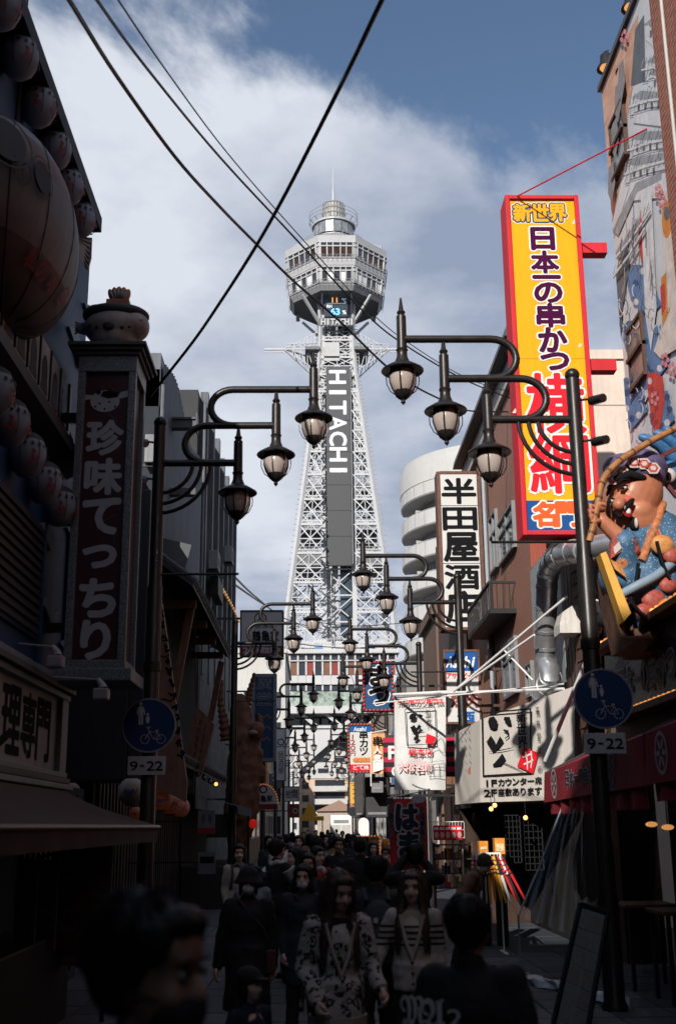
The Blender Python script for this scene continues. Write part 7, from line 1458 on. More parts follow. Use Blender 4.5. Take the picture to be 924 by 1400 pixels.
cols = {'black': (.02, .02, .022), 'red': (.5, .02, .025), 'orange': (.75, .26, .02), 'white': (.7, .7, .68), 'yellow': (.75, .4, .03)}
r_ = random.Random(21); seq = ['black', 'red', 'black', 'red', 'white', 'black', 'white', 'black', 'orange', 'orange', 'orange', 'yellow', 'white', 'red', 'black', 'red']; order = ['first', 'second', 'third', 'fourth', 'fifth', 'sixth', 'seventh', 'eighth', 'ninth', 'tenth', 'eleventh', 'twelfth', 'thirteenth', 'fourteenth', 'fifteenth', 'sixteenth']
for i, cn in enumerate(seq):
    x = X0 + (X1 - X0) * i / 15; sw = max(0, (i - 8)) * .045; top = Vector((x, Yt - .05, zr - .03)); bot = Vector((x + sw - .02 * (i < 5), Yt - .12 - .02 * (i % 3), zr - .62 - r_.random() * .12)); mid = top.lerp(bot, .36)
    q = thing('toy_sword', bot, '%s sheathed toy sword, %s from the left on the white rack' % (cn, order[i]), 'toy', 'toy swords hanging on the rack'); mc = mat('toy_' + cn, cols[cn], .4, var=.15)
    ob('grip', MB().cyl(top, mid, .017, .02, 8), mat('toy_white', cols['white'], .4) if cn == 'black' else mat('toy_black', cols['black'], .4) if cn == 'white' else mc, q, 40); ob('guard', MB().cyl(mid, mid + (bot - mid).normalized() * .015, .04, n=10), mat('toy_black', cols['black'], .4), q); ob('sheath', MB().cyl(mid + (bot - mid).normalized() * .016, bot, .024, .014, 8), mc, q, 40)
    for k in range(3): a = top.lerp(mid, .2 + .28 * k); ob('grip_wrap', MB().cyl(a, a + (bot - top).normalized() * .018, .022, n=8), mat('toy_black', cols['black'], .4) if cn != 'black' else mat('toy_red', cols['red'], .4), q)
# orange boxes and wire basket with red packets
t = thing('wire_basket', U(612, 1145, 19), 'white wire basket of red packets by the souvenir shop', 'basket'); X0, X1, Z0, Z1 = rect(590, 1124, 634, 1146, 19)
for k in range(12): x = X0 + (X1 - X0) * k / 11; ob('wire', MB().box((x, 19, Z0), (x + .008, 19.01, Z1)), rodm, t)
for z in (Z0, (Z0 + Z1) / 2, Z1): ob('wire', MB().box((X0, 18.995, z), (X1, 19.012, z + .012)), rodm, t)
ob('basket_floor', MB().box((X0, 19, Z0), (X1, 19.35, Z0 + .01)), rodm, t)
for x in (X0, X1 - .02): ob('stand_leg', MB().box((x, 19.2, .03), (x + .02, 19.22, Z0)), rodm, t)
for k in range(5):
    x = X0 + .02 + (X1 - X0 - .06) * k / 5; c = Vector((x + .05, 18.97, Z0 + .1)); q = thing('snack_packet', c - EZ * .1, 'red snack packet with cream picture, %s in the wire basket' % order[k], 'packet', 'red packets in the wire basket')
    ob('packet', MB().cbox((x, 18.95, Z0 - .03), (x + .095, 18.99, Z0 + .2), .01), letter_red, q); ob('picture', MB().poly(disc_pts((x + .048, 18.949, Z0 + .05), EX, EZ, .032, .05, 12, .003)), hat_w, q); ob('print_strip', MB().box((x + .012, 18.944, Z0 + .13), (x + .083, 18.948, Z0 + .17)), white, q)
t = thing('goods_shelf', U(610, 1190, 19.3), 'low shelf crowded with small bright goods beside the red flag', 'shelf'); X0, X1, Z0, Z1 = rect(594, 1152, 645, 1215, 19.4)
for k in range(4): z = Z0 + (Z1 - Z0) * k / 3.2; ob('shelf_board', MB().box((X0, 19.4, z), (X1, 19.8, z + .02)), wood_b, t)
for x in (X0, X1): ob('side', MB().box((x, 19.4, .03), (x + .02, 19.8, Z1)), wood_b, t)
gcol = [(.6, .05, .03), (.7, .4, .05), (.65, .6, .55), (.1, .2, .45), (.08, .3, .12), (.6, .2, .05), (.03, .03, .03)]
for i in range(34):
    k = i % 3; z = Z0 + (Z1 - Z0) * k / 3.2 + .02; x = X0 + .03 + (X1 - X0 - .06) * ((i // 3) / 12); ci = r_.randrange(7); hh = .07 + r_.random() * .1
    o = ob('small_box', MB().cbox((x, 19.38 + r_.random() * .05, z), (x + .036, 19.5, z + hh), .005), mat('goods_%d' % ci, gcol[ci], .45, var=.4, scale=30), None); tag(o, 'small %s souvenir box, %s from the left on the %s shelf board' % (('red', 'yellow', 'white', 'blue', 'green', 'orange', 'black')[ci], order[min(i // 3, 15)], ('bottom', 'middle', 'top')[k]), 'box', 'souvenir boxes on the goods shelf')
for i, (x0, y0, x1, y1, lab) in enumerate(((676, 1146, 690, 1168, 'upright orange box behind the toy swords'), (655, 1150, 667, 1166, 'small orange box left of the upright orange box'))):
    X0, X1, Z0, Z1 = rect(x0, y0, x1, y1, 18.2); o = thing('orange_box', ((X0 + X1) / 2, 18.3, Z0), lab, 'box', 'orange boxes behind the toy swords'); ob('carton', MB().cbox((X0, 18.2, Z0), (X1, 18.4, Z1), .008), mat('carton_orange', (.7, .25, .03), .5, var=.3, scale=12), o); ob('label_print', MB().box((X0 + .02, 18.19, Z0 + .05), (X1 - .02, 18.199, Z1 - .08)), mat('carton_cream', (.7, .55, .35), .5, var=.5, scale=25), o); ob('stand', MB().box((X0, 18.22, .03), (X1, 18.38, Z0)), black_m, o)
# ================================================================== people
def cloth_m(key, c, rough=.85, **k): return mat('cloth_' + key, c, rough, var=k.pop('var', .25), scale=k.pop('scale', 9), bump=k.pop('bump', .25), bscale=k.pop('bscale', 60), sheen=.0, **k)
SKIN = mat('skin', (.62, .41, .33), .5, var=.12, scale=12); SKIN2 = mat('skin_tan', (.40, .24, .17), .5, var=.12, scale=12)
HAIRK = mat('hair_black', (.008, .008, .010), .55, spec=.2, var=.3, scale=30, bump=.4, bscale=90); HAIRB = mat('hair_brown', (.055, .03, .022), .42, var=.35, scale=30, bump=.4, bscale=90)
EYE_W = mat('eyeball', (.6, .58, .55), .3, var=0); IRIS = mat('iris_dark', (.015, .01, .008), .2, var=0); LIP = mat('lip', (.36, .09, .08), .4, var=.05); MASK_W = mat('mask_white', (.62, .63, .64), .8, var=.06); MASK_K = mat('mask_black', (.015, .015, .018), .8)
BLACK = cloth_m('black', (.014, .014, .017)); CHAR = cloth_m('charcoal', (.028, .031, .04)); NAVY = cloth_m('navy', (.012, .018, .035)); CREAM = cloth_m('cream', (.42, .36, .30)); GREYB = cloth_m('pale_blue_grey', (.17, .2, .24)); BROWN = cloth_m('brown', (.10, .05, .032)); REDC = cloth_m('red', (.28, .015, .025)); WHITEC = cloth_m('white', (.55, .54, .54)); GREEN = cloth_m('dark_green', (.03, .04, .037)); TAN = cloth_m('tan', (.26, .17, .11)); ORANGE = cloth_m('orange', (.55, .2, .04)); DENIM = cloth_m('denim', (.03, .04, .07)); GREYC = cloth_m('grey', (.12, .12, .13))
def leopard():
    m = cloth_m('leopard', (.46, .43, .40)); N, L, b = nodes_of(m); src = b.inputs['Base Color'].links[0].from_socket
    tc = N.new('ShaderNodeTexCoord'); nz = N.new('ShaderNodeTexNoise'); nz.inputs['Scale'].default_value = 26; L.new(tc.outputs['Object'], nz.inputs['Vector'])
    mxv = N.new('ShaderNodeMix'); mxv.data_type = 'VECTOR'; mxv.inputs[0].default_value = .055; L.new(tc.outputs['Object'], mxv.inputs[4]); L.new(nz.outputs['Color'], mxv.inputs[5])
    vo = N.new('ShaderNodeTexVoronoi'); vo.inputs['Scale'].default_value = 24; L.new(mxv.outputs[1], vo.inputs['Vector'])
    r = N.new('ShaderNodeValToRGB'); e = r.color_ramp.elements; e[0].position = .20; e[0].color = (0, 0, 0, 1); e[1].position = .25; e[1].color = (1, 1, 1, 1)
    x = r.color_ramp.elements.new(.47); x.color = (1, 1, 1, 1); x = r.color_ramp.elements.new(.52); x.color = (0, 0, 0, 1); L.new(vo.outputs['Distance'], r.inputs[0])
    n2 = N.new('ShaderNodeTexNoise'); n2.inputs['Scale'].default_value = 14; L.new(tc.outputs['Object'], n2.inputs['Vector']); g = N.new('ShaderNodeMath'); g.operation = 'GREATER_THAN'; g.inputs[1].default_value = .44; L.new(n2.outputs[0], g.inputs[0])
    mu = N.new('ShaderNodeMath'); mu.operation = 'MULTIPLY'; L.new(r.outputs[0], mu.inputs[0]); L.new(g.outputs[0], mu.inputs[1])
    mx = N.new('ShaderNodeMix'); mx.data_type = 'RGBA'; L.new(mu.outputs[0], mx.inputs[0]); L.new(src, mx.inputs[6]); mx.inputs[7].default_value = (.014, .014, .017, 1); L.new(mx.outputs[2], b.inputs['Base Color']); return m
def striped():
    m = cloth_m('striped_knit', (.46, .40, .35)); N, L, b = nodes_of(m); src = b.inputs['Base Color'].links[0].from_socket
    tc = N.new('ShaderNodeTexCoord'); sp = N.new('ShaderNodeSeparateXYZ'); L.new(tc.outputs['Object'], sp.inputs[0])
    def M(op, a, v): 
        q = N.new('ShaderNodeMath'); q.operation = op
        for i, s in enumerate((a, v)):
            if isinstance(s, (int, float)): q.inputs[i].default_value = s
            else: L.new(s, q.inputs[i])
        return q.outputs[0]
    fr = M('FRACT', M('MULTIPLY', sp.outputs[2], 27.0), 0.0); st = M('LESS_THAN', fr, .42); st = M('MULTIPLY', st, M('GREATER_THAN', sp.outputs[2], 1.0)); st = M('MULTIPLY', st, M('LESS_THAN', sp.outputs[2], 1.145))
    mx = N.new('ShaderNodeMix'); mx.data_type = 'RGBA'; L.new(st, mx.inputs[0]); L.new(src, mx.inputs[6]); mx.inputs[7].default_value = (.016, .016, .02, 1); L.new(mx.outputs[2], b.inputs['Base Color']); return m
LEO, STR = leopard(), striped()
def merged(me_list, name):
    v, f = [], []
    for me in me_list:
        k = len(v); v += [tuple(x.co) for x in me.vertices]; f += [tuple(i + k for i in p.vertices) for p in me.polygons]
    m = bpy.data.meshes.new(name); m.from_pydata(v, [], f); m.update(); m.polygons.foreach_set('use_smooth', [True] * len(f)); return m
def hand_mesh(wrist, d, side, vox=.006):
    d = d.normalized(); up = Vector((side, -.25, 0)); x = d.cross(up).normalized(); up = x.cross(d).normalized(); mb = MB()
    P = lambda a, b_, c: wrist + d * (a * .84) + x * (b_ * .8) + up * (c * .8)
    mb.rcone(P(-.03, 0, 0), P(.03, 0, 0), .022, .023, 10); mb.ell(P(.06, 0, 0), (.029, .026, .031), 12, 8); mb.rcone(P(.05, -.02, 0), P(.085, -.022, .002), .02, .016, 8); mb.rcone(P(.05, .02, 0), P(.085, .022, .002), .02, .016, 8)
    for k, (b_, l) in enumerate(((-.031, .058), (-.0105, .072), (.0105, .068), (.031, .052))):
        mb.tube([P(.08, b_, 0), P(.08 + l * .42, b_ * 1.0, .012), P(.08 + l * .62, b_ * .98, .034), P(.08 + l * .5, b_ * .96, .056)], [.0092, .0086, .0078, .0065], 8)
    sd = side; mb.tube([P(.02, sd * .025, .006), P(.045, sd * .05, .018), P(.075, sd * .056, .03), P(.098, sd * .05, .038)], [.015, .0125, .0105, .008], 8)
    o = remesh(mb, 'hand', None, vox, 2); me = o.data; bpy.data.objects.remove(o); return me
def person(label, px, py, Y, face=0, h=None, hair='short', haircol=None, mask=None, top=None, bottom=None, length=.86, puff=1.0, skin=None, headyaw=0, headpitch=0, arms=None, stride=.12, extra=None, vox=.016, inner=None, opens=False, hands=True, lean=0.0, collar=None, X=None, eyes=True, bag=None, group=None, cuff=None):
    p = U(px, py, Y); H = h or p.z; s = (H - .046) / 1.73; x0 = p.x if X is None else X
    top = top or BLACK; bottom = bottom or BLACK; skin = skin or SKIN; haircol = haircol or HAIRK
    t = thing('person', (0, 0, 0), label, 'person', group or 'people walking in the street')
    Rl = Matrix.Translation((0, 0, .92)) @ Matrix.Rotation(R(lean), 4, 'X') @ Matrix.Translation((0, 0, -.92))
    Rh = Rl @ Matrix.Translation((0, .01, 1.46)) @ Matrix.Rotation(R(headyaw), 4, 'Z') @ Matrix.Rotation(R(headpitch), 4, 'X') @ Matrix.Translation((0, -.01, -1.46))
    hv = lambda x, y, z: (Rh @ Vector((x, y, z))) * s; bv = lambda x, y, z: (Rl @ Vector((x, y, z))) * s; lv = lambda x, y, z: Vector((x, y, z)) * s
    hm = Rh.to_3x3(); hd = X
    ar = {-1: ((-.185, 0, 1.375), (-.235, .02, 1.11), (-.22, -.09, .88)), 1: ((.185, 0, 1.375), (.235, .03, 1.11), (.23, -.04, .87))}
    if arms: ar.update(arms)
    ar = {q: tuple((c[0] * (.84 if i == 0 else .82), c[1], c[2]) for i, c in enumerate(v)) for q, v in ar.items()}; puff *= .88
    # continuous body
    mb = MB(); E = lambda c, r: mb.ell(hv(*c), tuple(q * s for q in r), 16, 12, hm)
    E((0, .014, 1.606), (.074, .092, .098)); E((0, -.022, 1.56), (.062, .066, .085)); E((0, -.045, 1.51), (.042, .04, .036)); E((0, -.062, 1.495), (.022, .02, .018)); E((0, -.03, 1.63), (.062, .06, .05))
    for q in (-1, 1): E((q * .035, -.062, 1.555), (.024, .022, .024)); E((q * .074, .012, 1.575), (.012, .02, .03))
    mb.rcone(hv(0, -.078, 1.592), hv(0, -.104, 1.558), .009 * s, .014 * s, 8); E((0, -.096, 1.553), (.019, .013, .01)); E((0, -.078, 1.528), (.024, .014, .012)); E((0, -.076, 1.617), (.05, .016, .011))
    mb.rcone(bv(0, .02, 1.34), hv(0, .012, 1.50), .056 * s, .05 * s, 14); mb.rcone(bv(0, .01, 1.3), bv(0, 0, 1.0), .12 * s, .11 * s, 14); mb.rcone(bv(-.11, .01, 1.36), bv(.11, .01, 1.36), .05 * s, .05 * s, 12); mb.ell(bv(0, 0, .94), (.145 * s, .1 * s, .11 * s))
    legs = {-1: (lv(-.085, 0, .9), lv(-.09, -stride * .55, .49), lv(-.09, -stride * .9, .09)), 1: (lv(.085, 0, .9), lv(.09, stride * .2, .49), lv(.09, stride * 1.2, .09 + .05 * (stride > .1)))}
    for q in (-1, 1):
        a, b_, c = ar[q]; mb.rcone(bv(*a), bv(*b_), .045 * s, .037 * s, 10); mb.rcone(bv(*b_), bv(*c), .036 * s, .026 * s, 10)
        a, b_, c = legs[q]; mb.rcone(a, b_, .075 * s, .055 * s, 12); mb.rcone(b_, c, .052 * s, .036 * s, 12); mb.ell(c + Vector((0, -.06, -.045)) * s, (.042 * s, .11 * s, .038 * s))
    o = remesh(mb, 'body', skin, max(vox * .62, .009), 3); bm_ = [o.data]; bpy.data.objects.remove(o)
    if hands:
        for q in (-1, 1): b_, c = bv(*ar[q][1]), bv(*ar[q][2]); bm_.append(hand_mesh(c, c - b_, -q))
    me = merged(bm_, 'body'); me.materials.append(skin); body = link('body', me, t)
    if eyes:
        for q in (-1, 1):
            for nm, c, r, m in (('eye', (q * .031, -.0785, 1.594), (.0145, .008, .0075), EYE_W), ('iris', (q * .031, -.0845, 1.594), (.0068, .004, .0072), IRIS), ('eyelid', (q * .031, -.083, 1.601), (.017, .005, .003), haircol), ('eyebrow', (q * .033, -.087, 1.618), (.02, .005, .0042), haircol)):
                ob(nm, MB().ell(hv(*c), tuple(k * s for k in r), 10, 6, hm), m, body, 60)
        if not mask: ob('lips', MB().ell(hv(0, -.0905, 1.531), (.021 * s, .006 * s, .0065 * s), 12, 6, hm).ell(hv(0, -.0885, 1.524), (.017 * s, .006 * s, .006 * s), 12, 6, hm), LIP, body, 60)
    # clothes
    mb = MB(); f = puff; z0 = length
    if z0 > .95: mb.rcone(bv(0, .005, 1.30), bv(0, 0, z0 + .1), .145 * s * f, .14 * s * f, 18)
    else:
        mb.rcone(bv(0, .005, 1.28), bv(0, 0, 1.0), .15 * s * f, .145 * s * f, 18); mb.ell(bv(0, 0, 1.0), (.185 * s * f, .13 * s * f, .2 * s)); k = .5 if z0 < .6 else 1
        mb.cyl(bv(0, 0, 1.05), lv(0, .0, z0), .17 * s * f, (.20 if z0 < .7 else .18) * s * f, 20)
    mb.ell(bv(0, .005, 1.25), (.18 * s * f, .13 * s * f, .17 * s)); mb.rcone(bv(-.115, .01, 1.365), bv(.115, .01, 1.365), .068 * s * f, .07 * s * f, 14)
    if not opens: mb.rcone(bv(0, .015, 1.36), hv(0, .02, 1.445), .085 * s, .068 * s, 14)
    for q in (-1, 1):
        a, b_, c = ar[q]; A, B, C_ = bv(*a), bv(*b_), bv(*c); C2 = B.lerp(C_, .94); mb.rcone(A, B, .075 * s * f, .062 * s * f, 14); mb.rcone(B, C2, .06 * s * f, .046 * s * f, 14)
    def folds(c, n):
        return c + n * s * (.010 * noise.noise(Vector((c.x * 9, c.y * 9, c.z * 13))) + .006 * noise.noise(c * 26)) * (1.6 if puff > 1.15 else 1)
    tp = remesh(mb, 'jacket' if z0 > .8 else 'coat', top, vox, 4, t, disp=folds)
    mb = MB()
    for q in (-1, 1):
        a, b_, c = legs[q]; mb.rcone(a, b_, .095 * s, .072 * s, 14); mb.rcone(b_, c + Vector((0, 0, .03)), .07 * s, .058 * s, 14)
    mb.ell(lv(0, 0, .93), (.165 * s, .115 * s, .1 * s)); remesh(mb, 'trousers', bottom, vox * 1.2, 3, t, disp=folds)
    for q in (-1, 1):
        c = legs[q][2]; mb = MB(); mb.ell(c + Vector((0, -.07, -.05)) * s, (.05 * s, .13 * s, .042 * s)); mb.rcone(c + Vector((0, .0, .02)) * s, c + Vector((0, 0, -.04)) * s, .05 * s, .05 * s); remesh(mb, 'shoe', mat('shoe_dark', (.02, .019, .02), .5), .016, 2, t)
    # hair and headwear
    mb = MB(); E = lambda c, r: mb.ell(hv(*c), tuple(q * s for q in r), 18, 12, hm)
    def hair_cap(k=1.0):
        E((0, .032, 1.632), (.088 * k, .094 * k, .092 * k)); E((0, .05, 1.59), (.083 * k, .07 * k, .085)); E((0, -.04, 1.675), (.064, .052, .032))
        for q in (-1, 1): E((q * .06, -.015, 1.645), (.028, .05, .04)); E((q * .076, .02, 1.60), (.016, .04, .05))
    if hair in ('short', 'bob', 'long'):
        hair_cap(1.04 if hair == 'short' else 1.07)
        if hair == 'bob':
            for q in (-1, 1): mb.rcone(hv(q * .072, .01, 1.60), hv(q * .085, .0, 1.47), .03 * s, .034 * s)
            mb.rcone(hv(0, .07, 1.58), hv(0, .07, 1.47), .08 * s, .07 * s)
        if hair == 'long':
            for q in (-1, 1):
                for (ox, oy, zl) in ((.058, -.035, 1.10), (.07, -.01, 1.13), (.078, .02, 1.08), (.08, .05, 1.12)):
                    mb.tube(smooth_path([hv(q * ox * .8, oy, 1.66), hv(q * (ox + .014), oy - .005, 1.56), hv(q * (ox + .024), oy - .012, 1.45), bv(q * (ox + .04), oy - .06, 1.30), bv(q * (ox + .045), oy - .085, zl)], 4), [.026 * s] + [.03 * s] * 11 + [.028 * s, .024 * s, .018 * s, .012 * s, .006 * s], 10)
            mb.rcone(hv(0, .07, 1.58), bv(0, .10, 1.30), .085 * s, .10 * s); mb.rcone(bv(0, .10, 1.30), bv(0, .13, 1.16), .1 * s, .06 * s)
        strand = lambda c, n: c + n * s * .006 * noise.noise(Vector((c.x * 60, c.y * 60, c.z * 9)))
        hr_ = remesh(mb, 'hair', haircol, max(.009, vox * .7), 2, t, disp=strand)
        if vox <= .015:
            mb = MB(); rs_ = random.Random(int(px)); n_ = 420 if Y < 3 else 160
            for k in range(n_):
                th = rs_.uniform(0, 2 * math.pi); cz = rs_.uniform(-.35, 1); sn = math.sqrt(1 - cz * cz); d = Vector((sn * math.cos(th), sn * math.sin(th), cz))
                if d.y < -.35 and cz < .55: continue
                p0 = Vector((d.x * .089, .034 + d.y * .096, 1.632 + d.z * .094)); tang = Vector((d.x * .5, d.y * .3 - .25 * (d.y < 0), -.9)); tang = (tang - d * tang.dot(d)).normalized()
                ln = rs_.uniform(.03, .06) if hair == 'short' else rs_.uniform(.05, .11); p1 = p0 + tang * ln * .5 + d * .009; p2 = p0 + tang * ln + d * rs_.uniform(-.002, .012)
                mb.tube([hv(*p0), hv(*p1), hv(*p2)], [.0028 * s, .0022 * s, .0006 * s], 3, False)
            tag(ob('hair_strands', mb, haircol, hr_), kind='stuff')
    else:
        E((0, .045, 1.56), (.08, .06, .09)); 
        for q in (-1, 1): E((q * .07, .0, 1.55), (.018, .04, .09 if hair != 'hood' else .03))
        remesh(mb, 'hair', haircol, max(.01, vox * .7), 2, t)
        mb = MB(); hat_m = extra.get('hat', BLACK) if extra else BLACK
        if hair == 'cap':
            E((0, .012, 1.645), (.096, .108, .082)); mb.add(*(lambda q: (q.v, q.f))(MB().lathe([(.0, 0)], (0, 0, 0), 4, False))) if False else None
            mb.hexa([hv(*c) for c in ((-.07, -.08, 1.635), (.07, -.08, 1.635), (.05, -.185, 1.615), (-.05, -.185, 1.615), (-.07, -.08, 1.648), (.07, -.08, 1.648), (.05, -.185, 1.625), (-.05, -.185, 1.625))]) if False else mb.ell(hv(0, -.115, 1.63), (.075 * s, .09 * s, .011 * s), 16, 8, hm)
        elif hair == 'hat':
            E((0, .012, 1.64), (.096, .104, .085)); mb.lathe([(.10 * s, .0), (.135 * s, -.05 * s), (.14 * s, -.06 * s), (.135 * s, -.063 * s), (.095 * s, -.02 * s)], hv(0, .01, 1.635), 24)
        elif hair == 'hood':
            E((0, .035, 1.62), (.115, .115, .12)); E((0, .05, 1.5), (.12, .1, .1))
        remesh(mb, {'cap': 'cap', 'hat': 'hat', 'hood': 'hood'}[hair], hat_m, .011 if hair != 'hood' else .014, 2, t)
    if mask:
        mb = MB(); E((0, -.05, 1.528), (.058, .056, .05)); E((0, -.085, 1.535), (.026, .026, .036)); o = remesh(mb, 'face_mask', mask, .008, 3, t)
        for q in (-1, 1): ob('mask_loop', MB().tube([hv(q * .055, -.05, 1.55), hv(q * .075, -.01, 1.565), hv(q * .08, .02, 1.575)], .0025, 5), mask, o)
    if inner:                                          # V of the inner top showing between the open fronts
        mb = MB(); mb.poly([bv(-.085, -.118 * f, 1.385), bv(0, -.158 * f, 1.09), bv(.085, -.118 * f, 1.385), bv(.05, -.075, 1.43), bv(-.05, -.075, 1.43)]); ob('inner_top', mb, inner, t)
        mb = MB(); 
        for q in (-1, 1): mb.tube([bv(q * .095, -.10 * f, 1.40), bv(q * .055, -.145 * f, 1.23), bv(0, -.163 * f, 1.08)], [.013 * s, .013 * s, .012 * s], 8)
        mb.tube([bv(0, -.163 * f, 1.08), bv(0.005, -.158 * f, .98), bv(.01, -.165 * f, z0 + .02)], .013 * s, 8); ob('knit_border', mb, collar or CREAM, t, 60)
        for k in range(4): ob('button', MB().ell(bv(.005, -.178 * f, 1.06 - .075 * k), (.011 * s, .005 * s, .011 * s), 10, 6), IRIS, t, 60)
        if cuff:
            for q in (-1, 1): B, C_ = bv(*ar[q][1]), bv(*ar[q][2]); ob('cuff', MB().cyl(B.lerp(C_, .80), B.lerp(C_, .97), .05 * s, .047 * s, 14), cuff, t, 60)
            ob('hem', MB().cyl(lv(0, 0, z0 - .035), lv(0, 0, z0 + .03), .19 * s * f, .192 * s * f, 24), cuff, t, 60)
    if collar and not inner:
        mb = MB(); mb.tube([hv(.075 * math.cos(a), .015 + .07 * math.sin(a), 1.43 + .01 * math.sin(a * 3)) for a in [2 * math.pi * i / 18 for i in range(19)]], .034 * s, 10); mb.tube([bv(.03, -.07, 1.42), bv(.045, -.14, 1.3), bv(.04, -.15, 1.15)], [.035 * s, .04 * s, .035 * s], 10); remesh(mb, 'scarf', collar, .014, 2, t, disp=folds)
    if bag == 'backpack':
        mb = MB(); mb.ell(bv(0, .19, 1.18), (.14 * s, .085 * s, .2 * s)); mb.ell(bv(0, .25, 1.08), (.1 * s, .05 * s, .09 * s)); bp = remesh(mb, 'backpack', cloth_m('pack_green', (.05, .06, .06)), .018, 3, t); ob('pack_label', MB().cbox(bv(.02, .27, 1.2), bv(.055, .285, 1.24), .002), WHITEC, bp)
        for q in (-1, 1): ob('strap', MB().tube([bv(q * .09, .13, 1.36), bv(q * .1, .0, 1.445), bv(q * .1, -.125, 1.33), bv(q * .12, -.13, 1.15), bv(q * .13, .05, 1.05)], .018 * s, 8), cloth_m('pack_green', None), bp, 60)
    if bag == 'tote':
        tb = ob('shoulder_bag', MB().cbox(bv(.17, -.1, .82), bv(.25, .12, 1.02), .02), cloth_m('bag_wine', (.10, .03, .035)), t, 40)
        ob('bag_strap', MB().tube([bv(.21, 0, 1.02), bv(.15, -.13 * puff, 1.2), bv(-.06, -.10 * puff, 1.42), bv(-.1, .03, 1.45), bv(.0, .15 * puff, 1.3), bv(.2, .06, 1.02)], .010 * s, 6), cloth_m('bag_wine', None), tb, 60)
    if extra and extra.get('more'): extra['more'](t, bv, hv, s)
    t.location = (x0, Y, .046); t.rotation_euler = (0, 0, R(face)); t.location.z = .046 - .046 * 0 ; t.scale = (1, 1, 1)
    return t
def jacket_print(t, bv, hv, s):
    for i, ch in enumerate('\U0001d578\U0001d56c2'):
        text(ch, bv(.235 - .085 * i, .150 + .014 * i, 1.285 - .012 * i), (-1, .26, 0), EZ, .10 * s * (1 if i < 2 else .6), .115 * s * (1 if i < 2 else .62), WHITEC, t, bold=.012, lift=.02, fill=1.0, name='back_print')
# the near ones
person('man in black jacket and black face mask passing close at lower left', 208, 1196, 2.1, face=62, hair='short', mask=MASK_K, top=NAVY, collar=GREYC, vox=.012, headyaw=6, headpitch=4, skin=mat('skin_shade', (.27, .16, .12), .55), h=1.70)
person('man seen from behind in black jacket with white blackletter print', 640, 1220, 4.5, face=172, hair='short', top=BLACK, vox=.014, puff=1.18, skin=SKIN2, extra={'more': jacket_print}, headyaw=-22, arms={-1: ((-.19, 0, 1.375), (-.28, .05, 1.12), (-.2, -.16, 1.0))})
person('woman in leopard print cardigan over black top walking hand in hand', 460, 1186, 7.0, lean=4, face=8, hair='long', haircol=HAIRB, top=LEO, inner=BLACK, collar=CREAM, cuff=CREAM, opens=True, length=.80, puff=1.12, vox=.012, headyaw=16, headpitch=12, stride=.26, arms={-1: ((-.185, 0, 1.375), (-.27, .02, 1.12), (-.19, -.16, .93)), 1: ((.185, 0, 1.375), (.26, -.02, 1.14), (.31, -.16, 1.0))})
person('woman in cream cardigan with black chest stripes and long brown hair', 563, 1201, 8.0, face=-10, hair='long', haircol=HAIRB, top=STR, inner=CREAM, collar=CREAM, opens=True, length=.85, puff=1.08, vox=.012, headyaw=-2, h=1.52, arms={-1: ((-.185, 0, 1.375), (-.30, -.01, 1.16), (-.36, -.08, .98))})
person('child in dark blue jacket and black cap before the leopard cardigan', 342, 1318, 6.0, face=48, hair='cap', top=NAVY, bottom=NAVY, vox=.014, headyaw=8, h=1.15, stride=.08)
person('woman in long black coat, black bucket hat and white mask', 340, 1189, 9.2, face=0, hair='hat', mask=MASK_W, top=BLACK, length=.52, puff=1.22, vox=.014, h=1.52, bag='tote', arms={-1: ((-.185, 0, 1.375), (-.27, .02, 1.12), (-.33, .02, .88)), 1: ((.185, 0, 1.375), (.26, .03, 1.11), (.27, .0, .87))})
person('woman in black padded coat and white mask behind the leopard cardigan', 414, 1183, 10.2, face=-5, hair='bob', mask=MASK_W, top=CHAR, length=.6, puff=1.2, vox=.015, h=1.5, bag='tote', stride=.2)
person('person in pale blue grey jacket behind the black bucket hat', 346, 1180, 12.0, face=15, hair='bob', top=GREYB, puff=1.2, vox=.016)
person('woman in cream jacket with grey scarf and backpack at left', 327, 1153, 15.5, face=10, hair='bob', top=CREAM, collar=GREYC, bag='backpack', puff=1.1, vox=.016)
person('man in black vest with white sleeves reaching to the right', 380, 1146, 14.2, face=130, hair='short', top=BLACK, vox=.015, puff=1.1, arms={-1: ((-.185, 0, 1.375), (-.24, -.12, 1.16), (-.06, -.36, 1.2)), 1: ((.185, 0, 1.375), (.24, -.12, 1.16), (.08, -.36, 1.2))}, collar=WHITEC, extra={'more': lambda t, bv, hv, s: [ob('white_sleeve', MB().tube([bv(q * .2, -.01, 1.36), bv(q * .245, -.12, 1.16), bv(q * .08, -.33, 1.2)], [.085 * s, .08 * s, .06 * s], 14), WHITEC, t, 60) for q in (-1, 1)]})
person('person in brown coat facing the white sleeved man', 402, 1158, 14.8, face=-60, hair='bob', top=BROWN, length=.55, vox=.017, bag='tote')
person('person in dark coat just behind the white masked padded coat', 421, 1165, 12.4, face=0, hair='bob', top=CHAR, vox=.017)
person('woman in red padded jacket with white scarf left of centre', 435, 1156, 14.4, face=35, hair='bob', top=REDC, collar=WHITEC, puff=1.2, vox=.016)
person('man in black jacket and dark glasses walking towards us at centre', 463, 1143, 17.5, face=0, hair='short', top=BLACK, vox=.018, puff=1.15, skin=SKIN2)
person('person seen from behind with grey green backpack right of leopard cardigan', 512, 1177, 9.0, face=185, hair='short', top=CHAR, bag='backpack', vox=.015, puff=1.15, h=1.6)
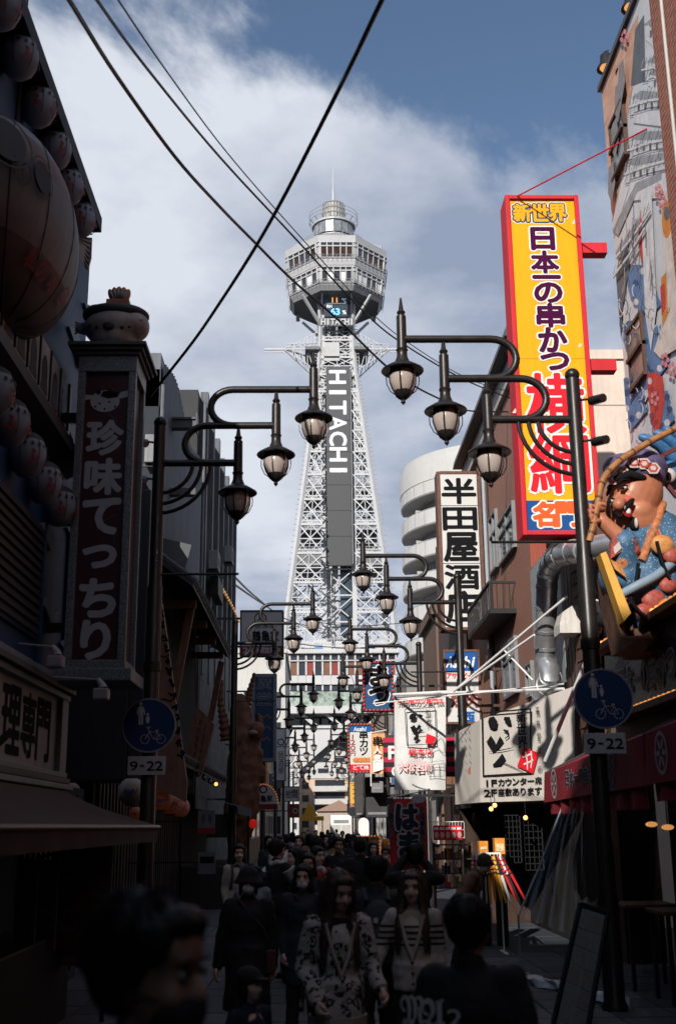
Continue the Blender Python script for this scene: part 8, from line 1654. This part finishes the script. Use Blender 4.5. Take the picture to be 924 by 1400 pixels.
person('person in black seen from behind raising both hands to a phone', 566, 1152, 11.5, face=182, hair='short', top=BLACK, vox=.015, puff=1.15, arms={-1: ((-.185, 0, 1.375), (-.33, -.12, 1.36), (-.10, -.24, 1.58)), 1: ((.185, 0, 1.375), (.33, -.12, 1.36), (.08, -.24, 1.58))})
person('man in dark green jacket and white mask at the edge of the light', 527, 1157, 18.5, face=-8, hair='short', mask=MASK_W, top=GREEN, vox=.018, skin=SKIN2)
person('woman in white coat with bright red scarf in the light', 510, 1150, 20.5, face=5, hair='bob', top=WHITEC, collar=cloth_m('scarf_red', (.5, .01, .03)), vox=.018)
person('person in orange hood standing beside the red flag', 530, 1147, 20.0, face=30, hair='hood', top=ORANGE, extra={'hat': ORANGE}, vox=.018)
person('person in brown quilted jacket bending over the goods shelf', 628, 1172, 14.6, face=75, hair='short', haircol=HAIRB, top=cloth_m('quilted_brown', (.17, .09, .06), bump=.6, bscale=22), puff=1.2, lean=28, h=1.55, vox=.015, headpitch=18)
person('person in black coat beside the masked man, back to us', 492, 1143, 15.5, face=175, hair='short', top=BLACK, puff=1.15, vox=.018)
# the crowd farther off, built from a few figures
far_spec = [(383, 1140, 21, 12, WHITEC, 'bob'), (432, 1143, 20, 178, GREYB, 'hood'), (455, 1141, 21.5, 182, TAN, 'hat'), (482, 1140, 23.5, 4, CHAR, 'hat'), (368, 1139, 23, 20, CHAR, 'bob'), (392, 1137, 26, 170, BLACK, 'short'), (408, 1141, 22, 0, NAVY, 'short'), (424, 1136, 27, 185, TAN, 'bob'), (446, 1137, 24, 0, BLACK, 'bob'), (454, 1134, 33, 10, GREYC, 'short'), (476, 1137, 26, 175, BLACK, 'short'), (488, 1136, 28, 0, BROWN, 'bob'), (440, 1133, 38, 180, CREAM, 'short'), (415, 1133, 40, 0, BLACK, 'short'), (400, 1133, 36, 180, GREYB, 'bob'), (468, 1132, 42, 0, BLACK, 'short'), (432, 1131, 55, 0, REDC, 'short'), (448, 1131, 60, 180, BLACK, 'bob'), (421, 1131, 65, 0, NAVY, 'short'), (460, 1131, 70, 180, CREAM, 'short')]
cn = {id(CHAR): 'charcoal', id(BLACK): 'black', id(NAVY): 'navy', id(TAN): 'tan', id(GREYC): 'grey', id(BROWN): 'brown', id(CREAM): 'cream', id(GREYB): 'pale blue', id(REDC): 'red', id(WHITEC): 'white'}
srt = sorted(far_spec, key=lambda q: q[0]); protos = {}
for i, (px_, py_, Yd, fc_, m_, hr) in enumerate(srt):
    lab = 'distant walker in %s coat, number %s from the left in the far crowd' % (cn[id(m_)], ('one', 'two', 'three', 'four', 'five', 'six', 'seven', 'eight', 'nine', 'ten', 'eleven', 'twelve', 'thirteen', 'fourteen', 'fifteen', 'sixteen', 'seventeen', 'eighteen', 'nineteen', 'twenty')[i])
    key = (cn[id(m_)], hr); p = U(px_, py_, Yd)
    if key not in protos: protos[key] = person(lab, px_, py_, Yd, face=fc_, hair=hr, top=m_, vox=.026, h=1.66, hands=False, eyes=Yd < 30, stride=.15, group='distant walkers'); protos[key].location.x = p.x
    else: q = dup(protos[key], (p.x, Yd, .046), R(fc_)); q['label'] = lab
# ================================================================== far street
def block(name, label, x0, x1, y0, y1, h, m, wins=None, wm=None, floor=3.0, face='S', cols=4, roofm=None):
    t = thing(name, ((x0 + x1) / 2, (y0 + y1) / 2, 0), label, 'building'); ob('wall', MB().box((x0, y0, 0), (x1, y1, h)), m, t); ob('roof', MB().box((x0 - .15, y0 - .15, h), (x1 + .15, y1 + .15, h + .35)), roofm or m, t)
    wm = wm or glass_d; nf = max(1, int((h - 1) / floor))
    for f in range(nf):
        z = 1.2 + f * floor
        if 'S' in face:
            for k in range(cols): a = x0 + (x1 - x0) * (k + .18) / cols; b = x0 + (x1 - x0) * (k + .82) / cols; w_ = ob('window', MB().box((a, y0 - .06, z), (b, y0 - .01, z + 1.5)), mat('far_frame', (.45, .45, .45), .5), t); ob('pane', MB().box((a + .1, y0 - .075, z + .1), (b - .1, y0 - .062, z + 1.4)), wm, w_)
        if 'E' in face or 'W' in face:
            x = x1 + .01 if 'E' in face else x0 - .06; n = max(1, int((y1 - y0) / 4))
            for k in range(n): a = y0 + (y1 - y0) * (k + .2) / n; b = y0 + (y1 - y0) * (k + .8) / n; w_ = ob('window', MB().box((x, a, z), (x + .05, b, z + 1.5)), mat('far_frame', (.45, .45, .45), .5), t); ob('pane', MB().box((x - .012 if 'W' in face else x + .052, a + .1, z + .1), (x - .002 if 'W' in face else x + .062, b - .1, z + 1.4)), wm, w_)
    return t
wht = mat('far_white_wall', (.48, .475, .46), .7, var=.12, scale=.5, streak=.15); bei = mat('far_beige_wall', (.36, .29, .235), .7, var=.15, scale=.5, streak=.15); gry = mat('far_grey_wall', (.26, .26, .27), .7, var=.2, scale=.5, streak=.2); brn = mat('far_brown_wall', (.16, .10, .075), .7, var=.2, scale=.5); pnk = mat('far_pink_wall', (.5, .36, .28), .7, var=.1, scale=.4)
X0, X1, Z0, Z1 = rect(328, 893, 390, 960, 92)
block('white_office_block', 'white office block with rows of windows left of the tower base', X0 - 6, X1, 92, 110, Z1, wht, face='S', cols=8, floor=2.4)
block('grey_shop_house', 'grey two storey shop house on the left beyond the finned building', -11, -3.6, 48.6, 62, 7.2, gry, face='E', floor=3.0)
block('brown_shop_house', 'brown shop house farther down the left side', -11, -3.4, 62.5, 78, 8.2, brn, face='E', floor=3.0)
block('beige_shop_house', 'beige shop house farthest down the left side', -11, -3.3, 78.5, 91.5, 9.5, bei, face='E')
block('dark_shop_house', 'dark shop house on the right behind the dark brown building', 4.0, 11, 37.2, 41.8, 8.5, brn, face='W')
block('white_shop_house', 'white shop house on the right before the curved apartment tower', 4.3, 12, 51, 66, 8.5, wht, face='W')
block('beige_corner_house', 'beige house on the right below the curved apartment tower', 4.4, 12, 66.5, 90, 9.0, bei, face='W')
block('grey_long_house', 'grey long house on the right between the apartment and the steel tower', 4.6, 14, 115, 145, 10.0, gry, face='W')
block('white_long_house', 'white long house on the left before the steel tower legs', -14, -4.6, 112, 150, 11.0, wht, face='E')
# behind the arch
t = thing('pink_apartment', (3, 262, 0), 'pinkish apartment block with long balconies seen through the tower arch', 'building'); X0, X1, Z0, Z1 = rect(412, 1064, 478, 1130, 255)
ob('wall', MB().box((X0 - 6, 256, 0), (X1, 270, Z1)), pnk, t); ob('roof', MB().box((X0 - 6.3, 255.8, Z1), (X1 + .3, 270, Z1 + .5)), wht, t)
xa = Xp(428, 1080, 255)
for k in range(4):
    z = Z1 - 2.6 - 2.7 * k
    if z < 0: continue
    ob('balcony', MB().box((xa, 254.2, z - .2), (X1 - .5, 256, z + .95)), wht, t); ob('balcony_window', MB().box((xa + .4, 255.9, z + 1.0), (X1 - 1, 255.99, z + 2.3)), glass_d, t)
    ob('side_window', MB().box((X0 + .2, 255.9, z + .4), (X0 + 1.6, 255.99, z + 1.8)), glass_d, t)
t = thing('gabled_house', (4, 225, 0), 'small pinkish gabled house below the pink apartment', 'building'); X0, X1, Z0, Z1 = rect(434, 1103, 472, 1130, 220)
ob('wall', MB().box((X0, 220, 0), (X1 + 1.5, 232, Z1 - .8)), bei, t); ob('roof', MB().prism([(X0 - .4, 219.5, Z1 - .8), (X1 + 1.9, 219.5, Z1 - .8), ((X0 + X1) / 2 + 1.5, 219.5, Z1 + 1.2)], (0, 13, 0)), mat('terracotta', (.27, .17, .13), .7, var=.2), t); ob('window', MB().box((X1 - 2.2, 219.9, 1.6), (X1 - .4, 219.98, 3)), glass_d, t)
block('white_left_backdrop', 'white building left of the pink apartment beyond the arch', -14, Xp(411, 1100, 250) - .3, 245, 262, 13, wht, face='S', cols=6)
block('tan_right_backdrop', 'tan building right of the pink apartment beyond the arch', Xp(480, 1100, 250), 30, 246, 264, 12, bei, face='S', cols=7)
block('grey_backdrop', 'grey block closing the street far beyond the tower', -40, 60, 330, 345, 27, wht, face='S', cols=20)
# white van parked far down the street
c = U(475, 1131, 75); t = thing('white_van', (c.x, 76, .03), 'white box van parked far down the street', 'van'); X0, X1, Z0, Z1 = rect(452, 1126, 481, 1152, 75); w = X1 - X0
ob('cargo_box', MB().cbox((X0, 75, .55), (X1, 78.6, 2.5), .06), WHITEC if False else white, t); ob('rear_grille', MB().box((X0 + .2, 74.98, 2.0), (X1 - .2, 74.999, 2.2)), gry, t); ob('rear_door', MB().box((X0 + .08, 74.985, .7), ((X0 + X1) / 2 - .02, 74.999, 1.9)), wht, t); ob('rear_door', MB().box(((X0 + X1) / 2 + .02, 74.985, .7), (X1 - .08, 74.999, 1.9)), wht, t)
ob('cab', MB().prism([(X0 + .05, 78.6, .5), (X0 + .05, 80.1, .5), (X0 + .05, 80.1, 1.3), (X0 + .05, 79.6, 2.1), (X0 + .05, 78.6, 2.15)], (w - .1, 0, 0)), white, t); ob('bumper', MB().box((X0, 74.9, .42), (X1, 75.1, .55)), black_m, t)
for x in (X0 + .1, X1 - .3):
    for y in (75.8, 79.3): ob('wheel', MB().cyl((x, y, .36), (x + .2, y, .36), .33, n=16), black_m, t)
for x in (X0 + .1, X1 - .25): ob('tail_light', MB().box((x, 74.97, .6), (x + .15, 74.984, .75)), letter_red, t)
# pipes, meters and air conditioners on the near left fronts
for (x, y, z, lab) in ((-3.38, 19.0, 4.6, 'air conditioner box on the left wall beside the peach panel'), (-3.4, 22.0, 8.9, 'air conditioner box high on the grey corrugated wall'), (-3.3, 35.0, 9.6, 'air conditioner box on the black finned building'), (-3.3, 41.0, 11.2, 'air conditioner box near the top of the finned building')):
    t = thing('air_conditioner', (x, y, z), lab, 'air conditioner', 'air conditioners on the left walls'); ob('case', MB().cbox((x, y, z), (x + .32, y + .85, z + .6), .03), mat('ac_grey', (.22, .23, .24), .6, var=.2, streak=.3), t); ob('fan_grille', MB().prism(disc_pts((x + .325, y + .4, z + .3), EY, EZ, .22, .22, 20), (.012, 0, 0)), black_m, t); ob('wall_bracket', MB().box((x - .1, y + .1, z - .06), (x + .3, y + .15, z - .002)), black_m, t)
for i, (y, z0_, z1_) in enumerate(((16.9, 2.6, 8.2), (20.8, 3.6, 8.4), (24.1, 7.2, 11.4), (33.6, 3.6, 14.6))):
    o = ob('drain_pipe', MB().cyl((-3.36, y, z0_), (-3.36, y, z1_), .045, n=8), mat('pipe_grey', (.13, .14, .155), .6, var=.3), None, 40); tag(o, 'grey drain pipe on the left fronts, %s from us' % ordw[i].replace('nearest', 'first'), 'pipe', 'drain pipes on the left walls')
# A shaped lit stand and round topped white sign on the right
c = U(497, 1128, 34); t = thing('round_top_board', (c.x, 34, 0), 'white round topped board with orange foot on the right', 'sign'); r = .15; zt = U(497, 1118, 34).z
arc = [(c.x + r * math.cos(a), 34, zt - r + r * math.sin(a)) for a in [math.pi * i / 12 for i in range(13)]] + [(c.x - r, 34, 1.3), (c.x + r, 34, 1.3)]
ob('panel', MB().prism(list(reversed(arc)), (0, .1, 0)), white, t); ob('orange_strip', MB().box((c.x - r, 33.99, 1.3), (c.x + r, 33.998, 1.45)), ORANGE, t); ob('stand', MB().box((c.x - .04, 34.02, .03), (c.x + .04, 34.08, 1.3)), black_m, t)
c = U(482, 1118, 40); t = thing('round_disc_sign', (c.x, 40, 0), 'small round white disc sign on a thin pole', 'sign'); ob('disc', MB().prism(list(reversed(disc_pts((c.x, 40, c.z + .2), EX, EZ, .16, .16, 24))), (0, .03, 0)), white, t); ob('pole', MB().cyl((c.x, 40.05, .03), (c.x, 40.05, c.z + .2), .02, n=8), black_m, t)
t, c, w, h = signbox('bulb_picture_frame', 'low picture board framed with amber bulbs behind the crowd', 'sign', 482, 1143, 519, 1172, 26, .15, mat('board_teal_dark', (.02, .05, .06), .5, var=.4), wood_b, .05); bulbs(t, c, w, h, 30, mat('amber_dot'), .02); ob('stand', MB().box((c.x - .3, 26.05, .03), (c.x + .3, 26.1, c.z - h / 2)), black_m, t)
t, c, w, h = signbox('orange_picture_board', 'orange framed picture board right of the bulb framed board', 'sign', 504, 1144, 518, 1160, 25.5, .1, mat('board_pale_print', (.5, .4, .3), .5, var=.6, scale=12), mat('frame_orange', (.5, .2, .05), .5), .04); ob('stand', MB().box((c.x - .03, 25.55, .03), (c.x + .03, 25.6, c.z - h / 2)), black_m, t)
c = U(427, 1122, 62); t = thing('yellow_gate_sign', (c.x, 62, 0), 'small yellow triangular gate sign over the far street', 'sign'); yel = mat('gate_yellow', (.65, .35, .03), .5)
ob('bar', MB().box((c.x - .6, 62, c.z), (c.x + .6, 62.1, c.z + .22)), yel, t); ob('gable', MB().prism([(c.x - .5, 62, c.z + .23), (c.x + .3, 62, c.z + .23), (c.x - .2, 62, c.z + .95)], (0, .1, 0)), yel, t)
for s in (-.55, .5): ob('post', MB().box((c.x + s, 62.02, .03), (c.x + s + .05, 62.08, c.z)), black_m, t)
# small signs and cluttered projecting boards on both sides farther off
rr = random.Random(17); cols_ = [((.5, .05, .04), 'red'), ((.62, .6, .56), 'white'), ((.6, .33, .06), 'yellow'), ((.03, .10, .26), 'blue'), ((.1, .1, .11), 'dark'), ((.5, .2, .08), 'orange')]
for i in range(16):
    left = i % 2 == 0; Y_ = 48 + (i // 2) * 9 + rr.random() * 3; w = .5 + rr.random() * .5; h = .6 + rr.random() * 1.8; z = 2.6 + rr.random() * 3.5; x = -3.2 + rr.random() * .4 if left else 3.3 + rr.random() * .4; cc_, nm = cols_[rr.randrange(6)]
    t = thing('projecting_sign', (x, Y_, z), '%s projecting shop sign, %s far down the %s side counting from us' % (nm, ordw[i // 2], 'left' if left else 'right'), 'sign', 'far projecting shop signs'); ob('face', MB().cbox((x - w / 2, Y_, z), (x + w / 2, Y_ + .2, z + h), .02), mat('far_sign_' + nm, cc_, .5, var=.3, scale=6), t); ob('bracket', MB().box((x - w / 2 - 1.0 if left else x + w / 2, Y_ + .08, z + h * .5), (x - w / 2 if left else x + w / 2 + 1.0, Y_ + .12, z + h * .5 + .05)), black_m, t)
    mb = MB()
    for k in range(max(2, int(h / .35))): stroke([(-w * .25, h * .36 - k * .33), (w * .2, h * .38 - k * .33), (0, h * .28 - k * .33)], .07, (x, Y_, z + h / 2), EX, EZ, .006, mb)
    ob('writing', mb, ink if nm in ('white', 'yellow', 'orange') else white, t)
# street front clutter on the right between the lamps: cabinets and canopies
for i, (x0, y0, x1, y1, Y_, c_, lab) in enumerate(((500, 1062, 530, 1118, 31, (.04, .04, .045), 'dark signboard cluster hanging under the striped panel'), (508, 1068, 524, 1084, 30.4, (.2, .2, .21), 'grey loudspeaker box under the skewer board'), (485, 1060, 497, 1118, 36, (.05, .045, .045), 'dark tall cabinet behind the skewer board'))):
    X0, X1, Z0, Z1 = rect(x0, y0, x1, y1, Y_); t = thing('hanging_cabinet', ((X0 + X1) / 2, Y_, Z0), lab, 'cabinet'); ob('case', MB().cbox((X0, Y_, Z0), (X1, Y_ + .4, Z1), .03), mat('cab_%d' % i, c_, .6, var=.4, scale=4), t); ob('trim', MB().box((X0 + .05, Y_ - .02, Z0 + .08), (X1 - .05, Y_ - .003, Z0 + .14)), gry, t); ob('arm', MB().box((X1, Y_ + .1, (Z0 + Z1) / 2), (4.2, Y_ + .16, (Z0 + Z1) / 2 + .06)), black_m, t)
# ================================================================== buildings behind the photographer (unseen, sized to shade the near street)
block('tall_left_house', 'tall dark building behind the viewpoint on the left', -14, -3.1, -60, -8.0, 14.6, dk_wall, face='E', floor=3.2)
block('tall_right_house', 'tall dark building behind the viewpoint on the right', 4.6, 15, -60, 1.9, 18.0, dk_wall, face='W', floor=3.2)
block('street_end_shade_block', 'broad dark block added unseen behind the viewpoint to cut sky light', -16, 17, -75, -60.5, 20.0, dk_wall, face='', floor=3.2)  # added to close the street and cut the ambient light

t = thing('added_shade_roof', (.8, -35, 0), 'added unseen roof blocking sky light over the street behind the viewpoint', 'shade roof')  # roof added to keep sky light from behind off the near street
ob('roof', MB().prism([(-3.2, -60, 10.6), (.75, -60, 11.9), (4.7, -60, 10.6), (4.7, -60, 10.8), (.75, -60, 12.1), (-3.2, -60, 10.8)], (0, 49.5, 0)), dk_wall, t)
for k in range(10): y = -59 + k * 5.2; ob('roof_truss', MB().bar((-3.1, y, 10.5), (4.6, y, 10.5), .18), black_m, t)
for s_ in (-2.9, 4.4): ob('gutter', MB().box((s_ - .1, -60, 10.3), (s_ + .1, -10.5, 10.55)), black_m, t)
